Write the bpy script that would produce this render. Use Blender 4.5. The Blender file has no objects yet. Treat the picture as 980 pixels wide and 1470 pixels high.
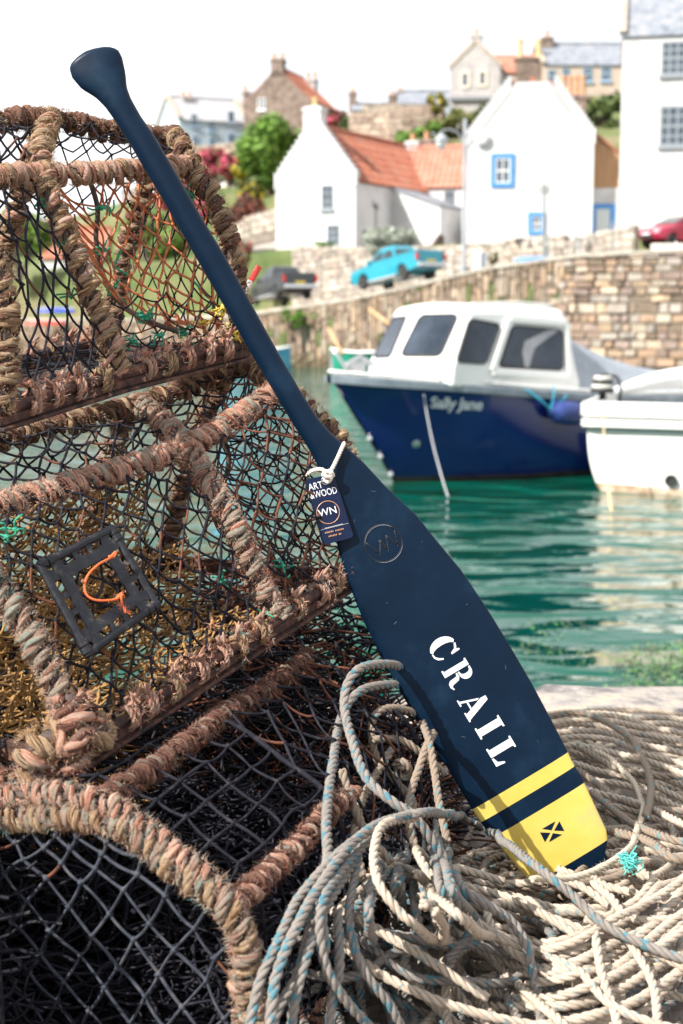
import bpy, math, random
import numpy as np
from mathutils import Vector, Matrix
from mathutils.geometry import tessellate_polygon

random.seed(7)
RNG = np.random.default_rng(7)
scene = bpy.context.scene
col = scene.collection
R = math.radians

# ---------------------------------------------------------------- camera, sky, sun, exposure
FPX, PITCH, CAMZ = 1470 * 50 / 36.0, R(7.945), 2.3
cam_data = bpy.data.cameras.new("camera")
cam = bpy.data.objects.new("camera", cam_data)
col.objects.link(cam)
cam.location = (0, 0, CAMZ)
cam.rotation_euler = (R(90) - PITCH, 0, 0)
cam_data.sensor_fit = 'VERTICAL'
cam_data.sensor_height = 36
cam_data.lens = 50
cam_data.clip_start = 0.05
cam_data.clip_end = 5000
cam_data.dof.use_dof = True
cam_data.dof.focus_distance = 2.36
cam_data.dof.aperture_fstop = 5.2
scene.camera = cam

SUN = Vector((-0.62, -0.42, 0.66)).normalized()
world = bpy.data.worlds.new("World")
scene.world = world
world.use_nodes = True
wn, wl = world.node_tree.nodes, world.node_tree.links
wn.clear()
sky = wn.new('ShaderNodeTexSky')
sky.sky_type = 'NISHITA'
sky.sun_disc = False
sky.sun_elevation = math.asin(SUN.z)
sky.sun_rotation = math.atan2(SUN.x, SUN.y)
sky.air_density = 1.0
sky.dust_density = 2.0
wtc = wn.new('ShaderNodeTexCoord')
wmap = wn.new('ShaderNodeMapping')
wmap.inputs['Scale'].default_value = (1.2, 1.2, 3.6)
wno = wn.new('ShaderNodeTexNoise')
wno.inputs['Scale'].default_value = 1.6
wno.inputs['Detail'].default_value = 7
wno.inputs['Roughness'].default_value = 0.55
wr = wn.new('ShaderNodeValToRGB')
wr.color_ramp.elements[0].position = 0.36
wr.color_ramp.elements[0].color = (0.55, 0.55, 0.55, 1)
wr.color_ramp.elements[1].position = 0.56
wr.color_ramp.elements[1].color = (0.92, 0.92, 0.92, 1)
wmix = wn.new('ShaderNodeMix')
wmix.data_type = 'RGBA'
wmix.inputs['B'].default_value = (9.6, 9.7, 9.9, 1)
wbg = wn.new('ShaderNodeBackground')
wbg.inputs['Strength'].default_value = 0.08
wout = wn.new('ShaderNodeOutputWorld')
wl.new(wtc.outputs['Generated'], wmap.inputs['Vector'])
wl.new(wmap.outputs['Vector'], wno.inputs['Vector'])
wl.new(wno.outputs['Fac'], wr.inputs['Fac'])
wl.new(wr.outputs['Color'], wmix.inputs['Factor'])
wl.new(sky.outputs['Color'], wmix.inputs['A'])
wl.new(wmix.outputs['Result'], wbg.inputs['Color'])
wl.new(wbg.outputs['Background'], wout.inputs['Surface'])

sun_data = bpy.data.lights.new("sun", 'SUN')
sun_data.energy = 5.0
sun_data.angle = R(0.53)
sun_data.color = (1.0, 0.95, 0.87)
sun = bpy.data.objects.new("sun", sun_data)
col.objects.link(sun)
sun.location = (-20, -30, 50)
sun.rotation_euler = SUN.to_track_quat('Z', 'Y').to_euler()

scene.view_settings.view_transform = 'Standard'
scene.view_settings.look = 'None'
scene.view_settings.exposure = 0.90
scene.view_settings.gamma = 1.0
scene.view_settings.use_curve_mapping = False
scene.render.engine = 'CYCLES'
scene.cycles.use_denoising = True
scene.cycles.max_bounces = 6
scene.cycles.transparent_max_bounces = 8
scene.cycles.caustics_reflective = False
scene.cycles.caustics_refractive = False

# ---------------------------------------------------------------- pixels of the photograph to points in the place
CF = Vector((0, math.cos(PITCH), -math.sin(PITCH)))
CU = Vector((0, math.sin(PITCH), math.cos(PITCH)))
CX = Vector((1, 0, 0))
CAM = Vector((0, 0, CAMZ))

def ray(px, py):
    return CF + CX * ((px - 490) / FPX) + CU * ((735 - py) / FPX)

def at(px, py, Y):
    r = ray(px, py)
    return CAM + r * (Y / r.y)

def atz(px, py, z):
    r = ray(px, py)
    return CAM + r * ((z - CAMZ) / r.z)

def atplane(px, py, P, n):
    r = ray(px, py)
    return CAM + r * ((P - CAM).dot(n) / r.dot(n))

# ---------------------------------------------------------------- materials
MATS = {}

def rgb(c):
    return (c[0], c[1], c[2], 1.0)

def mat(name, c1, c2=None, c3=None, scale=6.0, rough=0.6, rough2=None, bump=0.0, bscale=None, bdist=0.01,
        metal=0.0, spec=0.5, attr=None, rp=None, stretch=None, detail=6.0, lo=0.35, hi=0.65, coat=0.0, sheen=0.0):
    """noise-blended procedural material; attr = name of a colour attribute that tints it"""
    if name in MATS:
        return MATS[name]
    m = bpy.data.materials.new(name)
    m.use_nodes = True
    nt = m.node_tree
    N, L = nt.nodes, nt.links
    b = N['Principled BSDF']
    b.inputs['Roughness'].default_value = rough
    b.inputs['Metallic'].default_value = metal
    b.inputs['Specular IOR Level'].default_value = spec
    b.inputs['Coat Weight'].default_value = coat
    b.inputs['Sheen Weight'].default_value = sheen
    if rp:
        co = N.new('ShaderNodeAttribute'); co.attribute_name = 'rp'; src = co.outputs['Vector']
    else:
        co = N.new('ShaderNodeTexCoord'); src = co.outputs['Object']
    if stretch:
        mp = N.new('ShaderNodeMapping'); mp.inputs['Scale'].default_value = stretch
        L.new(src, mp.inputs['Vector']); src = mp.outputs['Vector']
    no = N.new('ShaderNodeTexNoise')
    no.inputs['Scale'].default_value = scale
    no.inputs['Detail'].default_value = detail
    no.inputs['Roughness'].default_value = 0.6
    L.new(src, no.inputs['Vector'])
    rm = N.new('ShaderNodeValToRGB')
    e = rm.color_ramp.elements
    e[0].position, e[1].position = lo, hi
    c2 = c2 or c1
    e[0].color, e[1].color = rgb(c1), rgb(c3 or c2)
    if c3:
        k = e.new((lo + hi) / 2); k.color = rgb(c2)
    L.new(no.outputs['Fac'], rm.inputs['Fac'])
    outc = rm.outputs['Color']
    if attr:
        at_ = N.new('ShaderNodeAttribute'); at_.attribute_name = attr
        mx = N.new('ShaderNodeMix'); mx.data_type = 'RGBA'; mx.blend_type = 'MULTIPLY'
        mx.inputs['Factor'].default_value = 1.0
        L.new(outc, mx.inputs['A']); L.new(at_.outputs['Color'], mx.inputs['B'])
        outc = mx.outputs['Result']
    L.new(outc, b.inputs['Base Color'])
    if rough2 is not None:
        mr = N.new('ShaderNodeMapRange')
        mr.inputs['From Min'].default_value = lo; mr.inputs['From Max'].default_value = hi
        mr.inputs['To Min'].default_value = rough; mr.inputs['To Max'].default_value = rough2
        L.new(no.outputs['Fac'], mr.inputs['Value']); L.new(mr.outputs['Result'], b.inputs['Roughness'])
    if bump:
        nb = N.new('ShaderNodeTexNoise')
        nb.inputs['Scale'].default_value = bscale or scale * 4
        nb.inputs['Detail'].default_value = 5
        L.new(src, nb.inputs['Vector'])
        bp = N.new('ShaderNodeBump')
        bp.inputs['Strength'].default_value = bump
        bp.inputs['Distance'].default_value = bdist
        L.new(nb.outputs['Fac'], bp.inputs['Height'])
        L.new(bp.outputs['Normal'], b.inputs['Normal'])
    MATS[name] = m
    return m

# ---------------------------------------------------------------- mesh builder
class MB:
    def __init__(self):
        self.V, self.F, self.n = [], [], 0
        self.C, self.RP = [], []
        self.hasC = self.hasRP = False

    def add(self, v, faces, mi=0, c=None, rp=None):
        v = np.asarray(v, dtype=np.float64).reshape(-1, 3)
        k = len(v)
        self.V.append(v)
        if len(faces):
            if isinstance(faces, np.ndarray):
                self.F.append((faces.astype(np.int64) + self.n, mi))
            else:
                by = {}
                for f in faces:
                    by.setdefault(len(f), []).append(f)
                for fs in by.values():
                    self.F.append((np.array(fs, dtype=np.int64) + self.n, mi))
        if c is None:
            self.C.append(np.ones((k, 3)))
        else:
            self.hasC = True
            self.C.append(np.broadcast_to(np.asarray(c, dtype=np.float64), (k, 3)))
        if rp is None:
            self.RP.append(np.zeros((k, 3)))
        else:
            self.hasRP = True
            self.RP.append(np.broadcast_to(np.asarray(rp, dtype=np.float64), (k, 3)))
        self.n += k

    # -- shapes
    def hexa(self, p, mi=0, c=None):
        """8 corners: bottom four (ccw seen from above) then the top four"""
        self.add([tuple(q) for q in p], [(3, 2, 1, 0), (4, 5, 6, 7), (0, 1, 5, 4), (1, 2, 6, 5), (2, 3, 7, 6), (3, 0, 4, 7)], mi, c)

    def box(self, lo, hi, mi=0, c=None, M=None):
        (a, b, d), (e, f, g) = lo, hi
        p = [(a, b, d), (e, b, d), (e, f, d), (a, f, d), (a, b, g), (e, b, g), (e, f, g), (a, f, g)]
        if M is not None:
            p = [tuple(M @ Vector(q)) for q in p]
        self.hexa(p, mi, c)

    def bar(self, p, q, w, h, up=(0, 0, 1), mi=0, c=None):
        p, q, up = Vector(p), Vector(q), Vector(up)
        d = (q - p).normalized()
        s = d.cross(up).normalized() * (w / 2)
        u = s.cross(d).normalized() * (h / 2)
        self.hexa([p - s - u, p + s - u, q + s - u, q - s - u, p - s + u, p + s + u, q + s + u, q - s + u], mi, c)

    def prism(self, pts, off, mi=0, c=None, mi_side=None):
        """planar polygon pts (3-D) extruded by vector off"""
        pts = [Vector(p) for p in pts]
        off = Vector(off)
        n = len(pts)
        v = [tuple(p) for p in pts] + [tuple(p + off) for p in pts]
        tri = tessellate_polygon([pts])
        nrm = Vector((0, 0, 0))
        for i in range(n):
            nrm += pts[i].cross(pts[(i + 1) % n])
        flip = nrm.dot(off) > 0
        f = []
        for t in tri:
            a = (pts[t[1]] - pts[t[0]]).cross(pts[t[2]] - pts[t[0]])
            t = tuple(t) if a.dot(off) < 0 else (t[0], t[2], t[1])
            f.append(t)
            f.append(tuple(i + n for i in (t[0], t[2], t[1])))
        s = []
        for i in range(n):
            j = (i + 1) % n
            s.append((i, j, j + n, i + n) if flip else (i, i + n, j + n, j))
        if mi_side is None or mi_side == mi:
            self.add(v, f + s, mi, c)
        else:
            self.add(v, f, mi, c)
            self.add(v, s, mi_side, c)

    def tube(self, P, r, ns=6, mi=0, c=None, cap=True, rp=None, u0=0.0, closed=False):
        P = np.asarray([tuple(p) for p in P], dtype=np.float64) if not isinstance(P, np.ndarray) else P
        m = len(P)
        T, Nn, Bn = frames(P)
        r = np.broadcast_to(np.asarray(r, dtype=np.float64), (m,))
        a = np.arange(ns) * 2 * math.pi / ns
        ring = (np.cos(a)[None, :, None] * Nn[:, None, :] + np.sin(a)[None, :, None] * Bn[:, None, :]) * r[:, None, None]
        v = (P[:, None, :] + ring).reshape(-1, 3)
        i = np.arange(m - 1)[:, None] * ns
        j = np.arange(ns)[None, :]
        j2 = (j + 1) % ns
        f = np.stack([i + j, i + j2, i + ns + j2, i + ns + j], axis=-1).reshape(-1, 4)
        rpv = None
        if rp is not None:
            s = np.concatenate([[0], np.cumsum(np.linalg.norm(np.diff(P, axis=0), axis=1))]) + u0
            rpv = np.zeros((m, ns, 3))
            rpv[:, :, 0] = s[:, None]
            rpv[:, :, 1] = rp
            rpv[:, :, 2] = (np.cos(a) * 0.004)[None, :]
            rpv = rpv.reshape(-1, 3)
        if c is not None:
            c = np.asarray(c, dtype=np.float64)
            if c.ndim == 2 and len(c) == m:
                c = np.repeat(c, ns, axis=0)
        self.add(v, f, mi, c, rpv)
        if cap and not closed:
            n0 = self.n - m * ns
            self.F.append((np.array([[n0 + k for k in range(ns)][::-1]]), mi))
            self.F.append((np.array([[n0 + (m - 1) * ns + k for k in range(ns)]]), mi))

    def loft(self, rings, mi=0, c=None, closed_ring=True, cap=True, mis=None):
        m, ns = len(rings), len(rings[0])
        v = [tuple(p) for rg in rings for p in rg]
        base = self.n
        self.add(v, [], mi, c)
        for i in range(m - 1):
            f = []
            for j in range(ns if closed_ring else ns - 1):
                k = (j + 1) % ns
                f.append((base + i * ns + j, base + i * ns + k, base + (i + 1) * ns + k, base + (i + 1) * ns + j))
            self.F.append((np.array(f), mis[i] if mis else mi))
        if cap and closed_ring:
            self.F.append((np.array([[base + k for k in range(ns)][::-1]]), mis[0] if mis else mi))
            self.F.append((np.array([[base + (m - 1) * ns + k for k in range(ns)]]), mis[-1] if mis else mi))

    def lathe(self, prof, base, axis=(0, 0, 1), ns=16, mi=0, c=None, xs=1.0):
        axis = Vector(axis).normalized()
        t = axis.orthogonal().normalized()
        b = axis.cross(t)
        base = Vector(base)
        rings = []
        for rr, h in prof:
            rings.append([base + axis * h + (t * math.cos(2 * math.pi * k / ns) + b * math.sin(2 * math.pi * k / ns)) * max(rr, 1e-4) for k in range(ns)])
        self.loft(rings, mi, c)

    def grid(self, P, mi=0, c=None):
        """P[i][j] points, one sheet"""
        P = np.asarray(P, dtype=np.float64)
        m, k = P.shape[:2]
        i = np.arange(m - 1)[:, None] * k
        j = np.arange(k - 1)[None, :]
        f = np.stack([i + j, i + j + 1, i + k + j + 1, i + k + j], axis=-1).reshape(-1, 4)
        if c is not None:
            c = np.asarray(c).reshape(-1, 3)
        self.add(P.reshape(-1, 3), f, mi, c)

    def build(self, name, mats, parent=None, smooth=False, angle=None, bevel=0.0):
        me = bpy.data.meshes.new(name)
        V = np.concatenate(self.V) if self.V else np.zeros((0, 3))
        loops = np.concatenate([f.reshape(-1) for f, _ in self.F])
        tot = np.concatenate([np.full(len(f), f.shape[1]) for f, _ in self.F])
        mis = np.concatenate([np.full(len(f), mi) for f, mi in self.F])
        org = Vector((0, 0, 0))
        me.vertices.add(len(V))
        me.vertices.foreach_set("co", V.astype(np.float32).reshape(-1))
        me.loops.add(len(loops))
        me.loops.foreach_set("vertex_index", loops.astype(np.int32))
        me.polygons.add(len(tot))
        me.polygons.foreach_set("loop_start", np.concatenate([[0], np.cumsum(tot)[:-1]]).astype(np.int32))
        me.polygons.foreach_set("material_index", mis.astype(np.int32))
        me.polygons.foreach_set("use_smooth", np.full(len(tot), bool(smooth), dtype=bool))
        if self.hasC:
            a = me.color_attributes.new("Col", 'FLOAT_COLOR', 'POINT')
            C = np.concatenate(self.C)
            a.data.foreach_set("color", np.concatenate([C, np.ones((len(C), 1))], axis=1).astype(np.float32).reshape(-1))
        if self.hasRP:
            a = me.attributes.new("rp", 'FLOAT_VECTOR', 'POINT')
            a.data.foreach_set("vector", np.concatenate(self.RP).astype(np.float32).reshape(-1))
        me.update(calc_edges=True)
        me.validate()
        if angle:
            me.set_sharp_from_angle(angle=R(angle))
        for m in (mats if isinstance(mats, (list, tuple)) else [mats]):
            me.materials.append(m)
        o = bpy.data.objects.new(name, me)
        col.objects.link(o)
        if parent is not None:
            o.parent = parent
            o.matrix_parent_inverse = mw(parent).inverted()
        if bevel:
            bv = o.modifiers.new("bevel", 'BEVEL'); bv.width = bevel; bv.segments = 2; bv.limit_method = 'ANGLE'
        return o

def mw(o):
    m = o.matrix_basis.copy()
    if o.parent is not None:
        m = mw(o.parent) @ o.matrix_parent_inverse @ m
    return m

def frames(P):
    T = np.gradient(P, axis=0)
    T /= np.linalg.norm(T, axis=1)[:, None] + 1e-12
    m = len(P)
    N = np.zeros_like(P)
    a = np.array([0, 0, 1.0]) if abs(T[0, 2]) < 0.9 else np.array([1.0, 0, 0])
    n = np.cross(T[0], a); n /= np.linalg.norm(n)
    N[0] = n
    for i in range(1, m):
        n = N[i - 1] - T[i] * np.dot(N[i - 1], T[i])
        n /= np.linalg.norm(n) + 1e-12
        N[i] = n
    return T, N, np.cross(T, N)

def spline(pts, step, closed=False):
    """centripetal-ish Catmull-Rom through pts, evenly resampled"""
    P = np.array([tuple(p) for p in pts], dtype=np.float64)
    if closed:
        Q = np.vstack([P[-1], P, P[0], P[1]])
    else:
        Q = np.vstack([2 * P[0] - P[1], P, 2 * P[-1] - P[-2]])
    out = []
    for i in range(1, len(Q) - 2):
        p0, p1, p2, p3 = Q[i - 1], Q[i], Q[i + 1], Q[i + 2]
        t = np.linspace(0, 1, 24, endpoint=False)[:, None]
        out.append(0.5 * ((2 * p1) + (-p0 + p2) * t + (2 * p0 - 5 * p1 + 4 * p2 - p3) * t ** 2 + (-p0 + 3 * p1 - 3 * p2 + p3) * t ** 3))
    out.append(Q[-2][None, :])
    D = np.vstack(out)
    s = np.concatenate([[0], np.cumsum(np.linalg.norm(np.diff(D, axis=0), axis=1))])
    k = max(2, int(s[-1] / step) + 1)
    si = np.linspace(0, s[-1], k)
    return np.stack([np.interp(si, s, D[:, a]) for a in range(3)], axis=1)

def tag(o, label=None, cat=None, group=None, kind=None):
    if label: o["label"] = label
    if cat: o["category"] = cat
    if group: o["group"] = group
    if kind: o["kind"] = kind
    return o

def thing(name, label, cat, loc=(0, 0, 0), group=None):
    o = bpy.data.objects.new(name, None)
    o.empty_display_size = 0.1
    col.objects.link(o)
    o.location = loc
    return tag(o, label, cat, group)

def copy_tree(o, parent=None):
    c = o.copy()
    col.objects.link(c)
    if parent is not None:
        mi = o.matrix_parent_inverse.copy()
        c.parent = parent
        c.matrix_parent_inverse = mi
    for ch in o.children:
        copy_tree(ch, c)
    return c

def text_polys(s, size=1.0, shear=0.0, spacing=1.0, offset=0.0):
    cu = bpy.data.curves.new("lettering_source", 'FONT')
    cu.body = s; cu.size = size; cu.shear = shear; cu.space_character = spacing
    cu.resolution_u = 3; cu.offset = offset
    o = bpy.data.objects.new("lettering_source", cu)
    col.objects.link(o)
    dg = bpy.context.evaluated_depsgraph_get()
    dg.update()
    me = bpy.data.meshes.new_from_object(o.evaluated_get(dg))
    v = np.array([tuple(q.co) for q in me.vertices])
    f = [tuple(p.vertices) for p in me.polygons]
    bpy.data.objects.remove(o)
    bpy.data.curves.remove(cu)
    bpy.data.meshes.remove(me)
    return v, f

def rope(mb, P, r, pitch=None, ns=6, mi=0, strands=3, seed=0.0, c=None):
    """laid rope of three twisted strands along an evenly sampled centre line"""
    pitch = pitch or r * 7
    T, N, B = frames(P)
    s = np.concatenate([[0], np.cumsum(np.linalg.norm(np.diff(P, axis=0), axis=1))])
    rs = r * 0.525
    for k in range(strands):
        ph = 2 * math.pi * (s / pitch + k / strands) + seed
        Q = P + (N * np.cos(ph)[:, None] + B * np.sin(ph)[:, None]) * (r - rs) * 1.02
        mb.tube(Q, rs, ns, mi, c=c, rp=seed * 3.7 + k * 0.31, u0=seed * 5.1)
# ================================================================ THE SETTING AND THE BACKGROUND
# harbour wall line: px 400 at the left, px 980 at the right
W0 = Vector((-2.76, 62.6, 0)); WD = Vector((15.3, -10.4, 0)).normalized(); WN_ = Vector((-WD.y, WD.x, 0))   # WN_ points inland
def wall_t(px):
    k = (px - 490) / FPX
    return (k * W0.y - W0.x) / (WD.x - k * WD.y)
def wl(t, s=0.0, z=0.0):
    p = W0 + WD * t + WN_ * s
    return Vector((p.x, p.y, z))
_tz = []
for px, py in ((330, 452), (375, 447), (503, 428), (577, 413), (636, 398), (700, 384), (830, 366), (980, 359)):
    t = wall_t(px); _tz.append((t, CAMZ + (450 - py) / FPX * wl(t).y))
_tz = [(-60, 2.0), (-8, 2.1)] + _tz + [(45, _tz[-1][1] + 0.5)]
def wall_top(t): return float(np.interp(t, [a for a, _ in _tz], [b for _, b in _tz]))
TERR = 5.45                                                          # level of the cottages' ground
def terrace(t): return float(np.interp(t, [-60, -14, -6, 60], [4.0, 4.6, TERR, TERR]))
S_UP = 6.6                                                           # road width to the rubble wall
def ground_z(t, s):
    r = wall_top(t) - 0.12
    T = terrace(t)
    if s <= S_UP + 0.35: return r
    if s < S_UP + 0.9: return r + (T - r) * (s - S_UP - 0.35) / 0.55
    if s < 8: return T
    if s < 17 and t > -6: return T
    hill = float(np.interp(s, [17, 22, 26, 36, 60, 400], [0, 4.4, 6.9, 10.7, 12.0, 14.0]))
    hl = float(np.interp(s, [8, 12, 13.5, 15.3, 18, 24, 30, 45, 400], [0, 0.9, 2.2, 4.1, 5.2, 7.0, 8.6, 10.0, 12.0]))
    m = float(np.interp(t, [-9.5, -6.0], [1, 0]))
    k = float(np.interp(t, [-110, -55, -34, -22, 60, 120], [0.1, 0.3, 0.7, 1.0, 1.0, 0.6]))
    return T + (hill * (1 - m) + hl * m) * k + 0.2 * math.sin(t * 0.6 + s * 0.3) * min(1, max(0, (s - 17) / 10))

def setting():
    # bed under the water, out to the horizon
    mb = MB(); mb.grid([[(-3000, -600, -4.0), (-3000, 5000, -4.0)], [(3000, -600, -4.0), (3000, 5000, -4.0)]])
    tag(mb.build('harbour_bed', mat('bed_mud', (0.06, 0.07, 0.05), (0.12, 0.12, 0.09), scale=0.5, rough=0.9)), kind='structure')
    # land: one sheet behind the harbour wall
    ts = np.concatenate([np.linspace(-900, -120, 8), np.linspace(-100, 100, 161), np.linspace(120, 900, 8)])
    ss = np.concatenate([[0.0, 0.5, 2, 4, 6, 6.9, 7.1, 7.4, 7.6], np.linspace(8, 60, 42), [70, 90, 140, 250, 600, 2000]])
    P = [[tuple(wl(t, s, ground_z(t, s))) for s in ss] for t in ts]
    mb = MB(); mb.grid(P)
    tag(mb.build('hillside', mat('hill_grass', (0.045, 0.075, 0.018), (0.10, 0.13, 0.04), (0.17, 0.15, 0.08), scale=0.35, rough=0.95, bump=0.6, bscale=4, bdist=0.1), smooth=True), kind='structure')
    # road surface on the ramp, and the paved ground before the cottages
    mb = MB()
    ts2 = np.linspace(-60, 60, 121)
    mb.grid([[tuple(wl(t, s, ground_z(t, s) + 0.02)) for s in (0.5, 2, 4, 6.3)] for t in ts2])
    tag(mb.build('ramp_road', mat('road_asphalt', (0.20, 0.18, 0.165), (0.32, 0.29, 0.26), scale=1.5, rough=0.95, bump=0.3, bscale=40), smooth=True), kind='structure')
    mb = MB()
    mb.grid([[tuple(wl(t, s, ground_z(t, s) + 0.02)) for s in (8.1, 11, 14, 16.5)] for t in np.linspace(-12, 60, 73)])
    tag(mb.build('terrace_paving', mat('paving', (0.30, 0.27, 0.24), (0.40, 0.37, 0.33), scale=2, rough=0.95), smooth=True), kind='structure')
    # water
    m = bpy.data.materials.new('harbour_water'); m.use_nodes = True
    nt = m.node_tree; N, L = nt.nodes, nt.links
    b = N['Principled BSDF']
    b.inputs['Base Color'].default_value = (0.0, 0.064, 0.041, 1)
    b.inputs['Roughness'].default_value = 0.03
    b.inputs['IOR'].default_value = 1.33
    b.inputs['Specular IOR Level'].default_value = 1.0
    co = N.new('ShaderNodeTexCoord')
    def noise(scale, detail, sx, sy, rot=0.0):
        mp = N.new('ShaderNodeMapping'); mp.inputs['Scale'].default_value = (sx, sy, 1); mp.inputs['Rotation'].default_value = (0, 0, rot)
        L.new(co.outputs['Object'], mp.inputs['Vector'])
        n = N.new('ShaderNodeTexNoise'); n.inputs['Scale'].default_value = scale; n.inputs['Detail'].default_value = detail
        n.inputs['Roughness'].default_value = 0.45; n.inputs['Distortion'].default_value = 0.6
        L.new(mp.outputs['Vector'], n.inputs['Vector'])
        return n
    n1 = noise(1.35, 1.2, 0.62, 1.25, 0.10); n2 = noise(4.2, 1.5, 0.7, 1.3, -0.2)
    ad = N.new('ShaderNodeMath'); ad.operation = 'MULTIPLY_ADD'; ad.inputs[1].default_value = 0.10
    L.new(n2.outputs['Fac'], ad.inputs[0]); L.new(n1.outputs['Fac'], ad.inputs[2])
    bp = N.new('ShaderNodeBump'); bp.inputs['Strength'].default_value = 1.0; bp.inputs['Distance'].default_value = 0.26
    L.new(ad.outputs['Value'], bp.inputs['Height']); L.new(bp.outputs['Normal'], b.inputs['Normal'])
    mb = MB(); mb.grid([[(-3000, 3.4, 0), (-3000, 5000, 0)], [(3000, 3.4, 0), (3000, 5000, 0)]])
    tag(mb.build('harbour_water', m), kind='structure')
setting()

# ---------------------------------------------------------------- stone walls built of separate blocks
STONE = mat('wall_stone', (0.62, 0.62, 0.62), (1, 1, 1), (0.85, 0.80, 0.76), scale=1.6, rough=0.92, attr='Col', bump=0.7, bscale=9, bdist=0.04)
MORTAR = mat('wall_mortar', (0.16, 0.135, 0.11), (0.27, 0.23, 0.19), scale=2, rough=0.95)
PAL = [(0.38, 0.26, 0.18), (0.45, 0.33, 0.23), (0.30, 0.22, 0.17), (0.42, 0.36, 0.29), (0.24, 0.17, 0.13), (0.37, 0.32, 0.28), (0.49, 0.39, 0.30), (0.29, 0.22, 0.19), (0.20, 0.15, 0.11)]
def block(mb, o, du, dz, dn, w, h, d, c, rng):
    """one rounded-off stone: front face inset"""
    j = lambda k: rng.normal(0, k)
    f = rng.uniform(0.05, 0.12) * min(w, h)
    p = []
    for (u, v, n) in ((0, 0, 0), (w, 0, 0), (w, h, 0), (0, h, 0)):
        p.append(o + du * u + dz * v)
    q = [o + du * (f + j(.012)) + dz * (f + j(.012)) - dn * (d + j(.012)), o + du * (w - f + j(.012)) + dz * (f + j(.012)) - dn * (d + j(.012)),
         o + du * (w - f + j(.012)) + dz * (h - f + j(.012)) - dn * (d + j(.012)), o + du * (f + j(.012)) + dz * (h - f + j(.012)) - dn * (d + j(.012))]
    mb.add([tuple(x) for x in p + q], [(4, 5, 6, 7), (0, 1, 5, 4), (1, 2, 6, 5), (2, 3, 7, 6), (3, 0, 4, 7)], 0, c)

def harbour_wall():
    root = thing('harbour_wall', 'tall sandstone harbour wall with upright stones at the left and squared blocks right', 'wall', wl(8, 0, 0))
    rng = np.random.default_rng(11)
    tsplit = wall_t(800)
    dz = Vector((0, 0, 1))
    # core
    mb = MB()
    tt = np.linspace(-45, 45, 91)
    for a, b in zip(tt[:-1], tt[1:]):
        za, zb = wall_top(a) - 0.05, wall_top(b) - 0.05
        A, B_ = wl(a, 0.03), wl(b, 0.03); A2_, B2_ = wl(a, 0.55), wl(b, 0.55)
        v = lambda p, z: Vector((p.x, p.y, z))
        mb.hexa([v(A, -4), v(B_, -4), v(B2_, -4), v(A2_, -4), v(A, za), v(B_, zb), v(B2_, zb), v(A2_, za)])
    mb.build('wall_core', MORTAR, root)
    mb = MB()
    # upright rubble, left of the split
    t = -32.0
    while t < tsplit:
        w = rng.uniform(0.14, 0.32)
        z = -0.6
        top = wall_top(t) - 0.10
        while z < top - 0.05:
            h = rng.uniform(0.28, 0.85) if z > 0.25 else rng.uniform(0.22, 0.45)
            h = min(h, top - z)
            c = (np.array(PAL[rng.integers(len(PAL))]) * 0.6 + np.array((0.40, 0.30, 0.21)) * 0.4) * rng.uniform(0.72, 1.15)
            if z < 0.35: c = c * 0.55 * np.array((0.9, 0.95, 0.8))      # tide line
            elif rng.random() < 0.06: c = np.array((0.14, 0.17, 0.06))   # weed and moss in the joints
            block(mb, wl(t + 0.012 + rng.normal(0, .012), 0.03) + dz * z, WD, dz, WN_, w - rng.uniform(0.015, 0.05), h - rng.uniform(0.02, 0.05), rng.uniform(0.05, 0.14), c, rng)
            z += h
        t += w
    # coursed blocks on the right
    z = -0.6
    while z < 5.4:
        h = rng.uniform(0.22, 0.42)
        t = tsplit + rng.uniform(-1.3, 0.2)
        while t < 34:
            w = rng.uniform(0.28, 0.85)
            top = wall_top(t + w / 2) - 0.1
            if z < top - 0.1:
                hh = min(h, top - z)
                c = np.array(PAL[rng.integers(len(PAL))]) * rng.uniform(0.85, 1.25)
                if z < 0.3: c = c * 0.5
                block(mb, wl(t + 0.015, 0.03) + dz * (z + rng.normal(0, .012)), WD, dz, WN_, w - rng.uniform(0.02, 0.06), hh - rng.uniform(0.02, 0.06), rng.uniform(0.04, 0.17), c, rng)
            t += w
        z += h
    mb.build('wall_face', STONE, root)
    # coping stones
    mb = MB()
    t = -32.0
    while t < 40:
        w = rng.uniform(0.5, 1.2)
        za, zb = wall_top(t), wall_top(t + w - 0.02)
        c = np.array((0.47, 0.42, 0.36)) * rng.uniform(0.85, 1.15)
        A, B_, A2_, B2_ = wl(t, -0.10), wl(t + w - 0.02, -0.10), wl(t, 0.62), wl(t + w - 0.02, 0.62)
        v = lambda p, z: Vector((p.x, p.y, z))
        k = rng.uniform(-0.03, 0.05)
        mb.hexa([v(A, za - .12), v(B_, zb - .12), v(B2_, zb - .12), v(A2_, za - .12), v(A, za + k), v(B_, zb + k), v(B2_, zb + k), v(A2_, za + k)], 0, c)
        t += w
    mb.build('coping', STONE, root)
harbour_wall()

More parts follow.
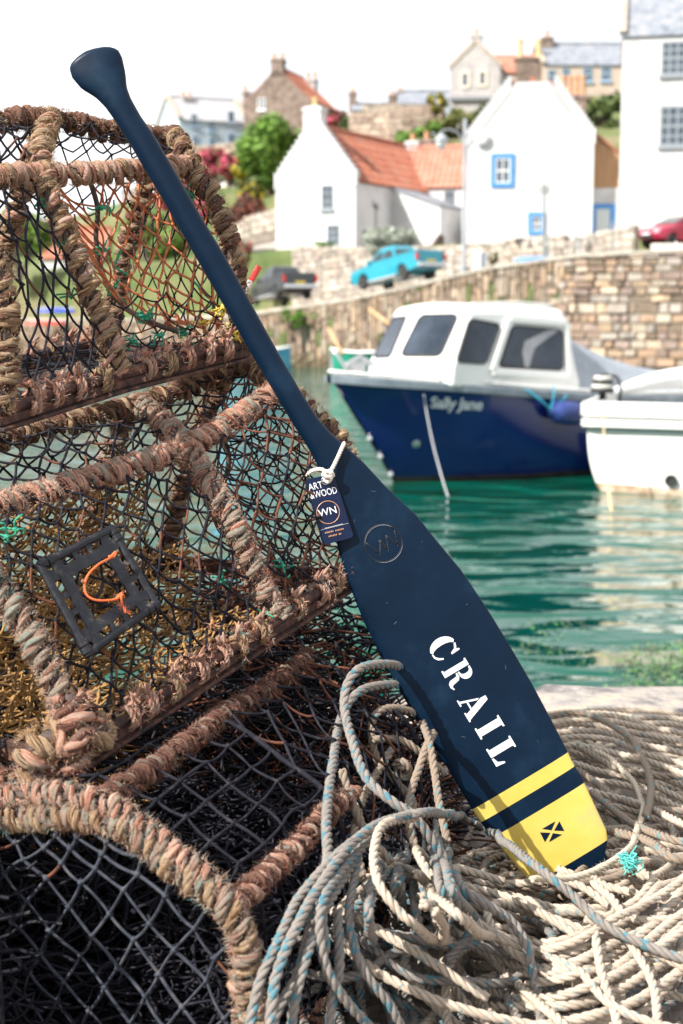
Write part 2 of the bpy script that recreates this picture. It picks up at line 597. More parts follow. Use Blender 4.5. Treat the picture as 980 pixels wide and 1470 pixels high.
def rubble_wall(name, label, pts, h0, h1=None, thick=0.4, seed=1, tone=1.0, sz=0.32, cat='wall', pal=PAL):
    """wall of small rubble along ground points (Vector with z = base), height h0 to h1"""
    rng = np.random.default_rng(seed)
    h1 = h0 if h1 is None else h1
    root = thing(name, label, cat, pts[0])
    core, face = MB(), MB()
    dz = Vector((0, 0, 1))
    n = len(pts) - 1
    for i in range(n):
        a, b = pts[i], pts[i + 1]
        ha, hb = h0 + (h1 - h0) * i / n, h0 + (h1 - h0) * (i + 1) / n
        d = Vector((b.x - a.x, b.y - a.y, 0)); Ld = d.length; d.normalize()
        nn = Vector((-d.y, d.x, 0))
        o1, o2 = nn * 0.03, nn * thick
        core.hexa([a + o1 - dz * .5, b + o1 - dz * .5, b + o2 - dz * .5, a + o2 - dz * .5, a + o1 + dz * ha, b + o1 + dz * hb, b + o2 + dz * hb, a + o2 + dz * ha])
        z = 0.0
        while z < max(ha, hb) - 0.02:
            hh = rng.uniform(0.6, 1.1) * sz
            t = rng.uniform(-0.15, 0)
            while t < Ld:
                w = rng.uniform(0.7, 1.8) * sz
                f = min(max((t + w / 2) / Ld, 0), 1)
                top = ha + (hb - ha) * f
                if z < top - 0.04:
                    c = np.array(pal[rng.integers(len(pal))]) * rng.uniform(0.8, 1.2) * tone
                    bz = a.z + (b.z - a.z) * f + z
                    p = a + d * max(t, 0); 
                    block(face, Vector((p.x, p.y, bz)) + o1, d, dz, nn, min(w, Ld - max(t, 0)) - 0.02, min(hh, top - z + 0.08) - 0.02, rng.uniform(0.03, 0.09), c, rng)
                t += w
            z += hh
    core.build('wall_core', MORTAR, root)
    face.build('wall_face', STONE, root)
    return root

GREYPAL = [(0.47, 0.42, 0.36), (0.42, 0.37, 0.32), (0.50, 0.46, 0.41), (0.38, 0.33, 0.29), (0.52, 0.45, 0.37)]
# rubble wall between the ramp and the cottages
pts = [wl(t, S_UP, ground_z(t, 3)) for t in np.linspace(wall_t(352) - 2.2, wall_t(672) + 1.0, 9)]
hs = [TERR + 0.15 - p.z for p in pts]
rubble_wall('terrace_wall', 'long rubble retaining wall behind the blue pickup below the cottages', pts, hs[0], hs[-1], seed=21, pal=GREYPAL)
pts = [wl(t, 4.2, ground_z(t, 3)) for t in np.linspace(wall_t(672), wall_t(842), 5)]
rubble_wall('garden_wall', 'low rubble wall in front of the big white crow stepped house', pts, 0.95, 1.35, seed=22, pal=GREYPAL)

# ---------------------------------------------------------------- buildings
HARL = mat('white_harling', (0.47, 0.47, 0.47), (0.60, 0.60, 0.61), (0.55, 0.55, 0.56), scale=0.55, rough=0.92, bump=0.5, bscale=14, bdist=0.03)
HARLB = mat('bluish_harling', (0.40, 0.48, 0.57), (0.47, 0.55, 0.64), scale=1.2, rough=0.92, bump=0.4, bscale=14, bdist=0.03)
RUBB = mat('brown_rubble', (0.09, 0.065, 0.055), (0.21, 0.155, 0.13), (0.30, 0.24, 0.20), scale=2.2, rough=0.95, bump=0.9, bscale=6, bdist=0.08, lo=0.3, hi=0.7)
GREYST = mat('grey_ashlar', (0.33, 0.31, 0.31), (0.44, 0.41, 0.40), scale=1.8, rough=0.92, bump=0.4, bscale=8, bdist=0.04)
PINKST = mat('pinkish_stone', (0.46, 0.37, 0.31), (0.55, 0.45, 0.38), scale=1.6, rough=0.92, bump=0.4, bscale=8, bdist=0.04)
PANT = mat('orange_pantile', (0.24, 0.085, 0.055), (0.38, 0.135, 0.08), (0.33, 0.17, 0.125), scale=1.7, rough=0.85, bump=0.4, bscale=12, bdist=0.03)
PANTL = mat('pale_pantile', (0.38, 0.16, 0.11), (0.48, 0.22, 0.155), (0.43, 0.25, 0.19), scale=1.7, rough=0.85, bump=0.4, bscale=12, bdist=0.03)
SLATE = mat('blue_grey_slate', (0.13, 0.15, 0.18), (0.22, 0.24, 0.28), (0.28, 0.28, 0.29), scale=2.4, rough=0.7, bump=0.5, bscale=10, bdist=0.03)
SKEW = mat('skew_stone', (0.32, 0.26, 0.21), (0.45, 0.38, 0.31), scale=3, rough=0.9)
WFRAME = mat('white_window_paint', (0.72, 0.73, 0.74), scale=5, rough=0.5)
GFRAME = mat('grey_window_paint', (0.25, 0.28, 0.31), scale=5, rough=0.5)
BLUEP = mat('bright_blue_paint', (0.04, 0.20, 0.50), (0.06, 0.26, 0.60), scale=5, rough=0.5)
PANE = mat('window_glass', (0.035, 0.05, 0.07), (0.09, 0.115, 0.145), scale=2.0, rough=0.12, spec=0.7)
DOORB = mat('deep_blue_door', (0.015, 0.07, 0.24), scale=5, rough=0.5)
POT = mat('clay_chimney_pot', (0.45, 0.22, 0.12), (0.58, 0.36, 0.20), scale=6, rough=0.9)
POTY = mat('buff_chimney_pot', (0.55, 0.40, 0.20), (0.64, 0.50, 0.28), scale=6, rough=0.9)
TIMB = mat('larch_boards', (0.36, 0.20, 0.10), (0.50, 0.31, 0.17), stretch=(6, 6, 0.4), scale=2.5, rough=0.8)
SURR = mat('cream_surround', (0.60, 0.52, 0.44), (0.68, 0.60, 0.52), scale=5, rough=0.9)
LEAD = mat('lead_grey', (0.20, 0.21, 0.23), scale=4, rough=0.6)

class Fr:
    """wall plane: origin O (Vector), u along the wall, inward normal n"""
    def __init__(self, O, u):
        self.O = Vector(O); self.u = Vector(u).normalized(); self.n = Vector((-self.u.y, self.u.x, 0))
        if self.n.y < 0: self.n = -self.n
    def p(self, a, z, d=0.0):
        q = self.O + self.u * a + self.n * d
        return Vector((q.x, q.y, z))
    def px(self, px, py):
        q = atplane(px, py, self.O, self.n)
        return (q - self.O).dot(self.u), q.z
    def W(self, px, py, d=0.0):
        a, z = self.px(px, py)
        return self.p(a, z, d)

def window(fr, px0, py0, px1, py1, parent, frame=WFRAME, nx=2, ny=2, surround=None, sw=0.18, glass=None, sill=True):
    a0, z1 = fr.px(px0, py0); a1, z0 = fr.px(px1, py1)
    a0, a1 = min(a0, a1), max(a0, a1)
    w, h = a1 - a0, z1 - z0
    fw = min(0.09, w * 0.1)
    def bx(mb, x0, y0, x1, y1, d0, d1):
        mb.hexa([fr.p(x0, y0, -d1), fr.p(x1, y0, -d1), fr.p(x1, y0, d0), fr.p(x0, y0, d0), fr.p(x0, y1, -d1), fr.p(x1, y1, -d1), fr.p(x1, y1, d0), fr.p(x0, y1, d0)])
    mb = MB()
    for (x0, y0, x1, y1) in ((a0, z0, a0 + fw, z1), (a1 - fw, z0, a1, z1), (a0 + fw, z0, a1 - fw, z0 + fw), (a0 + fw, z1 - fw, a1 - fw, z1)):
        bx(mb, x0, y0, x1, y1, 0.02, 0.05)
    bw = fw * 0.42
    for i in range(1, nx):
        x = a0 + w * i / nx; bx(mb, x - bw, z0 + fw, x + bw, z1 - fw, 0.02, 0.040)
    for i in range(1, ny):
        y = z0 + h * i / ny; bx(mb, a0 + fw, y - bw * (1.4 if i * 2 == ny else 1), a1 - fw, y + bw * (1.4 if i * 2 == ny else 1), 0.02, 0.043)
    win = mb.build('window', frame, parent)
    mb = MB(); bx(mb, a0 + fw * .6, z0 + fw * .6, a1 - fw * .6, z1 - fw * .6, 0.01, 0.020)
    mb.build('pane', glass or PANE, win)
    if surround:
        mb = MB()
        for (x0, y0, x1, y1) in ((a0 - sw, z0 - sw, a0 - .003, z1 + sw), (a1 + .003, z0 - sw, a1 + sw, z1 + sw), (a0 - .003, z1 + .003, a1 + .003, z1 + sw), (a0 - .003, z0 - sw, a1 + .003, z0 - .003)):
            bx(mb, x0, y0, x1, y1, 0.02, 0.075)
        mb.build('window_surround', surround, win)
    elif sill:
        mb = MB(); bx(mb, a0 - .08, z0 - .14, a1 + .08, z0 - .003, 0.02, 0.12)
        mb.build('sill', frame, win)
    return win

def door(fr, px0, py0, px1, py1, parent, leaf, frame, glaze=False):
    a0, z1 = fr.px(px0, py0); a1, z0 = fr.px(px1, py1)
    def bx(mb, x0, y0, x1, y1, d0, d1):
        mb.hexa([fr.p(x0, y0, -d1), fr.p(x1, y0, -d1), fr.p(x1, y0, d0), fr.p(x0, y0, d0), fr.p(x0, y1, -d1), fr.p(x1, y1, -d1), fr.p(x1, y1, d0), fr.p(x0, y1, d0)])
    w, h = a1 - a0, z1 - z0; fw = 0.20 * w
    mb = MB(); bx(mb, a0 + fw, z0, a1 - fw, z1 - fw, 0.02, 0.03)
    for y0, y1 in ((0.08, 0.42), (0.48, 0.86)):
        for x0, x1 in ((0.26, 0.47), (0.53, 0.74)):
            bx(mb, a0 + w * x0, z0 + h * y0, a0 + w * x1, z0 + h * y1, -0.03, 0.045)
    d = mb.build('door', leaf, parent)
    mb = MB()
    for (x0, y0, x1, y1) in ((a0, z0, a0 + fw, z1), (a1 - fw, z0, a1, z1), (a0 + fw, z1 - fw, a1 - fw, z1)):
        bx(mb, x0, y0, x1, y1, 0.02, 0.07)
    mb.build('door_frame', frame, d)
    return d

def slab(mb, a, b, c, d, th=0.12, mi=0):
    """roof slab: a, b at the eaves, c, d at the ridge (a-d, b-c verges); thickness downwards"""
    n = (b - a).cross(d - a).normalized()
    if n.z < 0: n = -n
    mb.hexa([a - n * th, b - n * th, c - n * th, d - n * th, a, b, c, d] if (b - a).cross(d - a).z > 0 else [b - n * th, a - n * th, d - n * th, c - n * th, b, a, d, c], mi)

def pantiles(mb, a, b, c, d, pitch=0.30, amp=0.055, rows=7):
    """corrugated pantile sheet over the quad a-b (eaves) d-c (ridge)"""
    L = (b - a).length
    k = max(8, int(L / pitch)) * 4
    n = (b - a).cross(d - a).normalized()
    if n.z < 0: n = -n
    P = []
    for r in range(rows * 2):
        t = (r // 2 + (r % 2) * 0.999) / rows
        lift = 0.05 if r % 2 == 0 else 0.015
        row = []
        for i in range(k + 1):
            f = i / k
            p = a.lerp(b, f).lerp(d.lerp(c, f), t)
            row.append(tuple(p + n * (amp * math.sin(i * math.pi / 2) + lift)))
        P.append(row)
    mb.grid(P)

def chimney(parent, c, wx, wy, z0, z1, m, u=Vector((1, 0, 0)), pots=2, potm=None, poth=0.5, potr=0.14):
    n = Vector((-u.y, u.x, 0)); c = Vector((c.x, c.y, 0))
    def ring(kx, ky, z): return [c + u * (sx * wx * kx / 2) + n * (sy * wy * ky / 2) + Vector((0, 0, z)) for sx, sy in ((-1, -1), (1, -1), (1, 1), (-1, 1))]
    mb = MB(); mb.hexa(ring(1, 1, z0) + ring(1, 1, z1 - 0.22))
    mb.hexa(ring(1.16, 1.16, z1 - 0.217) + ring(1.16, 1.16, z1 - 0.06)); mb.hexa(ring(0.96, 0.96, z1 - 0.057) + ring(0.9, 0.9, z1))
    ch = mb.build('chimney', m, parent)
    for i in range(pots):
        p = c + u * (wx * (0.0 if pots == 1 else (-0.36 + 0.72 * i / (pots - 1))))
        mb = MB(); mb.lathe([(potr * 1.05, 0), (potr * 1.05, 0.08), (potr * .85, .10), (potr * .8, poth * .8), (potr * 1.0, poth * .82), (potr * .95, poth), (potr * .6, poth), (potr * .6, poth - .15)], (p.x, p.y, z1 - 0.002), ns=12)
        mb.build('chimney_pot', potm or POT, ch, smooth=True, angle=40)
    return ch

def crowsteps(mb, p, q, n, d, th=0.34, k=9, up=0.26):
    """stepped gable head from eave p up to q; n inward normal; d wall thickness"""
    for i in range(k):
        a = p.lerp(q, i / k); b = p.lerp(q, (i + 1) / k)
        z1 = max(a.z, b.z) + up
        z0 = min(a.z, b.z) - 0.3
        o = n * -0.05; e = n * d
        lo = [Vector((a.x, a.y, z0)) + o, Vector((b.x, b.y, z0)) + o, Vector((b.x, b.y, z0)) + e, Vector((a.x, a.y, z0)) + e]
        mb.hexa(lo + [Vector((v.x, v.y, z1)) for v in lo])

def gabled(name, label, O, u, W, L, z0, zE, zR, wallm, roofm, tiles=False, steps=None, skew=None, group=None, over=0.15, apex=0.5, flat=0.0, roofover=0.0):
    """house whose gable (width W along u from O) faces the viewer and whose length L runs inland"""
    fr = Fr(O, u)
    root = thing(name, label, 'house', fr.p(W / 2, z0, L / 2), group)
    z = lambda q, zz: Vector((q.x, q.y, zz))
    fl = flat / 2
    prof = [(0, z0 - 1.5), (W, z0 - 1.5), (W, zE), (W * apex + fl, zR), (W * apex - fl, zR), (0, zE)] if flat else [(0, z0 - 1.5), (W, z0 - 1.5), (W, zE), (W * apex, zR), (0, zE)]
    mb = MB()
    mb.prism([fr.p(a, zz) for a, zz in prof], fr.n * L)
    mb.build('wall', wallm, root)
    mb = MB()
    zr = zR + 0.02
    for s in (0, 1):
        e0 = fr.p(-over if s == 0 else W + over, zE - over * (zR - zE) / (W * (apex if s == 0 else 1 - apex)) + 0.10, 0.25 - roofover)
        e1 = fr.p(-over if s == 0 else W + over, e0.z, L)
        r0 = fr.p(W * apex + (fl if s else -fl), zR + 0.10, 0.25 - roofover); r1 = fr.p(W * apex + (fl if s else -fl), zR + 0.10, L)
        if tiles:
            slab(mb, e0, e1, r1, r0, 0.09); pantiles(mb, e0, e1, r1, r0)
        else:
            slab(mb, e0, e1, r1, r0, 0.09)
    mb.tube(np.array([tuple(fr.p(W * apex, zR + 0.14, 0.28)), tuple(fr.p(W * apex, zR + 0.14, L / 2)), tuple(fr.p(W * apex, zR + 0.14, L - .05))]), 0.13, 8)
    mb.build('roof', roofm, root, smooth=tiles, angle=40 if tiles else None)
    if steps:
        for a_, b_ in ((-0.05, W * apex - 0.25 - fl), (W + 0.05, W * apex + 0.25 + fl)):
            mb = MB(); crowsteps(mb, fr.p(a_, zE), fr.p(b_, zR), fr.n, 0.32, k=steps)
            mb.build('crow_steps', wallm, root)
    if skew:
        for s in (0, 1):
            mb = MB()
            p = fr.p(-0.12 if s == 0 else W + 0.12, zE); q = fr.p(W * apex, zR + 0.03)
            mb.bar(p + Vector((0, 0, .10)) + fr.n * .11, q + Vector((0, 0, .10)) + fr.n * .11, 0.34, 0.22)
            mb.build('skew', skew, root)
    return root, fr

def eaved(name, label, O, u, W, D, z0, zE, zR, wallm, roofm, tiles=False, skew=None, over=0.12, group=None):
    """house whose eaves (width W along u from O) face the viewer; ridge parallel to u, depth D"""
    fr = Fr(O, u)
    root = thing(name, label, 'house', fr.p(W / 2, z0, D / 2), group)
    mb = MB()
    mb.prism([fr.p(0, z0 - 1.5, 0), fr.p(0, z0 - 1.5, D), fr.p(0, zE, D), fr.p(0, zR, D / 2), fr.p(0, zE, 0)], fr.u * W)
    mb.build('wall', wallm, root)
    mb = MB()
    dz = (zR - zE) / (D / 2) * over
    a, b = fr.p(-0.02, zE - dz + .10, -over), fr.p(W + .02, zE - dz + .10, -over)
    c, d = fr.p(W + .02, zR + .10, D / 2), fr.p(-.02, zR + .10, D / 2)
    slab(mb, a, b, c, d, 0.09)
    if tiles: pantiles(mb, a, b, c, d)
    a2, b2 = fr.p(-0.02, zE - dz + .10, D + over), fr.p(W + .02, zE - dz + .10, D + over)
    slab(mb, b2, a2, d, c, 0.09)
    mb.tube(np.array([tuple(fr.p(0, zR + .14, D / 2)), tuple(fr.p(W / 2, zR + .14, D / 2)), tuple(fr.p(W, zR + .14, D / 2))]), 0.12, 8)
    mb.build('roof', roofm, root, smooth=tiles, angle=40 if tiles else None)
    if skew:
        for x in (0.0, W):
            mb = MB()
            mb.bar(fr.p(x, zE + .12, -.1), fr.p(x, zR + .14, D / 2), 0.3, 0.2)
            mb.bar(fr.p(x, zE + .12, D + .1), fr.p(x, zR + .14, D / 2), 0.3, 0.2)
            mb.build('skew', skew, root)
    return root, fr

def zpx(py, Y): return CAMZ + (450 - py) / FPX * Y * 1.0

def houses():
    X = lambda px, Y: (px - 490) / FPX * Y
    # 1: crow-stepped cottage whose gable looks left
    P1 = at(510, 356, 70); P1.z = TERR
    P0 = at(396, 356, 72.2); P0.z = TERR
    u = Vector((P1.x - P0.x, P1.y - P0.y, 0)); W = u.length
    zE, zR = at(510, 258, 70).z, at(449, 184, 71.1).z
    r, fr = gabled('crow_stepped_cottage', 'small white cottage with crow stepped gable and orange pantile roof', P0, u, W, 9.6, TERR, zE, zR, HARL, PANT, tiles=True, steps=10)
    window(fr, 462, 266, 478, 300, r, frame=GFRAME, nx=2, ny=3)
    window(fr, 470, 323, 487, 352, r, frame=GFRAME, nx=2, ny=3)
    c = fr.p(W * 0.47, 0, 0.25)
    chimney(r, c, 0.95, 0.62, zR - 0.9, at(443, 152, 71).z, HARL, fr.u, pots=1, potm=POTY, poth=0.45)
    # flank wall facing right: door and little windows, seen on the long side
    fl = Fr(fr.p(W, TERR), fr.n); fl.n = -fr.u
    window(fl, 520, 330, 530, 345, r, frame=GFRAME, nx=2, ny=2)
    door(fl, 572, 318, 594, 356, r, DOORB, BLUEP)
    # lean-to porch on the flank
    Q = Fr(fl.p((fl.px(562, 300)[0]), TERR), fr.u)
    zt, zb = at(560, 272, 74).z, at(630, 297, 73).z
    wq = 2.7
    mb = MB()
    mb.prism([Q.p(0, TERR - .5), Q.p(wq, TERR - .5), Q.p(wq, zb), Q.p(0, zt)], Q.n * 2.6)
    p_ = mb.build('porch', HARL, r)
    mb = MB(); slab(mb, Q.p(wq + .12, zb + .02, -.12), Q.p(wq + .12, zb + .02, 2.7), Q.p(-.02, zt + .10, 2.7), Q.p(-.02, zt + .10, -.12), 0.09)
    mb.build('roof', SLATE, p_)
    # 2: pantiled row house to its right
    Y2 = 77.0
    O = at(575, 356, Y2); O.z = TERR
    E = at(690, 356, Y2 - 1.0); E.z = TERR
    u = Vector((E.x - O.x, E.y - O.y, 0)); W = u.length
    zE, zR = at(620, 271, Y2).z, at(620, 216, Y2 + 2.5).z
    r, fr = eaved('pantiled_cottage', 'white cottage with pale ribbed pantile roof left of the lamp post', O, u, W, 5.0, TERR, zE, zR, HARL, PANTL, tiles=True)
    window(fr, 638, 274, 652, 300, r, frame=GFRAME, nx=2, ny=2)
    window(fr, 636, 323, 654, 354, r, frame=GFRAME, nx=3, ny=3)
    for pxx, m_, top in ((592, HARL, 203), (612, RUBB, 200)):
        c = at(pxx, 215, Y2 + 2.6)
        chimney(r, c, 0.72, 0.6, zR - 0.3, at(pxx, top, Y2 + 2.6).z, m_, fr.u, pots=1, poth=0.42)
    # 3: big crow-stepped gable
    Y3 = 68.0
    O = at(669, 357, Y3); O.z = TERR
    E = at(849, 357, Y3 - 0.6); E.z = TERR
    u = Vector((E.x - O.x, E.y - O.y, 0)); W = u.length
    zE, zR = at(669, 200, Y3).z, at(760, 119, Y3).z
    r, fr = gabled('big_gabled_house', 'big plain white crow stepped house with two bright blue framed windows', O, u, W, 11.0, TERR, zE, zR, HARL, PANT, tiles=True, steps=13, apex=0.51, flat=1.5)
    window(fr, 711, 227, 732, 263, r, frame=WFRAME, nx=2, ny=2, surround=BLUEP, sw=0.19)
    window(fr, 764, 311, 777, 331, r, frame=WFRAME, nx=2, ny=2, surround=BLUEP, sw=0.19)
    c = at(822, 150, Y3 + 6)
    chimney(r, c, 1.35, 0.8, zR - 3.5, at(822, 137, Y3 + 6).z, RUBB, fr.u, pots=4, poth=0.95, potr=0.15)
    mb = MB(); q = fr.W(692, 199)
    mb.lathe([(0.03, 0), (0.14, .03), (0.30, .08), (0.36, .11), (.36, .13), (.02, .06)], fr.W(692, 199, -0.05), axis=-fr.n, ns=16)
    mb.build('satellite_dish', WFRAME, r, smooth=True)
    # annexe with boarded gable and blue door
    O2 = fr.p(W + 0.04, TERR, 1.0)
    E2 = at(889, 357, 68.2)
    u2 = Vector((E2.x - O2.x, E2.y - O2.y, 0)); W2 = u2.length
    f2 = Fr(O2, u2)
    zt = f2.px(866, 270)[1]
    mb = MB(); mb.prism([f2.p(0, TERR - 1), f2.p(W2, TERR - 1), f2.p(W2, zt), f2.p(0, zt)], f2.n * 5)
    r2 = thing('door_annexe', 'narrow white annexe with timber boarded upper part and pale blue framed door', 'house', f2.p(W2 / 2, TERR, 2))
    mb.build('wall', HARL, r2)
    zl, zr_ = f2.px(851, 193)[1], f2.px(884, 224)[1]
    mb = MB()
    nb = 9
    for i in range(nb):
        a0, a1 = W2 * i / nb + 0.005, W2 * (i + 1) / nb - 0.012
        t0, t1 = zl + (zr_ - zl) * i / nb, zl + (zr_ - zl) * (i + 1) / nb
        mb.hexa([f2.p(a0, zt + .004, .05), f2.p(a1, zt + .004, .05), f2.p(a1, zt + .004, 4.9), f2.p(a0, zt + .004, 4.9), f2.p(a0, t0, .05), f2.p(a1, t1, .05), f2.p(a1, t1, 4.9), f2.p(a0, t0, 4.9)])
    mb.build('timber_cladding', TIMB, r2)
    mb = MB(); slab(mb, f2.p(W2 + .1, zr_ + .08, -.1), f2.p(W2 + .1, zr_ + .08, 5), f2.p(-.02, zl + .16, 5), f2.p(-.02, zl + .16, -.1), 0.1)
    mb.build('roof', PANT, r2)
    door(f2, 849, 293, 881, 358, r2, mat('pale_door', (0.55, 0.60, 0.60), scale=4, rough=0.5), BLUEP)
    # 4: tall white house at the right edge
    Y4 = 64.0
    O = at(886, 357, Y4); O.z = TERR
    W = 9.0
    u = Vector((1, -0.205, 0)).normalized()
    zE = at(886, 52, Y4).z
    r, fr = eaved('tall_white_house', 'tall white house at the right with slate roof and grey sash windows', O, u, W, 7.5, TERR, zE, zE + 4.4, HARL, SLATE, skew=SKEW)
    window(fr, 950, 60, 984, 107, r, frame=GFRAME, nx=3, ny=4)
    window(fr, 948, 153, 984, 209, r, frame=GFRAME, nx=3, ny=4)
    window(fr, 1060, 60, 1094, 107, r, frame=GFRAME, nx=3, ny=4)
    window(fr, 1060, 153, 1094, 209, r, frame=GFRAME, nx=3, ny=4)
    # 5: pale house on the hill, left
    Y5 = 104.0
    O = at(258, 220, Y5); E = at(357, 220, Y5 + 2)
    zb = at(258, 220, Y5).z; O.z = zb
    u = Vector((E.x - O.x, E.y - O.y, 0)); W = u.length
    zE, zR = at(300, 172, Y5).z, at(300, 141, Y5 + 3).z
    r, fr = eaved('pale_hill_house', 'pale bluish white house on the hilltop at the left with grey roof', O, u, W, 6.0, zb, zE, zR, HARLB, mat('grey_roof', (0.30, 0.31, 0.33), (0.38, 0.38, 0.39), scale=2, rough=0.8), skew=SKEW)
    for q in ((274, 164, 283, 181), (299, 176, 308, 189), (327, 160, 336, 176), (276, 195, 284, 210), (327, 192, 336, 206), (300, 198, 308, 211)):
        window(fr, *q, r, frame=mat('blue_window_paint', (0.30, 0.42, 0.55), scale=4, rough=0.5), nx=2, ny=2)
    chimney(r, at(268, 150, Y5 + 2.9), 0.7, 0.8, zR - 1, at(268, 139, Y5 + 2.9).z, GREYST, fr.u, pots=2, poth=0.4)
    chimney(r, at(352, 150, Y5 + 4.5), 0.6, 0.8, zR - 1, at(352, 131, Y5 + 4.5).z, GREYST, fr.u, pots=1, poth=0.4)
    # 6: brown stone gable with orange roof falling to the right
    Y6 = 100.0
    O = at(350, 215, Y6 + 2.2); E = at(446, 215, Y6 + 0.7)
    zb = O.z; u = Vector((E.x - O.x, E.y - O.y, 0)); W = u.length
    zE, zR = at(355, 148, Y6 + 2).z, at(398, 96, Y6 + 1).z
    r, fr = gabled('brown_gable_house', 'brown rubble gabled house on the hill with orange roof behind the green tree', O, u, W, 5.6, zb, zE, zR, RUBB, PANT, tiles=True)
    window(fr, 370, 141, 381, 157, r, frame=WFRAME, nx=2, ny=2)
    chimney(r, fr.p(W / 2, 0, 0.35), 0.85, 0.7, zR - .6, at(398, 78, Y6).z, RUBB, fr.u, pots=2, poth=0.4)
    chimney(r, fr.p(W * 0.66, 0, 5.2), 0.7, 0.7, zE - .5, at(460, 110, Y6 + 5).z, GREYST, fr.u, pots=2, poth=0.5)
    # 7: grey stone gable
    Y7 = 98.0
    O = at(646, 158, Y7); E = at(717, 158, Y7 - .8)
    zb = O.z; u = Vector((E.x - O.x, E.y - O.y, 0)); W = u.length
    zE, zR = at(646, 99, Y7).z, at(680, 63, Y7).z
    r, fr = gabled('grey_gable_house', 'grey stone gabled house on the hilltop with two small arched windows', O, u, W, 9, zb, zE, zR, GREYST, SLATE, skew=SKEW)
    window(fr, 664, 106, 671, 123, r, frame=GFRAME, nx=1, ny=2, surround=SURR, sw=0.16)
    window(fr, 689, 104, 696, 121, r, frame=GFRAME, nx=1, ny=2, surround=SURR, sw=0.16)
    chimney(r, fr.p(W / 2, 0, 0.35), 0.7, 0.6, zR - .5, at(680, 50, Y7).z, GREYST, fr.u, pots=1, poth=0.35)
    mb = MB(); mb.bar(fr.W(646, 142, -.12), fr.W(717, 141, -.12), 0.3, 0.22)
    mb.build('ledge', LEAD, r)
    # orange-roofed house between 7 and 8, with the wide stack and two tall pots
    O = at(711, 158, 101); E = at(780, 158, 101)
    zb = O.z; W = (E - O).length
    r, fr = eaved('orange_roof_house', 'hilltop house showing an orange roof and a wide stack with two tall pots', O, Vector((1, 0, 0)), W, 5, zb, at(730, 106, 101).z, at(730, 84, 103.5).z, PINKST, PANTL, tiles=True)
    chimney(r, at(759, 110, 101.2), 1.75, 0.9, at(759, 125, 101).z, at(759, 83, 101.2).z, RUBB, fr.u, pots=2, potm=POTY, poth=1.25, potr=0.22)
    # 8: slate roofed terrace
    Y8 = 100.0
    O = at(779, 158, Y8); zb = O.z
    W = X(900, Y8) - X(779, Y8) + 3
    r, fr = eaved('slate_terrace', 'long hilltop terrace with blue slate roof and four pale windows', O, Vector((1, 0.02, 0)), W, 6.5, zb, at(820, 94, Y8).z, at(820, 65, Y8 + 3.2).z, PINKST, SLATE, skew=SKEW)
    for q in ((786, 100, 797, 118), (807, 98, 817, 116), (837, 97, 850, 117), (863, 95, 876, 116)):
        window(fr, *q, r, frame=mat('blue_window_paint', (0.30, 0.42, 0.55)), nx=2, ny=2)
    chimney(r, at(785, 80, Y8 + 3), 0.75, 0.8, at(785, 100, Y8).z, at(785, 54, Y8 + 3).z, RUBB, fr.u, pots=1, poth=0.5)
    # 9: low roofs and chimneys on the skyline between
    for (x0, x1, yb, ye, yr, Y, m, lab, chs) in ((505, 566, 175, 160, 151, 112, GREYST, 'low grey roofed building far off on the skyline', ((506, 132), (563, 136))),
                                                 (572, 648, 175, 150, 133, 115, HARLB, 'low building with pale slate roof beside the grey gabled house', ((574, 131),))):
        O = at(x0, yb, Y); E = at(x1, yb, Y)
        r, fr = eaved('skyline_house', lab, O, Vector((1, 0, 0)), E.x - O.x, 5, O.z, at(x0, ye, Y).z, at(x0, yr, Y + 2.5).z, m, SLATE)
        for cx, cy in chs:
            chimney(r, at(cx, 150, Y + 2.5), 0.6, 0.6, at(cx, yr + 6, Y).z, at(cx, cy, Y + 2.5).z, RUBB, pots=1, poth=0.35)
        window(fr, (x0 + x1) / 2 + 8, ye + 3, (x0 + x1) / 2 + 14, ye + 12, r, frame=WFRAME, nx=1, ny=2)
    # 10: house glimpsed through the top creel, and a pink one
    for (x0, x1, yb, ye, yr, Y, wm, rm, lab) in ((60, 150, 420, 372, 330, 84, HARL, PANT, 'white cottage seen through the mesh of the top creel'),
                                                 (175, 262, 408, 330, 285, 92, mat('pink_harling', (0.62, 0.34, 0.30), (0.70, 0.42, 0.37), scale=2, rough=0.9), SLATE, 'pink house seen through the orange mesh')):
        O = at(x0, yb, Y); E = at(x1, yb, Y)
        r, fr = eaved('harbour_house', lab, O, Vector((1, 0, 0)), E.x - O.x, 6, O.z, at(x0, ye, Y).z, at(x0, yr, Y + 3).z, wm, rm)
        for k in (0.25, 0.7):
            xx = x0 + (x1 - x0) * k
            window(fr, xx, ye + 10, xx + 12, ye + 28, r, frame=WFRAME)
        chimney(r, at(x0 + 8, 300, Y + 3), 0.7, 0.7, at(x0, yr + 6, Y).z, at(x0, yr - 14, Y + 3).z, GREYST, pots=1)
houses()

# small garden walls on the hill
def hp(px, py, Y):
    p = at(px, py, Y); return p
rubble_wall('terrace_wall', 'pale sloping wall with railing below the pink blossom', [hp(285, 270, 90), hp(316, 282, 88), hp(348, 300, 86)], 1.1, 0.9, seed=31, pal=[(0.55, 0.52, 0.47), (0.48, 0.45, 0.40)], sz=0.6)
rubble_wall('terrace_wall', 'brown stone retaining wall on the slope above the orange roof', [hp(500, 214, 92), hp(560, 214, 91), hp(618, 206, 91)], 2.2, 2.4, seed=32, pal=[(0.40, 0.31, 0.25), (0.34, 0.26, 0.21), (0.46, 0.37, 0.30)], sz=0.5)
rubble_wall('terrace_wall', 'upper stone garden wall below the skyline roofs', [hp(520, 178, 102), hp(580, 178, 102), hp(640, 176, 102)], 1.3, 1.3, seed=33, pal=[(0.40, 0.33, 0.27), (0.46, 0.39, 0.32)], sz=0.5)
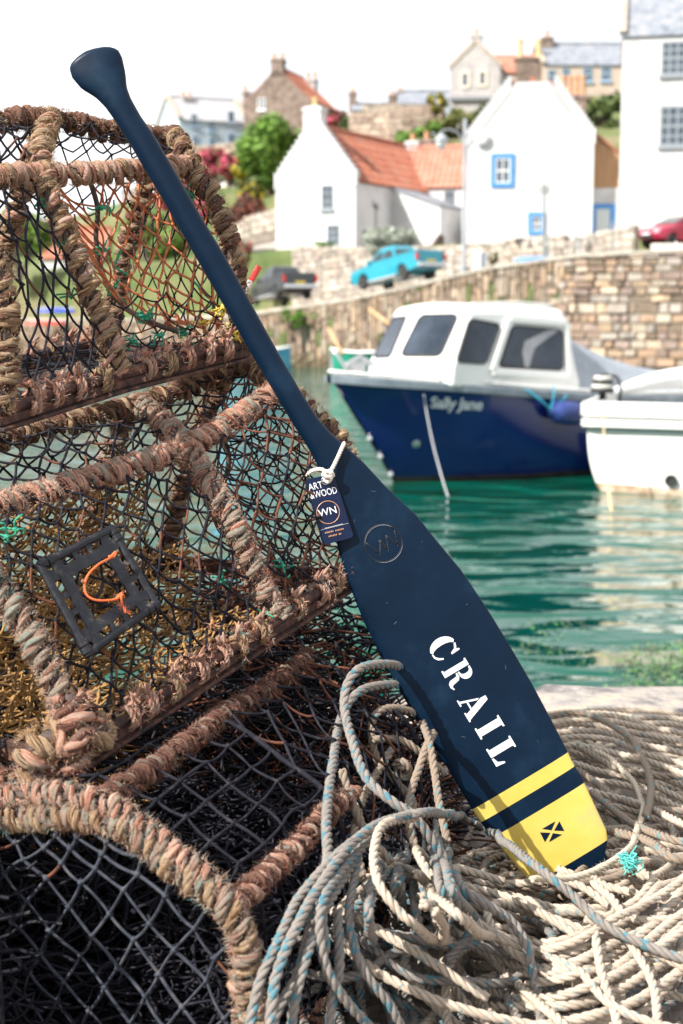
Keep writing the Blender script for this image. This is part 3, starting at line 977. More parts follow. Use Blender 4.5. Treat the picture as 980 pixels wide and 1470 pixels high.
rubble_wall('terrace_wall', 'low rough wall left of the small crow stepped cottage', [hp(325, 352, 76), hp(360, 338, 75), hp(396, 330, 74)], 0.9, 1.0, seed=34, pal=GREYPAL, sz=0.4)
rubble_wall('terrace_wall', 'long garden wall below the pale hilltop house', [hp(250, 226, 99), hp(300, 224, 99), hp(355, 216, 99)], 0.7, 0.6, seed=35, pal=[(0.46, 0.37, 0.30), (0.52, 0.42, 0.34)], sz=0.5)

# ---------------------------------------------------------------- plants
LEAFM = mat('leaf', (0.75, 0.75, 0.75), (1.15, 1.15, 1.15), scale=3, rough=0.65, attr='Col', spec=0.3)
BARK = mat('bark', (0.08, 0.06, 0.045), (0.16, 0.12, 0.09), stretch=(8, 8, 1), scale=3, rough=0.95)
def foliage(mb, c, rad, n, size, cols, rng, clumps=14, hollow=0.55):
    c = np.array(tuple(c)); rad = np.array(rad)
    cc = rng.normal(0, 1, (clumps, 3)); cc /= np.linalg.norm(cc, axis=1)[:, None]
    cc = cc * rng.uniform(hollow, 0.92, (clumps, 1))
    tone = rng.uniform(0.65, 1.25, clumps)
    k = rng.integers(0, clumps, n)
    d = rng.normal(0, 1, (n, 3)); d /= np.linalg.norm(d, axis=1)[:, None]
    p = c + (cc[k] + d * rng.uniform(0.12, 0.38, (n, 1))) * rad
    nrm = d + rng.normal(0, 0.5, (n, 3)); nrm /= np.linalg.norm(nrm, axis=1)[:, None]
    t = np.cross(nrm, rng.normal(0, 1, (n, 3))); t /= np.linalg.norm(t, axis=1)[:, None] + 1e-9
    b = np.cross(nrm, t)
    s = size * rng.uniform(0.6, 1.3, (n, 1))
    v = np.stack([p - t * s, p + b * s * 0.5, p + t * s, p - b * s * 0.5], axis=1).reshape(-1, 3)
    f = np.arange(n)[:, None] * 4 + np.array([[0, 1, 2, 3]])
    colr = np.array(cols)[rng.integers(0, len(cols), n)] * tone[k][:, None] * rng.uniform(0.8, 1.2, (n, 1))
    mb.add(v, f, 0, np.repeat(colr, 4, axis=0))
GRN = [(0.08, 0.18, 0.02), (0.13, 0.26, 0.03), (0.19, 0.33, 0.06)]
DGR = [(0.035, 0.07, 0.02), (0.06, 0.10, 0.03), (0.09, 0.13, 0.04)]
OLV = [(0.12, 0.14, 0.04), (0.18, 0.18, 0.06), (0.10, 0.12, 0.03)]
PNK = [(0.55, 0.06, 0.12), (0.62, 0.12, 0.20), (0.08, 0.13, 0.04)]
RED = [(0.16, 0.05, 0.04), (0.24, 0.08, 0.05), (0.10, 0.07, 0.04)]
SLV = [(0.34, 0.37, 0.31), (0.44, 0.47, 0.40), (0.26, 0.29, 0.23)]
YEL = [(0.60, 0.48, 0.04), (0.50, 0.42, 0.05), (0.12, 0.18, 0.04)]
def bush(label, px0, py0, px1, py1, Y, cols, seed, n=900, size=0.13, depth=None, cat='bush', name='garden_bush', trunk=True, group=None, clumps=14):
    rng = np.random.default_rng(seed)
    a, b = at(px0, py1, Y), at(px1, py0, Y)
    c = (a + b) / 2; rx, rz = abs(b.x - a.x) / 2, abs(b.z - a.z) / 2
    root = thing(name, label, cat, (c.x, c.y, c.z - rz), group)
    mb = MB(); foliage(mb, c, (rx, depth or max(rx * 0.6, rz * 0.8), rz), n, size, cols, rng, clumps=clumps)
    mb.build('crown', LEAFM, root)
    mb = MB()
    for k in range(5):
        q = c + Vector((rng.normal(0, rx * .35), rng.normal(0, rx * .2), rz * rng.uniform(-.1, .4)))
        mb.tube(spline([(c.x + rng.normal(0, .05), c.y, c.z - rz - 0.5), (c.x * .5 + q.x * .5 + rng.normal(0, .1), c.y, c.z - rz * .4), tuple(q)], 0.3), 0.05 if rx < 2 else 0.11, 6)
    mb.build('trunk', BARK, root, smooth=True)
    return root
bush('round bright green tree beside the crow stepped cottage', 342, 162, 432, 268, 82, GRN, 1, n=13000, size=0.15, cat='tree', name='round_tree', clumps=46)
bush('pink blossoming shrub below the pale hilltop house', 278, 212, 326, 254, 88, PNK, 2, n=4200, size=0.13, clumps=34)
bush('smaller pink shrub beside the yellow flowers', 312, 222, 348, 258, 87, PNK, 3, n=2600, size=0.13, clumps=26)
bush('clump of yellow flowers at the foot of the round tree', 333, 222, 364, 260, 86.5, YEL, 4, n=1600, size=0.12, clumps=20)
bush('dark reddish shrub left of the small cottage', 322, 280, 400, 348, 80, RED, 5, n=7000, size=0.14, clumps=36)
bush('yellow green shrub above the reddish one', 340, 258, 400, 306, 83, OLV + YEL[:1], 6, n=3800, size=0.14, clumps=28)
bush('silvery grey green domed shrub in front of the lean-to porch', 522, 324, 598, 368, 67.8, SLV, 7, n=15000, size=0.075, clumps=70)
bush('pink flowering bush right of the brown gabled house', 462, 158, 500, 192, 94, PNK, 8, n=1100, size=0.16)
bush('green garden shrub above the orange pantile ridge', 498, 160, 545, 196, 94.5, OLV, 9, n=1100, size=0.16)
bush('dark green bush under the far chimney', 485, 168, 512, 200, 93, DGR, 10, n=700, size=0.15)
bush('bright green hedge climbing behind the white chimney', 566, 176, 640, 224, 88, GRN, 11, n=2600, size=0.16)
bush('olive hedge below the grey gabled house', 618, 150, 700, 200, 90, OLV, 12, n=2600, size=0.16)
bush('dark hedge between the grey gable and the big white house', 672, 146, 752, 204, 89, DGR + OLV, 13, n=2600, size=0.16)
bush('dark green bushes left of the tall white house', 838, 136, 900, 202, 84, DGR + OLV[:1], 14, n=2600, size=0.16)
bush('yellow green shrub on the hill terrace', 610, 132, 640, 162, 101, OLV + YEL[:1], 15, n=700, size=0.16)
bush('green shrubs on the slope seen through the creel mesh', 150, 310, 268, 400, 82, GRN + OLV, 16, n=5500, size=0.18)
bush('pink shrub on the slope seen through the creel mesh', 215, 245, 310, 325, 84, PNK, 17, n=5000, size=0.17)
bush('olive shrub at the far left behind the creel mesh', -30, 300, 80, 390, 80, OLV + GRN, 18, n=2600, size=0.18)
bush('purple pink flowers by the cottage doorway', 620, 336, 640, 358, 71, [(0.20, 0.07, 0.14), (0.08, 0.12, 0.04)], 19, n=500, size=0.09)
bush('small weed growing on the harbour wall below the big house', 846, 372, 866, 412, 54.6, OLV, 20, n=450, size=0.07)
bush('green weeds sprouting on the harbour wall at the left', 398, 440, 440, 474, 61.4, GRN, 21, n=500, size=0.08)
bush('pinkish shrub at the left end of the terrace wall', 335, 342, 362, 392, 70, PNK[:1] + RED + OLV, 22, n=700, size=0.11)
bush('leafy weeds at the foot of the small cottage gable', 446, 346, 490, 358, 70.5, GRN, 23, n=500, size=0.08)
bush('tuft of weed on the wall top near the lamp', 700, 360, 716, 380, 60, OLV, 24, n=200, size=0.07)

# dark little palm-like plant before the cottage flank
root = thing('palm_plant', 'dark spiky palm on a thin stem against the cottage flank', 'plant', at(538, 356, 69.5))
mb = MB(); top = at(539, 297, 69.5); rng = np.random.default_rng(2)
for k in range(34):
    a = rng.uniform(0, 6.28); e = rng.uniform(-0.5, 0.9)
    d = Vector((math.cos(a) * math.cos(e), math.sin(a) * math.cos(e), math.sin(e)))
    tip = top + d * rng.uniform(0.3, 0.55); s = d.cross(Vector((0, 0, 1))).normalized() * 0.04
    mb.add([tuple(top - s), tuple(top + s), tuple(tip)], [(0, 1, 2)])
mb.build('crown', mat('dark_frond', (0.05, 0.045, 0.03), (0.09, 0.08, 0.05), scale=5, rough=0.8), root)
mb = MB(); mb.tube(np.array([tuple(at(538, 357, 69.5)), tuple(at(539, 325, 69.5)), tuple(top)]), 0.05, 6)
mb.build('trunk', BARK, root)

# ---------------------------------------------------------------- street furniture
def lamp_post():
    Y = 61.0
    b = at(665, 400, Y); t = at(665, 172, Y)
    root = thing('street_lamp', 'white lamp post with a hanging lantern before the big white house', 'street lamp', b)
    wp = mat('white_gloss_paint', (0.28, 0.30, 0.33), (0.34, 0.36, 0.39), scale=3, rough=0.4)
    mb = MB(); mb.lathe([(0.17, -0.4), (0.17, 0.5), (0.12, 0.55), (0.10, 0.9), (0.085, 0.95), (0.075, t.z - b.z), (0.06, t.z - b.z + .05)], b, ns=14)
    mb.build('pole', wp, root, smooth=True, angle=40)
    mb = MB()
    s = at(664, 208, Y); e = at(634, 190, Y)
    mb.tube(spline([tuple(s), tuple(s + Vector((-.15, 0, .42))), tuple(s + Vector((-.5, 0, .62))), tuple(e + Vector((.02, 0, .08)))], 0.06), 0.032, 8)
    s2 = at(666, 208, Y); mb.tube(spline([tuple(s2), tuple(s2 + Vector((.15, 0, .40))), tuple(s2 + Vector((.5, 0, .62)))], 0.06), 0.032, 8)
    mb.build('arm', wp, root, smooth=True)
    mb = MB(); c = at(633, 210, Y)
    mb.lathe([(0.03, .58), (0.07, .56), (0.09, .50), (0.30, .30), (0.32, .24), (0.30, .23)], c, ns=12)
    lan = mb.build('lantern', wp, root, smooth=True, angle=40)
    mb = MB(); mb.lathe([(0.26, .228), (0.23, .10), (0.14, -.10), (0.05, -.16)], c, ns=12)
    mb.build('lamp_glass', mat('frosted_lantern_glass', (0.60, 0.62, 0.62), scale=3, rough=0.2), lan, smooth=True)
lamp_post()
def mast(label, px, y0, y1, Y, r, arms, m, name='mast_pole'):
    b, t = at(px, y0, Y), at(px, y1, Y)
    root = thing(name, label, 'pole', b)
    mb = MB(); mb.tube(np.array([tuple(b - Vector((0, 0, .4))), tuple(b.lerp(t, .5)), tuple(t)]), r, 10); mb.build('pole', m, root, smooth=True, angle=40)
    for (x0, yy, x1) in arms:
        mb = MB(); mb.tube(np.array([tuple(at(x0, yy, Y)), tuple(at((x0 + x1) / 2, yy, Y)), tuple(at(x1, yy, Y))]), r * 0.8, 8); mb.build('cross_arm', m, root, smooth=True)
GALV = mat('galvanised_grey', (0.20, 0.24, 0.24), (0.30, 0.33, 0.33), scale=4, rough=0.6, metal=0.3)
mast('thin grey mast with a cross arm in front of the blue framed window', 781, 374, 262, 57.5, 0.06, ((770, 270, 790), (772, 276, 789)), GALV)
for i, (px, y0, y1, lab) in enumerate(((787, 375, 338, 'short grey post beside the thin mast'), (826, 372, 334, 'short thin post left of the wall weed'), (832, 372, 342, 'second short thin post close to the wall weed'), (879, 364, 318, 'thin grey post beside the blue framed door'))):
    mast(lab, px, y0, y1, 56.5, 0.045, (), GALV, name='short_post')
def cabinet():
    Y = 60.0
    root = thing('utility_cabinet', 'pale grey cabinet on the wall top right of the lamp post', 'cabinet', at(684, 392, Y))
    a, b = at(678, 392, Y), at(691, 360, Y)
    mb = MB(); mb.box((a.x, Y - .2, a.z - .3), (b.x, Y + .3, b.z)); mb.build('body', mat('cabinet_paint', (0.62, 0.65, 0.67), scale=3, rough=0.5), root, bevel=0.02)
    a, b = at(692, 391, Y), at(698, 362, Y)
    mb = MB(); mb.box((a.x, Y - .18, a.z - .3), (b.x, Y + .28, b.z)); mb.build('side_box', mat('cabinet_dark', (0.24, 0.28, 0.34), scale=3, rough=0.5), root, bevel=0.02)
    mb = MB(); a, b = at(679.5, 389, Y), at(689.5, 363, Y); mb.box((a.x, Y - .225, a.z), (b.x, Y - .205, b.z)); mb.build('door', mat('cabinet_paint', (0.62, 0.65, 0.67)), root)
cabinet()
# blue dinghy lying upturned on the wall top
def upturned(c, label, c1, c2):
    root = thing('upturned_dinghy', label, 'boat', c)
    mb = MB(); rings = []
    for t in np.linspace(0, 1, 12):
        w = 0.42 * math.sin(math.pi * (0.06 + 0.86 * t)) ** 0.6; h = 0.20 * math.sin(math.pi * (0.08 + 0.84 * t)) ** 0.5
        x = -0.95 + 1.9 * t
        rings.append([c + Vector((x, w * math.cos(a), h * math.sin(a))) for a in np.linspace(-0.15, math.pi + 0.15, 12)])
    mb.loft(rings)
    mb.build('hull', mat('dinghy_paint_%d' % int(c1[0] * 1000 + c1[2] * 100), c1, c2, scale=3, rough=0.4), root, smooth=True)
    mb = MB(); mb.bar(c + Vector((-.9, 0, .20)), c + Vector((.9, 0, .20)), 0.05, 0.04); mb.build('keel', WFRAME, root)
upturned(at(772, 376, 57.5), 'small bright blue dinghy upturned on the wall top', (0.05, 0.18, 0.50), (0.08, 0.24, 0.58))
upturned(at(80, 448, 71.0), 'royal blue dinghy upturned on the road seen through the top creel', (0.015, 0.05, 0.50), (0.02, 0.07, 0.55))
upturned(at(66, 466, 69.5), 'red dinghy upturned on the road seen through the top creel', (0.55, 0.05, 0.03), (0.62, 0.08, 0.05))

# ---------------------------------------------------------------- vehicles
TYRE = mat('tyre_rubber', (0.02, 0.02, 0.02), (0.035, 0.035, 0.035), scale=20, rough=0.85)
RIM = mat('alloy_rim', (0.45, 0.46, 0.48), scale=5, rough=0.35, metal=0.7)
CARGL = mat('car_glass', (0.02, 0.03, 0.035), (0.04, 0.05, 0.055), scale=3, rough=0.08, spec=0.8)
CHRM = mat('bright_trim', (0.62, 0.63, 0.65), scale=5, rough=0.25, metal=0.6)
TAILR = mat('tail_lamp_red', (0.50, 0.02, 0.015), scale=5, rough=0.25)
PLATE = mat('yellow_plate', (0.65, 0.48, 0.06), scale=5, rough=0.5)
BLK = mat('black_trim', (0.02, 0.02, 0.022), scale=6, rough=0.6)
def place_vehicle(root, p, fwd, pitch=0.0):
    f = Vector((fwd.x, fwd.y, 0)).normalized()
    q = Matrix(((f.x, -f.y, 0), (f.y, f.x, 0), (0, 0, 1))).to_4x4() @ Matrix.Rotation(pitch, 4, 'Y')
    root.matrix_basis = Matrix.Translation(p) @ q @ Matrix.Scale(root.get('_s', 1.0), 4)
def car_lofts(mb, prof, hw, mi=0, taper=0.0):
    """prof: list of (x, z) outline of the side; body half width hw, rounded over the upper edge"""
    n = len(prof)
    cx = sum(p[0] for p in prof) / n; cz = sum(p[1] for p in prof) / n
    rings = []
    for y, k in ((-hw, 0.93), (-hw + .05, 0.985), (-hw + .12, 1.0), (hw - .12, 1.0), (hw - .05, 0.985), (hw, 0.93)):
        rings.append([Vector((cx + (x - cx) * k, y, cz + (z - cz) * k)) for x, z in prof])
    mb.loft(rings, mi)
def wheel(root, x, y, r=0.335, w=0.22):
    s = 1 if y > 0 else -1
    mb = MB(); mb.lathe([(r * .74, -w / 2), (r * .95, -w / 2), (r, -w / 2 + .04), (r, w / 2 - .04), (r * .95, w / 2), (r * .74, w / 2)], (x, y, r), axis=(0, s, 0), ns=24)
    wh = mb.build('wheel', TYRE, root, smooth=True, angle=40)
    mb = MB(); mb.lathe([(0.02, w / 2 - .02), (r * .2, w / 2 - .01), (r * .3, w / 2 - .05), (r * .66, w / 2 - .03), (r * .74, w / 2 + .012), (r * .75, -w / 2)], (x, y, r), axis=(0, s, 0), ns=20)
    mb.build('rim', RIM, wh, smooth=True, angle=40)
def pane_box(mb, pts, y, s, th=0.012):
    """side window: polygon (x, z) on the flank at height-dependent y"""
    mb.prism([Vector((x, s * (y - (z - 1.05) * 0.22), z)) for x, z in pts], Vector((0, s * th, 0)))
def pickup(label, p, fwd, pitch, paint, s=1.0, name='pickup_truck'):
    root = thing(name, label, 'pickup')
    mb = MB()
    hw = 0.88
    low = [(-2.45, 0.42), (-1.88, 0.32), (-1.86, .46), (-1.79, .62), (-1.64, .74), (-1.45, .79), (-1.26, .74), (-1.11, .62), (-1.04, .30), (1.09, .28), (1.16, .60), (1.31, .74), (1.50, .78), (1.69, .74), (1.84, .60), (1.91, .30), (2.35, .36), (2.42, .62), (2.40, .84), (2.25, .97), (1.30, 1.10), (0.9, 1.12), (-2.48, 1.10)]
    car_lofts(mb, low, hw)
    mb.build('body', paint, root, smooth=True, angle=35)
    # cab with raked screens
    def ringc(z, x0, x1, w): return [Vector((x0, -w, z)), Vector((x1, -w, z)), Vector((x1, w, z)), Vector((x0, w, z))]
    mb = MB(); mb.loft([ringc(1.08, -0.95, 1.15, .84), ringc(1.14, -0.95, 1.08, .83), ringc(1.62, -0.72, 0.38, .66), ringc(1.73, -0.62, 0.15, .60), ringc(1.77, -0.5, 0.0, .5)])
    mb.build('cab', paint, root, smooth=True, angle=35)
    mb = MB()
    for sy in (1, -1):
        for w in ([(-0.80, 1.17), (-0.12, 1.17), (-0.12, 1.56), (-0.62, 1.56)], [(-0.02, 1.17), (0.86, 1.17), (0.34, 1.56), (-0.02, 1.56)]):
            n = [Vector((x, sy * (0.838 - (z - 1.14) * 0.386), z)) for x, z in w]
            mb.prism(n, Vector((0, sy * .012, 0)))
    mb.build('side_window', CARGL, root)
    mb = MB(); mb.prism([Vector((1.03, -.74, 1.18)), Vector((1.03, .74, 1.18)), Vector((0.46, .60, 1.55)), Vector((0.46, -.60, 1.55))], Vector((.02, 0, .02)))
    mb.build('windscreen', CARGL, root)
    mb = MB(); mb.prism([Vector((-.945, -.72, 1.18)), Vector((-.945, .72, 1.18)), Vector((-.755, .58, 1.54)), Vector((-.755, -.58, 1.54))], Vector((-.02, 0, .006)))
    mb.build('rear_window', CARGL, root)
    # load bed: open box
    mb = MB()
    mb.box((-2.46, -.86, 1.095), (-1.0, -.76, 1.20)); mb.box((-2.46, .76, 1.095), (-1.0, .86, 1.20)); mb.box((-2.49, -.759, .62), (-2.42, .759, 1.20))
    mb.build('tailgate', paint, root, bevel=0.015)
    for sy in (1, -1):
        mb = MB(); mb.box((-2.505, sy * .865 - .09, .74), (-2.40, sy * .865 + .03, 1.08)); mb.build('tail_lamp', TAILR, root, bevel=0.01)
        mb = MB(); mb.box((2.20, sy * .72 - .16, .76), (2.41, sy * .72 + .12, .93)); mb.build('headlight', CHRM, root, bevel=0.02)
        mb = MB(); mb.box((0.80, sy * .92 - .07, 1.10), (0.95, sy * .92 + .07, 1.27)); mb.build('wing_mirror', paint, root, bevel=0.02)
        mb = MB(); mb.box((-0.98, sy * .90 - .07, .25), (1.03, sy * .90 + .07, .33)); mb.build('side_step', CHRM, root, bevel=0.01)
        wheel(root, 1.5, sy * .80); wheel(root, -1.45, sy * .80)
    mb = MB(); mb.box((-2.60, -.85, .44), (-2.44, .85, .61)); mb.build('bumper', CHRM, root, bevel=0.03)
    mb = MB(); mb.box((-2.515, -.26, .66), (-2.495, .26, .77)); mb.build('number_plate', PLATE, root)
    mb = MB(); mb.box((2.30, -.80, .42), (2.50, .80, .62)); mb.build('bumper', BLK, root, bevel=0.03)
    root['_s'] = s
    place_vehicle(root, p, fwd, pitch)
    del root['_s']
    return root
TURQ = mat('turquoise_car_paint', (0.01, 0.25, 0.34), (0.015, 0.29, 0.39), scale=1, rough=0.3, coat=0.6)
BLACKP = mat('black_car_paint', (0.02, 0.022, 0.026), scale=1, rough=0.3, coat=0.6)
CRIM = mat('crimson_car_paint', (0.36, 0.012, 0.05), scale=1, rough=0.3, coat=0.6)
fw = Vector((-0.58, 0.70, 0))
c = wl(wall_t(569) + 1.2, 3.0, 0); c.z = ground_z(wall_t(569) + 1.2, 3) + 0.02
slope = math.atan2(wall_top(wall_t(620)) - wall_top(wall_t(510)), wall_t(620) - wall_t(510)) * 0.95
c = at(570, 405, 63.0); c.z = at(570, 409, 63.0).z
pickup('turquoise pickup truck parked on the sloping road', c, fw, slope * 0.9, TURQ, s=0.92)
c = at(404, 430, 66.0); c.z = at(404, 434, 66.0).z
pickup('black pickup with red tail lamp parked lower down the road', c, Vector((-0.35, 0.75, 0)), slope * 0.6, BLACKP, s=0.90)

def hatchback(label, p, fwd, paint, s=1.0):
    root = thing('red_car', label, 'car')
    mb = MB()
    low = [(-2.0, 0.40), (-1.62, 0.34), (-1.55, .58), (-1.30, .70), (-1.05, .58), (-0.98, .32), (0.98, .32), (1.05, .58), (1.30, .70), (1.55, .58), (1.62, .34), (2.0, .38), (2.08, .58), (2.0, .76), (1.75, .88), (0.95, 1.0), (-1.95, 1.02), (-2.06, .80)]
    car_lofts(mb, low, 0.86); mb.build('body', paint, root, smooth=True, angle=35)
    def ringc(z, x0, x1, w): return [Vector((x0, -w, z)), Vector((x1, -w, z)), Vector((x1, w, z)), Vector((x0, w, z))]
    mb = MB(); mb.loft([ringc(.96, -1.9, 1.15, .80), ringc(1.04, -1.85, 1.02, .78), ringc(1.40, -1.45, 0.25, .62), ringc(1.47, -1.25, 0.0, .55)]); mb.build('cab', paint, root, smooth=True, angle=35)
    mb = MB()
    for sy in (1, -1):
        for w in ([(-1.55, 1.08), (-0.35, 1.08), (-0.35, 1.38), (-1.30, 1.38)], [(-0.25, 1.08), (0.82, 1.08), (0.28, 1.38), (-0.25, 1.38)]):
            mb.prism([Vector((x, sy * (0.785 - (z - 1.04) * 0.44), z)) for x, z in w], Vector((0, sy * .012, 0)))
    mb.build('side_window', CARGL, root)
    mb = MB(); mb.prism([Vector((0.99, -.70, 1.07)), Vector((0.99, .70, 1.07)), Vector((0.32, .57, 1.38)), Vector((0.32, -.57, 1.38))], Vector((.02, 0, .025))); mb.build('windscreen', CARGL, root)
    for sy in (1, -1):
        mb = MB(); mb.box((1.80, sy * .66 - .16, .62), (2.06, sy * .66 + .14, .80)); mb.build('headlight', CHRM, root, bevel=0.02)
        wheel(root, 1.30, sy * .78, 0.31, .2); wheel(root, -1.30, sy * .78, 0.31, .2)
    mb = MB(); mb.box((1.99, -.45, .42), (2.09, .45, .56)); mb.build('grille', BLK, root, bevel=0.01)
    mb = MB(); mb.box((2.085, -.26, .57), (2.10, .26, .66)); mb.build('number_plate', WFRAME, root)
    root['_s'] = s; place_vehicle(root, p, fwd, 0); del root['_s']
c = at(978, 357, 60.5)
hatchback('crimson car at the right edge below the tall white house', c, Vector((-0.80, -0.42, 0)), CRIM, 0.92)
# pale kerb block before the red car
mb = MB(); a, b = at(936, 357, 57.5), at(985, 350, 57.5); mb.box((a.x, 57.2, a.z - .3), (b.x, 57.8, b.z))
tag(mb.build('painted_block', mat('white_kerb_paint', (0.62, 0.58, 0.52), (0.72, 0.68, 0.62), scale=4, rough=0.9), bevel=0.04), 'whitish painted stone block in front of the crimson car', 'block')

# ---------------------------------------------------------------- boats
def boat_hull(mb_out, L, sections, closed_bow=True):
    pass
NAVY = mat('navy_gelcoat', (0.005, 0.016, 0.125), (0.007, 0.020, 0.15), scale=1.2, rough=0.16, coat=0.5)
ANTIF = mat('dark_antifoul', (0.02, 0.018, 0.02), (0.05, 0.04, 0.035), scale=5, rough=0.7)
GELW = mat('white_gelcoat', (0.72, 0.72, 0.70), (0.78, 0.78, 0.76), scale=1.5, rough=0.28)
RUBR = mat('grey_rubbing_strake', (0.10, 0.13, 0.16), (0.20, 0.24, 0.27), scale=4, rough=0.5)
TARP = mat('grey_canvas', (0.24, 0.27, 0.31), (0.33, 0.36, 0.40), scale=3, rough=0.85, bump=0.3, bscale=6, bdist=0.05)
LROPE = mat('mooring_rope_pale', (0.46, 0.47, 0.50), (0.60, 0.60, 0.62), scale=40, rough=0.8)

def motor_boat():
    bw = atz(566, 692, 0.0)                                          # stem at the water
    ang = R(37.0)
    u = Vector((math.cos(ang), math.sin(ang), 0)); v = Vector((math.sin(ang), -math.cos(ang), 0))
    root = thing('cabin_boat', 'navy blue cabin boat with white wheelhouse and name in script on the bow', 'boat', bw)
    L = 5.6
    B = lambda x, y, z: bw + u * x + v * y + Vector((0, 0, z))
    # stations: x at waterline, half-beam at gunwale, half-beam at water, sheer height, forward rake of the top
    st = [(0.0, 0.03, 0.02, 1.50, -1.12), (0.25, 0.40, 0.12, 1.46, -0.98), (0.6, 0.68, 0.30, 1.41, -0.70), (1.1, 0.92, 0.52, 1.34, -0.38), (1.8, 1.07, 0.78, 1.25, -0.12), (2.7, 1.12, 0.92, 1.17, 0), (3.7, 1.10, 0.95, 1.11, 0), (4.7, 1.03, 0.90, 1.08, 0), (L, 0.95, 0.82, 1.07, 0)]
    rows = 9
    def pt(s, f, side):
        x, bg, bwl, sh, rk = s
        # f 0 keel .. 1 gunwale
        if f < 0.25:
            k = f / 0.25; z = -0.38 + 0.38 * k; y = bwl * k ** 0.6; xx = x + 0.18 * (1 - k)
        else:
            k = (f - 0.25) / 0.75; z = sh * k; y = bwl + (bg - bwl) * (k ** 0.75); xx = x + rk * k ** 1.05
        return B(xx, side * y, z)
    mb = MB()
    fs = [0, 0.1, 0.2, 0.25, 0.29, 0.35, 0.44, 0.53, 0.62, 0.71, 0.80, 0.88, 0.94, 1.0]
    for side in (1, -1):
        P = []
        for i, f in enumerate(fs):
            row = [pt(s, f, side) for s in st]
            # plank lands: the hull steps slightly at each strake
            P.append([tuple(p + v * side * (0.012 if i % 2 else 0.0)) for p in row])
        low = P[:5]; up_ = P[4:]
        if side < 0: low = [r[::-1] for r in low]; up_ = [r[::-1] for r in up_]
        mb.grid(np.array(low), 1); mb.grid(np.array(up_), 0)
    tr = [pt(st[-1], f, 1) for f in fs] + [pt(st[-1], f, -1) for f in fs[::-1]]
    mb.add([tuple(p) for p in tr], [tuple(range(len(tr)))], 0)
    hull = mb.build('hull', [NAVY, ANTIF], root, smooth=True, angle=50)
    # rubbing strake
    for side in (1, -1):
        mb = MB()
        P = spline([pt(s, 1.0, side) + v * side * 0.02 - Vector((0, 0, .06)) for s in st], 0.1)
        T, Nn, Bn = frames(P)
        rg = []
        for p in P:
            p = Vector(tuple(p)); rg.append([p + v * side * .0 + Vector((0, 0, -.045)), p + v * side * .05 + Vector((0, 0, -.04)), p + v * side * .05 + Vector((0, 0, .05)), p + v * side * 0 + Vector((0, 0, .07))])
        mb.loft(rg)
        mb.build('rubbing_strake', RUBR, root)
    # white toe rail and deck
    mb = MB()
    for i in range(len(st) - 1):
        a, b = pt(st[i], 1, 1), pt(st[i + 1], 1, 1); c, d = pt(st[i + 1], 1, -1), pt(st[i], 1, -1)
        up = Vector((0, 0, .02)); mid0, mid1 = (a + d) / 2 + Vector((0, 0, .05)), (b + c) / 2 + Vector((0, 0, .05))
        mb.add([tuple(a + up), tuple(b + up), tuple(mid1), tuple(mid0)], [(0, 1, 2, 3)]); mb.add([tuple(mid0), tuple(mid1), tuple(c + up), tuple(d + up)], [(0, 1, 2, 3)])
    mb.build('deck', GELW, root, smooth=True)
    mb = MB()
    for side in (1, -1):
        P = spline([pt(s, 1.0, side) + Vector((0, 0, .05)) - v * side * .03 for s in st], 0.1)
        mb.tube(P, 0.020, 8)
    mb.build('toe_rail', GELW, root, smooth=True)
    # wheelhouse, drawn on its port plane (offset y = +0.80) and on the raked front
    Pp = B(2.0, 0.95, 1.3)
    side_n = (v + Vector((0, 0, 0.14))).normalized()
    S_ = lambda px, py, h=0.0: atplane(px, py, Pp, side_n) + side_n * h
    fb = S_(650, 528); ft = S_(676, 447); rb = S_(832, 548); rt = S_(810, 449)
    off = lambda p, y: p - v * ((p - bw).dot(v) - y)
    # mirrored starboard corners
    mir = lambda p: p - v * (2 * (p - bw).dot(v))
    # front: V-shaped screen whose centre lies ahead of the corners
    fcb = bw + u * ((fb - bw).dot(u) - 0.30) + Vector((0, 0, fb.z - 0.0 - bw.z + .0)); fcb.z = fb.z + 0.04
    fct = ft + (fcb - fb) * 0.94
    crown = 0.07
    dn = Vector((0, 0, -0.25))
    mb = MB()
    ring0 = [fcb + dn, fb + dn, rb + dn, mir(rb) + dn, mir(fb) + dn]
    ring1 = [fcb, fb, rb, mir(rb), mir(fb)]
    ring2 = [fct, ft, rt, mir(rt), mir(ft)]
    def inset(r, k, dz): 
        c = sum(r, Vector()) / len(r); return [p.lerp(c, k) + Vector((0, 0, dz)) for p in r]
    mb.loft([ring0, ring1, ring2, inset(ring2, 0.07, 0.05), inset(ring2, 0.22, 0.085), inset(ring2, 0.6, 0.11)])
    cab = mb.build('wheelhouse', GELW, root, smooth=True, angle=28, bevel=0.03)
    # roof rail
    mb = MB()
    rr = inset(ring2, 0.12, 0.10)
    mb.tube(spline([rr[1], rr[1].lerp(rr[2], .5) + Vector((0, 0, .03)), rr[2]], 0.1), 0.02, 6)
    mb.build('grab_rail', GELW, root, smooth=True)
    glass = mat('boat_glass', (0.012, 0.020, 0.035), (0.05, 0.065, 0.09), scale=1.6, rough=0.06, spec=0.5)
    seal = mat('window_rubber', (0.02, 0.02, 0.022), scale=4, rough=0.6)
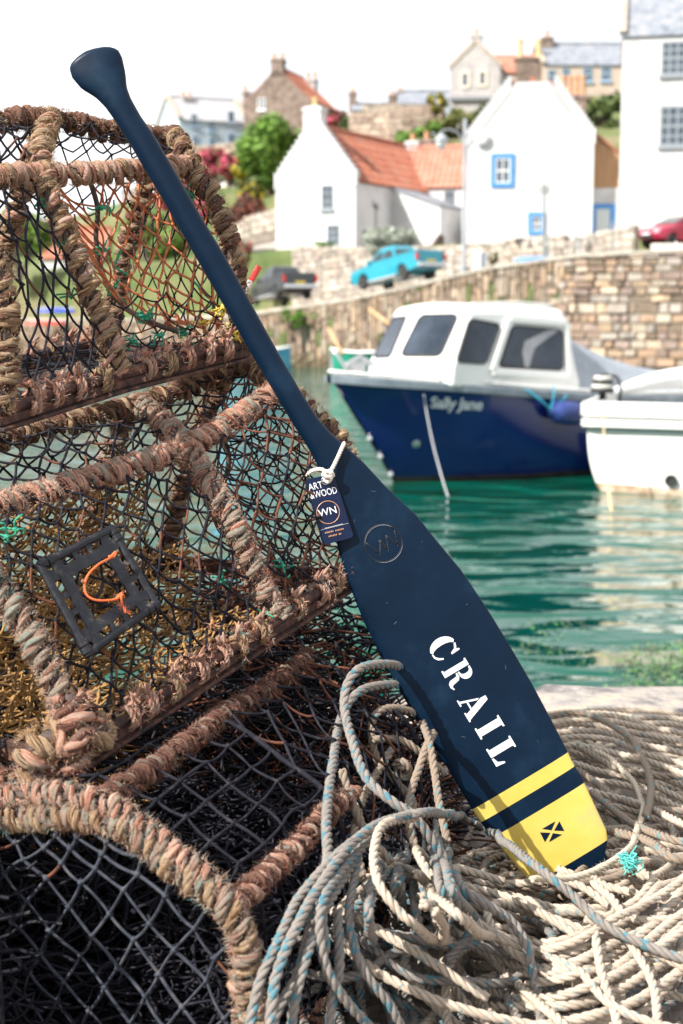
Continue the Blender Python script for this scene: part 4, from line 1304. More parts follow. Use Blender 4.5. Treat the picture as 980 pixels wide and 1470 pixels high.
    def pane(pts, n, name='window', g=glass):
        """rounded window: pts are world corners on the cabin"""
        poly = []
        k = len(pts)
        for i in range(k):
            a, b, c = pts[i - 1], pts[i], pts[(i + 1) % k]
            r = 0.09
            d0, d1 = (a - b).normalized() * r, (c - b).normalized() * r
            for t in np.linspace(0, 1, 6): poly.append(b + d0 * (1 - t) ** 2 + d1 * t ** 2)
        mb = MB(); mb.prism([p - n * 0.01 for p in poly], n * 0.03)
        w = mb.build(name, g, cab)
        mb = MB(); P = [tuple(p + n * 0.016) for p in poly]; P.append(P[0]); mb.tube(np.array(P), 0.017, 6, cap=False)
        mb.build('window_seal', seal, w, smooth=True)
        return w
    # side panes
    pane([S_(654, 519), S_(673, 458), S_(717, 466), S_(697, 522)], side_n)
    w4 = pane([S_(715, 526), S_(735, 468), S_(806, 474), S_(807, 531)], side_n)
    # moulded surround of the aft pane
    mb = MB()
    P = [S_(705, 534, .02), S_(730, 458, .02), S_(812, 464, .02), S_(816, 541, .02)]
    for a, b in zip(P, P[1:] + P[:1]): mb.bar(a, b, 0.10, 0.05, up=side_n)
    mb.build('window_frame', GELW, cab, bevel=0.015)
    # curtain and post inside shown as pale shapes behind the glass edge
    mb = MB()
    mb.prism([S_(748, 505, .024), S_(752, 490, .024), S_(785, 474, .024), S_(800, 474, .024), S_(765, 500, .024), S_(757, 528, .024), S_(752, 528, .024)], side_n * 0.006)
    mb.build('folded_blind', mat('pale_blind', (0.26, 0.27, 0.29), (0.36, 0.36, 0.38), scale=4, rough=0.8), w4)
    # front panes
    nf = (fb - fcb).cross(fct - fcb).normalized()
    if nf.dot(CAM - fcb) < 0: nf = -nf
    Fp = lambda px, py: atplane(px, py, fcb, nf)
    pane([Fp(575, 511), Fp(604, 453), Fp(658, 452), Fp(632, 511)], nf)
    nf2 = (mir(fb) - fcb).cross(fct - fcb).normalized()
    if nf2.dot(u) > 0: nf2 = -nf2
    a0, a1 = fcb.lerp(mir(fb), 0.16).lerp(fct.lerp(mir(ft), 0.16), 0.12), fcb.lerp(mir(fb), 0.86).lerp(fct.lerp(mir(ft), 0.86), 0.12)
    b0, b1 = fcb.lerp(mir(fb), 0.16).lerp(fct.lerp(mir(ft), 0.16), 0.86), fcb.lerp(mir(fb), 0.86).lerp(fct.lerp(mir(ft), 0.86), 0.86)
    pane([a0, b0, b1, a1], nf2)
    # canvas over the cockpit
    A = [rt + Vector((0, 0, .03)), rb + Vector((0, 0, -.05))]
    mb = MB(); rings = []
    sternl = [pt(s, 1, 1) for s in st][-1]
    for t in np.linspace(0, 1, 9):
        x = (rt - bw).dot(u) * (1 - t) + (L - 0.15) * t
        ztop = rt.z + .04 - (rt.z - 1.28) * (t ** 0.55) + 0.02 * math.sin(t * 9)
        hw = 0.93 * (1 - t) + 0.95 * t
        zl = 1.14
        ring = []
        for a in np.linspace(0, 1, 9):
            y = -hw + 2 * hw * a
            k = 1 - abs(2 * a - 1) ** 3.5
            ring.append(B(x, y, zl + (ztop - zl) * k))
        rings.append(ring)
    mb.loft(rings, closed_ring=False)
    mb.build('cockpit_canvas', TARP, root, smooth=True)
    # bow fittings
    mb = MB()
    tip = pt(st[0], 1, 1)
    mb.tube(spline([B(-0.95, .18, 1.55), B(-1.05, .05, 1.78), B(-1.05, -.05, 1.78), B(-0.95, -.18, 1.55)], .05), .025, 8)
    mb.box((-.12, -.06, -.02), (.12, .06, .10), M=Matrix.Translation(B(-.70, 0.05, 1.56)))
    mb.tube(np.array([tuple(B(-.85, -.03, 1.60)), tuple(B(-.6, 0, 1.72)), tuple(B(-.4, .02, 1.62))]), .04, 8)
    mb.build('bow_fitting', mat('stainless', (0.45, 0.46, 0.47), scale=4, rough=0.35, metal=0.6), root, smooth=True, angle=40)
    mb = MB(); c = pt(st[2], 0.62, 1)
    for px, py, r in ((596, 635, .055), (524, 617, .03), (535, 653, .045), (545, 684, .03)):
        pass
    # skin fitting on the hull side: lies on the hull surface
    def on_hull(xw, f): 
        xs = [s[0] for s in st]
        s = tuple(np.interp(xw, xs, [q[i] for q in st]) for i in range(5)); return pt(s, f, 1)
    def hull_at(px, py):
        best = None
        for xw in np.linspace(0, L, 113):
            for f in np.linspace(0.25, 1, 61):
                p = on_hull(xw, f); d = p - CAM
                t = d.dot(CF); x_, y_ = 490 + d.dot(CX) / t * FPX, 735 - d.dot(CU) / t * FPX
                e = (x_ - px) ** 2 + (y_ - py) ** 2
                if best is None or e < best[0]: best = (e, p, xw, f)
        return best
    e, p, xw, f = hull_at(596, 636)
    nrm = (on_hull(xw + .1, f) - p).cross(on_hull(xw, min(1, f + .05)) - p).normalized()
    if nrm.dot(CAM - p) < 0: nrm = -nrm
    mb = MB(); mb.lathe([(.055, -.02), (.055, .02), (.04, .03), (.0, .03)], p, axis=nrm, ns=14); mb.build('skin_fitting', CHRM, hull, smooth=True, angle=40)
    # stem band rivets
    for k, (px_, py_) in enumerate(((524, 617), (535, 653), (545, 684))):
        q = pt(st[0], 0.25 + 0.75 * (0.42 - 0.17 * k) if k < 3 else .3, 1)
        mb = MB(); mb.lathe([(.035, -.02), (.035, .02), (.0, .03)], q - u * .03 + v * .03, axis=(v - u), ns=10); mb.build('stem_bolt', CHRM, hull, smooth=True, angle=40)
    # the name in script on the bow
    vts, fcs = text_polys('Sally Jane', 1.0, 0.35, 0.95, 0.022)
    w = vts[:, 0].max()
    q0, q1 = hull_at(617, 583), hull_at(689, 589)
    x0, x1, f0, f1 = q0[2], q1[2], q0[3], q1[3]
    mb = MB(); pts = []
    for x, y, _ in vts:
        k = x / w
        xx = x0 + (x1 - x0) * k
        base = on_hull(xx, f0 + (f1 - f0) * k)
        up = (on_hull(xx, min(1.0, f0 + (f1 - f0) * k + .06)) - base).normalized()
        pts.append(tuple(base + up * (y * 0.24) + v * 0.04))
    mb.add(pts, fcs); mb.build('lettering', mat('white_vinyl', (0.70, 0.71, 0.74), scale=4, rough=0.5), hull)
    # pale rubbing panel aft of the name
    # mooring line from the rail down into the water
    mb = MB()
    P = spline([tuple(at(604, 536, 19.0)), tuple(at(611, 585, 18.9)), tuple(at(622, 640, 18.7)), tuple(at(637, 695, 18.3)), tuple(at(649, 731, 17.3)), tuple(atz(645, 737, -0.05))], 0.03)
    mb.tube(P, 0.0085, 7)
    tag(mb.build('mooring_line', LROPE, smooth=True), 'pale mooring line hanging from the navy boat rail into the water', 'rope')
    # fender with turquoise rope
    c = hull_at(800, 592)
    p = c[1] + v * 0.16
    fr_ = thing('boat_fender', 'blue sausage fender hung on the navy hull by turquoise rope', 'fender', p)
    mb = MB(); ax = (u * 0.97 + Vector((0, 0, -.12)))
    prof = [(0.02, -.34), (0.05, -.33), (.06, -.29), (.13, -.25), (.165, -.16), (.17, 0), (.165, .16), (.13, .25), (.06, .29), (.05, .33), (.02, .34)]
    mb.lathe(prof, p, axis=ax, ns=18); mb.build('fender_body', mat('blue_fender_vinyl', (0.02, 0.04, 0.17), (0.03, 0.055, 0.22), scale=5, rough=0.35), fr_, smooth=True)
    mb = MB(); a = p - ax.normalized() * .32
    top = pt(st[5], 1, 1) ; top = hull_at(752, 545)[1] + v * .08
    mb.tube(spline([tuple(top), tuple(top.lerp(a, .5) + v * .05), tuple(a + v * .03)], .03), .016, 6)
    for dx, dz in ((.28, .20), (.02, .34), (.22, -.18)):
        mb.tube(spline([tuple(a), tuple(a + u * dx * .5 + Vector((0, 0, dz * .6)) + v * .05), tuple(a + u * dx + Vector((0, 0, dz)) + v * .03)], .03), .013, 6)
    mb.build('fender_rope', mat('turquoise_rope', (0.02, 0.30, 0.45), (0.04, 0.38, 0.52), scale=30, rough=0.7), fr_, smooth=True)
motor_boat()

def white_boat():
    # transom towards the viewer, bow away to the upper left
    bwl = atz(930, 706, 0.0)
    root = thing('white_fishing_boat', 'white open fishing boat with rounded stern at the right edge', 'boat', bwl)
    s_ = Vector((0.92, -0.39, 0)); f_ = Vector((0.39, 0.92, 0))     # across, forward
    P0 = at(835, 640, 18.6); P0.z = 0
    Wd = 2.5
    zg = lambda: 0
    GZt = at(838, 590, 18.6).z
    def sec(t, k):
        """t 0 transom .. 1 bow, k -1..1 round the girth from port gunwale to starboard gunwale"""
        half = Wd / 2 * (1 - 0.9 * max(0, t - 0.45) ** 2 / 0.30) if t > 0.45 else Wd / 2 * (0.95 + 0.05 * math.sin(t * 3))
        half = max(half, 0.02)
        a = k * math.pi / 2
        x = half * math.copysign(abs(math.sin(a)) ** 0.70, k)
        z = -0.40 + (GZt + 0.40 + 0.12 * t) * (1 - abs(math.cos(a)) ** 0.72)
        c = P0 + s_ * (Wd / 2) + f_ * (t * 4.8)
        return c + s_ * x + Vector((0, 0, z))
    mb = MB()
    ks = np.linspace(-1, 1, 41); ts = [0, .02, .1, .2, .35, .5, .65, .8, .92, 1.0]
    rings = [[sec(t, k) - f_ * (-.0) for k in ks] for t in ts]
    # rounded stern quarter: pull the first ring in
    r0 = [p.lerp(P0 + s_ * Wd / 2 + Vector((0, 0, p.z * .97 + .02)), 0.045) - f_ * 0.03 for p in rings[0]]
    mb.grid(np.array([[tuple(p) for p in r] for r in [r0] + rings]))
    n = len(ks); 
    mb.add([tuple(p) for p in r0], [tuple(range(n))])
    paint = mat('white_boat_paint', (0.74, 0.73, 0.71), (0.80, 0.80, 0.78), (0.68, 0.64, 0.58), scale=2.2, rough=0.35, lo=0.25, hi=0.85)
    hull = mb.build('hull', paint, root, smooth=True, angle=45)
    # weathered band at the waterline, a thin shell outside the hull
    mb = MB()
    kk = [k for k in np.linspace(-1, 1, 161)]
    band = []
    for t in ts:
        band.append([p + Vector((0, 0, 0)) for p in [sec(t, k) for k in kk] if p.z < 0.13])
    m_ = min(len(b) for b in band)
    cpt = P0 + s_ * Wd / 2 + f_ * 2
    bb = [[p + (p - Vector((cpt.x, cpt.y, p.z))).normalized() * 0.006 for p in b[:m_]] for b in band]
    b0 = [p.lerp(P0 + s_ * Wd / 2 + Vector((0, 0, p.z)), 0.035) - f_ * 0.05 for p in bb[0]]
    mb.grid(np.array([[tuple(p) for p in r] for r in [b0] + bb]))
    mb.add([tuple(p) for p in b0], [tuple(range(len(b0)))])
    mb.build('boot_top', mat('brown_boot_top', (0.22, 0.13, 0.08), (0.42, 0.30, 0.20), (0.60, 0.52, 0.44), scale=6, rough=0.7), root, smooth=True, angle=45)
    # gunwale: two white strakes with a dark gap, running round port side, transom and starboard side
    def gun(dz, r_, m, nm):
        mb = MB()
        port = [sec(t, -1) - s_ * 0.03 + Vector((0, 0, dz)) for t in ts]; star = [sec(t, 1) + s_ * .03 + Vector((0, 0, dz)) for t in ts]
        a, b = port[0] - f_ * .07, star[0] - f_ * .07
        path = port[::-1][2:] + [a.lerp(b, .04), a.lerp(b, .3), a.lerp(b, .7), a.lerp(b, .96)] + star[:-2]
        P = spline(path, 0.08)
        rg = []
        T, Nn, Bn = frames(P)
        for i, p in enumerate(P):
            t = Vector(tuple(T[i])); o = Vector((t.y, -t.x, 0)).normalized(); p = Vector(tuple(p))
            rg.append([p + o * q * r_[0] + Vector((0, 0, w * r_[1])) for q, w in ((-1, -1), (1, -.8), (1, .8), (-1, 1))])
        mb.loft(rg)
        mb.build(nm, m, root)
    gun(0.03, (.055, .10), GELW, 'gunwale'); gun(-0.145, (.045, .055), paint, 'rubbing_strake'); gun(-.215, (.035, .012), mat('dark_green_line', (0.02, 0.05, 0.05), scale=4, rough=0.5), 'sheer_line')
    # boards and rolled sail cover inside
    mb = MB()
    a = at(880, 562, 19.3); b = at(1040, 546, 20.3)
    mb.tube(spline([tuple(a), tuple(a.lerp(b, .5) + Vector((0, 0, .10))), tuple(b)], .08), np.interp(np.linspace(0, 1, len(spline([tuple(a), tuple(a.lerp(b, .5) + Vector((0, 0, .10))), tuple(b)], .08))), [0, .2, .8, 1], [.05, .10, .17, .19]), 12)
    mb.build('rolled_cover', mat('white_cover', (0.66, 0.67, 0.68), (0.76, 0.76, 0.76), scale=5, rough=0.8, bump=.4, bscale=8, bdist=.03), root, smooth=True)
    mb = MB()
    c = P0 + s_ * Wd / 2
    mb.prism([c - s_ * 1.0 + f_ * .3 + Vector((0, 0, GZt - .25)), c + s_ * 1.0 + f_ * .3 + Vector((0, 0, GZt - .25)), c + s_ * 1.0 + f_ * 3.4 + Vector((0, 0, GZt - .25)), c - s_ * 1.0 + f_ * 3.4 + Vector((0, 0, GZt - .25))], Vector((0, 0, .03)))
    mb.build('deck', mat('deck_grey', (0.40, 0.40, 0.38), scale=4, rough=.8), root)
    # exhaust hole in the transom
    p = at(965, 690, 17.9)
    tr_o = P0 + s_ * Wd / 2 - f_ * .06
    p = atplane(963, 690, tr_o, -f_)
    mb = MB(); mb.lathe([(.0, .008), (.055, .008), (.06, .03), (.078, .03), (.082, -.02)], p - f_ * .01, axis=-f_, ns=16)
    mb.build('exhaust_outlet', BLK, hull, smooth=True, angle=40)
    # black cleat with a coil on the quarter
    q = at(865, 552, 18.9)
    mb = MB()
    for k in range(4):
        P = [tuple(q + Vector((.13 * math.cos(a) * (1 - .1 * k), .10 * math.sin(a), -.08 + .055 * k))) for a in np.linspace(0, 6.28, 20)]
        mb.tube(np.array(P), .035, 6, k % 2, cap=False)
    mb.tube(np.array([tuple(q + Vector((0, 0, -.2))), tuple(q), tuple(q + Vector((0, 0, .14)))]), .05, 8)
    mb.tube(spline([tuple(q + Vector((.05, 0, .12))), tuple(q + Vector((.18, 0, .10))), tuple(q + Vector((.24, 0, -.05))), tuple(q + Vector((.22, 0, -.25)))], .03), .02, 6)
    mb.build('bollard', [BLK, mat('pale_coil', (0.55, 0.54, 0.50), scale=20, rough=.8)], root, smooth=True)
    mb = MB()
    P = spline([tuple(at(866, 590, 18.0)), tuple(at(868, 650, 17.5)), tuple(at(873, 700, 17.2)), tuple(at(878, 735, 16.6)), tuple(atz(881, 750, -0.04))], 0.03)
    mb.tube(P, np.interp(np.arange(len(P)), [0, len(P)], [.010, .026]), 6)
    tag(mb.build('mooring_line', mat('tan_mooring_rope', (0.48, 0.36, 0.20), (0.58, 0.46, 0.28), scale=30, rough=.8), smooth=True), 'tan mooring line dropping from the white boat into the water', 'rope')
white_boat()

def dinghy(label, px0, px1, py, Y, m, h=0.45, name='moored_dinghy', inner=None):
    a, b = at(px0, py, Y), at(px1, py, Y)
    L = abs(b.x - a.x); c = (a + b) / 2
    root = thing(name, label, 'boat', (c.x, Y, 0))
    mb = MB(); rings = []
    for t in np.linspace(0, 1, 13):
        w = 0.62 * (1 - (2 * t - 1) ** 4 * .5) * (1 if t < .5 else (1 - ((t - .5) * 2) ** 2.4 * .96)); x = c.x + L / 2 - L * t
        z1 = c.z + h * .0 + 0.16 * (2 * t - 1) ** 2
        rings.append([Vector((x, Y + w * k_, z1 - (z1 + 0.15) * (1 - abs(k_) ** 2.6))) for k_ in np.linspace(-1, 1, 13)])
    mb.grid(np.array([[tuple(p) for p in r] for r in rings]))
    mb.add([tuple(p) for p in rings[0]], [tuple(range(13))])
    mb.build('hull', m, root, smooth=True, angle=50)
    for s in (0, -1):
        mb = MB(); mb.tube(spline([tuple(r[s]) for r in rings], .15), .045, 7); mb.build('gunwale', WFRAME, root, smooth=True)
    mb = MB()
    for t in (4, 8):
        p, q = rings[t][1], rings[t][-2]; mb.bar(p + Vector((0, 0, -.08)), q + Vector((0, 0, -.08)), .22, .04)
    mb.build('thwart', mat('thwart_wood', (0.30, 0.20, 0.12), scale=5, rough=.8), root)
dinghy('green dinghy moored behind the bow of the navy boat', 474, 566, 506, 56.0, mat('green_boat_paint', (0.01, 0.20, 0.13), (0.015, 0.26, 0.17), scale=3, rough=.4))
dinghy('light blue dinghy moored by the wall behind the paddle shaft', 312, 417, 503, 58.0, mat('light_blue_boat_paint', (0.10, 0.36, 0.55), (0.16, 0.44, 0.62), scale=3, rough=.4))
# spars sticking up behind the bow
for i, (x0, y0, x1, y1, lab) in enumerate(((530, 444, 562, 468, 'orange boat hook propped behind the wheelhouse'), (472, 472, 486, 498, 'short orange stake behind the bow of the navy boat'))):
    mb = MB(); a, b = at(x0, y0, 25.2), at(x1, y1, 24.8); mb.tube(np.array([tuple(a), tuple(a.lerp(b, .5)), tuple(b + (b - a) * .4)]), .035, 8)
    tag(mb.build('boat_hook', mat('orange_varnish', (0.55, 0.28, 0.14), (0.62, 0.36, 0.20), scale=8, rough=.5), smooth=True), lab, 'pole')

# ---------------------------------------------------------------- seaweed floating by the quay
rng = np.random.default_rng(77)
n = 110000
cols_ = np.array([(0.08, 0.22, 0.035), (0.13, 0.27, 0.06), (0.05, 0.11, 0.03), (0.12, 0.13, 0.05), (0.10, 0.17, 0.06), (0.06, 0.07, 0.035), (0.16, 0.24, 0.11), (0.10, 0.19, 0.08)])
x = rng.uniform(0.5, 7.0, n); y = 6.8 + rng.beta(1.3, 2.0, n) * 4.2
cl = np.sin(x * 2.1 + y * 1.7) + np.sin(x * 5.3 - y * 3.1) * 0.7 + np.sin(y * 6.0 + x) * 0.5
keep = (cl + rng.normal(0, 0.5, n) + (x - 1.7) * 0.9 + (9.4 - y) * 0.9) > 1.05
x, y = x[keep], y[keep]; n = len(x)
mb = MB()
p = np.stack([x, y, rng.uniform(0.004, 0.03, n)], axis=1)
a = rng.uniform(0, 6.28, n); s = rng.uniform(0.004, 0.020, n) * np.where(rng.random(n) < 0.04, 2.2, 1.0)
d = np.stack([np.cos(a), np.sin(a), rng.normal(0, .25, n)], axis=1); e = np.stack([-np.sin(a), np.cos(a), rng.normal(0, .25, n)], axis=1)
v = np.stack([p - d * s[:, None], p + e * s[:, None] * .45, p + d * s[:, None] * 1.1, p - e * s[:, None] * .5], axis=1).reshape(-1, 3)
cc = cols_[rng.integers(0, len(cols_), n)] * rng.uniform(.7, 1.3, (n, 1))
mb.add(v, np.arange(n)[:, None] * 4 + np.array([[0, 1, 2, 3]]), 0, np.repeat(cc, 4, axis=0))
o = mb.build('seaweed', mat('wet_seaweed', (0.8, 0.8, 0.8), (1.1, 1.1, 1.1), scale=5, rough=.35, attr='Col'))
tag(o, 'green and brown seaweed fragments floating at the quay foot', 'seaweed', kind='stuff')
# ================================================================ FOREGROUND
GZ = 1.25                                                           # top of the quay

# ---------------------------------------------------------------- materials of the foreground
def rope_mat(name, base, dark, fleck, fl_lo=0.58):
    m = mat(name, dark, base, base, rp=True, scale=22, stretch=(1, 3, 30), rough=0.85, bump=0.6, bscale=260, bdist=0.002, spec=0.25, lo=0.3, hi=0.55)
    nt = m.node_tree; N, L = nt.nodes, nt.links
    b = N['Principled BSDF']
    old = b.inputs['Base Color'].links[0].from_socket
    co = N.new('ShaderNodeAttribute'); co.attribute_name = 'rp'
    mp = N.new('ShaderNodeMapping'); mp.inputs['Scale'].default_value = (70, 40, 60)
    L.new(co.outputs['Vector'], mp.inputs['Vector'])
    no = N.new('ShaderNodeTexNoise'); no.inputs['Scale'].default_value = 1.0; no.inputs['Detail'].default_value = 2
    L.new(mp.outputs['Vector'], no.inputs['Vector'])
    mr = N.new('ShaderNodeMapRange'); mr.inputs['From Min'].default_value = fl_lo; mr.inputs['From Max'].default_value = fl_lo + 0.06
    mr.inputs['To Max'].default_value = 0.85
    L.new(no.outputs['Fac'], mr.inputs['Value'])
    mx = N.new('ShaderNodeMix'); mx.data_type = 'RGBA'
    mx.inputs['B'].default_value = rgb(fleck)
    L.new(mr.outputs['Result'], mx.inputs['Factor']); L.new(old, mx.inputs['A'])
    L.new(mx.outputs['Result'], b.inputs['Base Color'])
    return m

ROPE_GREY = rope_mat('rope_shaded_grey_teal', (0.25, 0.225, 0.205), (0.09, 0.078, 0.07), (0.06, 0.20, 0.26), 0.56)  # teal-flecked grey, darkened to put the creels' shade into its colour
ROPE_TAN = rope_mat('rope_sunlit_tan', (0.50, 0.42, 0.34), (0.25, 0.19, 0.145), (0.22, 0.30, 0.31), 0.61)  # tan kept paler; sun on the right of the pile put into colour
ROPE_BROWN = rope_mat('rope_weathered_brown', (0.28, 0.22, 0.17), (0.12, 0.09, 0.07), (0.10, 0.25, 0.28), 0.60)
ROPE_PALE = rope_mat('rope_pale_plain', (0.58, 0.50, 0.39), (0.40, 0.33, 0.24), (0.62, 0.58, 0.50), 0.66)
WRAP = {}
for nm, tones in (('brown', ((0.032, 0.017, 0.011), (0.25, 0.135, 0.065), (0.56, 0.40, 0.26), (0.34, 0.29, 0.22), (0.12, 0.06, 0.035))),
                  ('peach', ((0.05, 0.018, 0.014), (0.46, 0.18, 0.115), (0.66, 0.43, 0.33), (0.38, 0.33, 0.29), (0.11, 0.32, 0.29))),
                  ('teal', ((0.04, 0.024, 0.02), (0.33, 0.17, 0.125), (0.46, 0.37, 0.29), (0.07, 0.28, 0.26), (0.42, 0.17, 0.10))),
                  ('dark', ((0.010, 0.007, 0.008), (0.10, 0.040, 0.030), (0.28, 0.14, 0.10), (0.13, 0.12, 0.11), (0.36, 0.14, 0.09)))):
    m_ = mat('wrap_rope_' + nm, tones[0], tones[1], tones[2], rp=True, scale=17, stretch=(1, 8, 60), rough=0.95, bump=0.9, bscale=220, bdist=0.003, spec=0.15, lo=0.34, hi=0.54)
    rmp = [n for n in m_.node_tree.nodes if n.type == 'VALTORGB'][0].color_ramp
    e_ = rmp.elements.new(0.60); e_.color = rgb(tones[3])
    e_ = rmp.elements.new(0.68); e_.color = rgb(tones[4])
    WRAP[nm] = m_
FUZZ = mat('rope_fibre', (0.30, 0.20, 0.12), (0.52, 0.38, 0.26), (0.24, 0.36, 0.32), scale=30, rough=0.95, spec=0.1)
CORE = mat('dark_hoop_core', (0.03, 0.025, 0.025), (0.09, 0.06, 0.05), scale=40, rough=0.8)
NETB = mat('black_twine', (0.005, 0.005, 0.009), (0.014, 0.014, 0.022), (0.05, 0.042, 0.042), scale=60, rough=0.75, spec=0.2, bump=0.4, bscale=600, bdist=0.001, hi=0.75)
NETO = mat('orange_twine', (0.36, 0.09, 0.035), (0.58, 0.18, 0.07), (0.10, 0.05, 0.04), scale=30, rough=0.75, bump=0.4, bscale=600, bdist=0.001)
NETR = mat('rust_brown_twine', (0.035, 0.016, 0.014), (0.15, 0.058, 0.034), (0.07, 0.035, 0.03), scale=35, rough=0.8, spec=0.2)
NETY = mat('ochre_twine', (0.09, 0.045, 0.012), (0.34, 0.18, 0.05), (0.19, 0.12, 0.06), scale=30, rough=0.75)
RUST = mat('rusty_steel', (0.014, 0.009, 0.010), (0.062, 0.024, 0.018), (0.17, 0.085, 0.05), scale=45, rough=0.8, bump=1.0, bscale=110, bdist=0.005, hi=0.72)
GREENT = mat('green_twine', (0.01, 0.16, 0.09), (0.03, 0.33, 0.20), scale=60, rough=0.7)
YELT = mat('yellow_twine', (0.55, 0.36, 0.03), (0.70, 0.52, 0.10), scale=60, rough=0.7)

# ---------------------------------------------------------------- quay
def quay():
    mb = MB()
    # paved top with an uneven stone edge towards the water
    xs = np.linspace(-14, 14, 141)
    ys = np.concatenate([np.linspace(-8, 1, 10), np.linspace(1.2, 4.0, 57)])
    rng = np.random.default_rng(3)
    edge = 3.74 + 0.08 * np.sin(xs * 2.3) + 0.06 * np.sin(xs * 5.1 + 1)
    P = np.zeros((len(xs), len(ys) + 3, 3))
    for i, x in enumerate(xs):
        for j, y in enumerate(ys):
            yy = y if y < 1 else 1 + (y - 1) / 3.0 * (edge[i] - 1)
            z = GZ + 0.012 * math.sin(x * 7 + y * 3) * math.cos(y * 9 - x) + rng.normal(0, 0.006)
            P[i, j] = (x, yy, z)
        P[i, len(ys)] = (x, edge[i] + 0.05, GZ - 0.05)
        P[i, len(ys) + 1] = (x, edge[i] + 0.10, GZ - 0.5)
        P[i, len(ys) + 2] = (x, edge[i] + 0.25, -1.6)
    mb.grid(P)
    m = mat('quay_stone', (0.10, 0.08, 0.07), (0.24, 0.20, 0.17), (0.36, 0.31, 0.27), scale=3.0, rough=0.9, bump=0.8, bscale=30, bdist=0.02, lo=0.3, hi=0.7)
    o = mb.build('quay', m, smooth=True)
    tag(o, kind='structure')
    # coping stones at the edge
    spots = ((940, 1012, 0.42, 0.20, 0.035, 'weathered grey coping stone on the quay edge beside the seaweed'),
             (742, 1014, 0.26, 0.16, 0.025, 'small pale coping stone behind the paddle blade'))
    for px, py, w, d, h, lab in spots:
        c = atz(px, py, GZ + 0.03)
        b = MB()
        ring = []
        rg = np.random.default_rng(int(px))
        nn = 22
        rad = [(1 + rg.normal(0, 0.07)) for _ in range(nn)]
        for zz, k in ((-0.02, 1.02), (h * 0.6, 1.0), (h * 0.9, 0.93), (h, 0.75), (h * 1.02, 0.3)):
            ring.append([(c.x + w * k * rad[i] * math.copysign(abs(math.cos(2 * math.pi * i / nn)) ** 0.6, math.cos(2 * math.pi * i / nn)),
                          c.y + d * k * rad[i] * math.copysign(abs(math.sin(2 * math.pi * i / nn)) ** 0.6, math.sin(2 * math.pi * i / nn)),
                          GZ + zz + 0.004 * math.sin(i * 2.1)) for i in range(nn)])
        b.loft(ring)
        o = b.build('coping_stone', mat('coping_rock', (0.13, 0.12, 0.12), (0.30, 0.27, 0.25), (0.42, 0.33, 0.25), scale=9, rough=0.9, bump=0.8, bscale=40, bdist=0.01), smooth=True, angle=50)
        tag(o, lab, 'stone')
quay()

# ---------------------------------------------------------------- creels (lobster pots)
def fuzz_on(mb, P, r, n, rng, mi=1, ln=0.010, rp=None):
    """loose fibres standing off a wrapped rope"""
    T, N, B = frames(P)
    k = rng.integers(0, len(P), n)
    a = rng.uniform(0, 2 * math.pi, n)
    o = N[k] * np.cos(a)[:, None] + B[k] * np.sin(a)[:, None]
    d = o + T[k] * rng.normal(0, 0.8, n)[:, None] + rng.normal(0, 0.35, (n, 3))
    d /= np.linalg.norm(d, axis=1)[:, None]
    L = rng.uniform(0.4, 1.3, n)[:, None] * ln
    p = P[k] + o * r * 0.92
    w = np.cross(d, rng.normal(0, 1, (n, 3)))
    w /= np.linalg.norm(w, axis=1)[:, None] + 1e-9
    w *= 0.00026
    bend = rng.normal(0, 0.35, (n, 3)) * L
    v = np.stack([p - w, p + w, p + d * L * 0.6 + w * 0.8, p + d * L * 0.6 - w * 0.8, p + d * L + bend], axis=1)
    base = np.arange(n)[:, None] * 5
    f4 = base + np.array([[0, 1, 2, 3]])
    f3 = base + np.array([[3, 2, 4]])
    n0 = mb.n
    rpv = None
    if rp is not None:
        rpv = np.zeros((n * 5, 3)); rpv[:, 0] = np.repeat(k * 0.02 + a * 0.02, 5); rpv[:, 1] = rp
    mb.add(v.reshape(-1, 3), f4, mi, rp=rpv)
    mb.F.append((f3 + n0, mi))

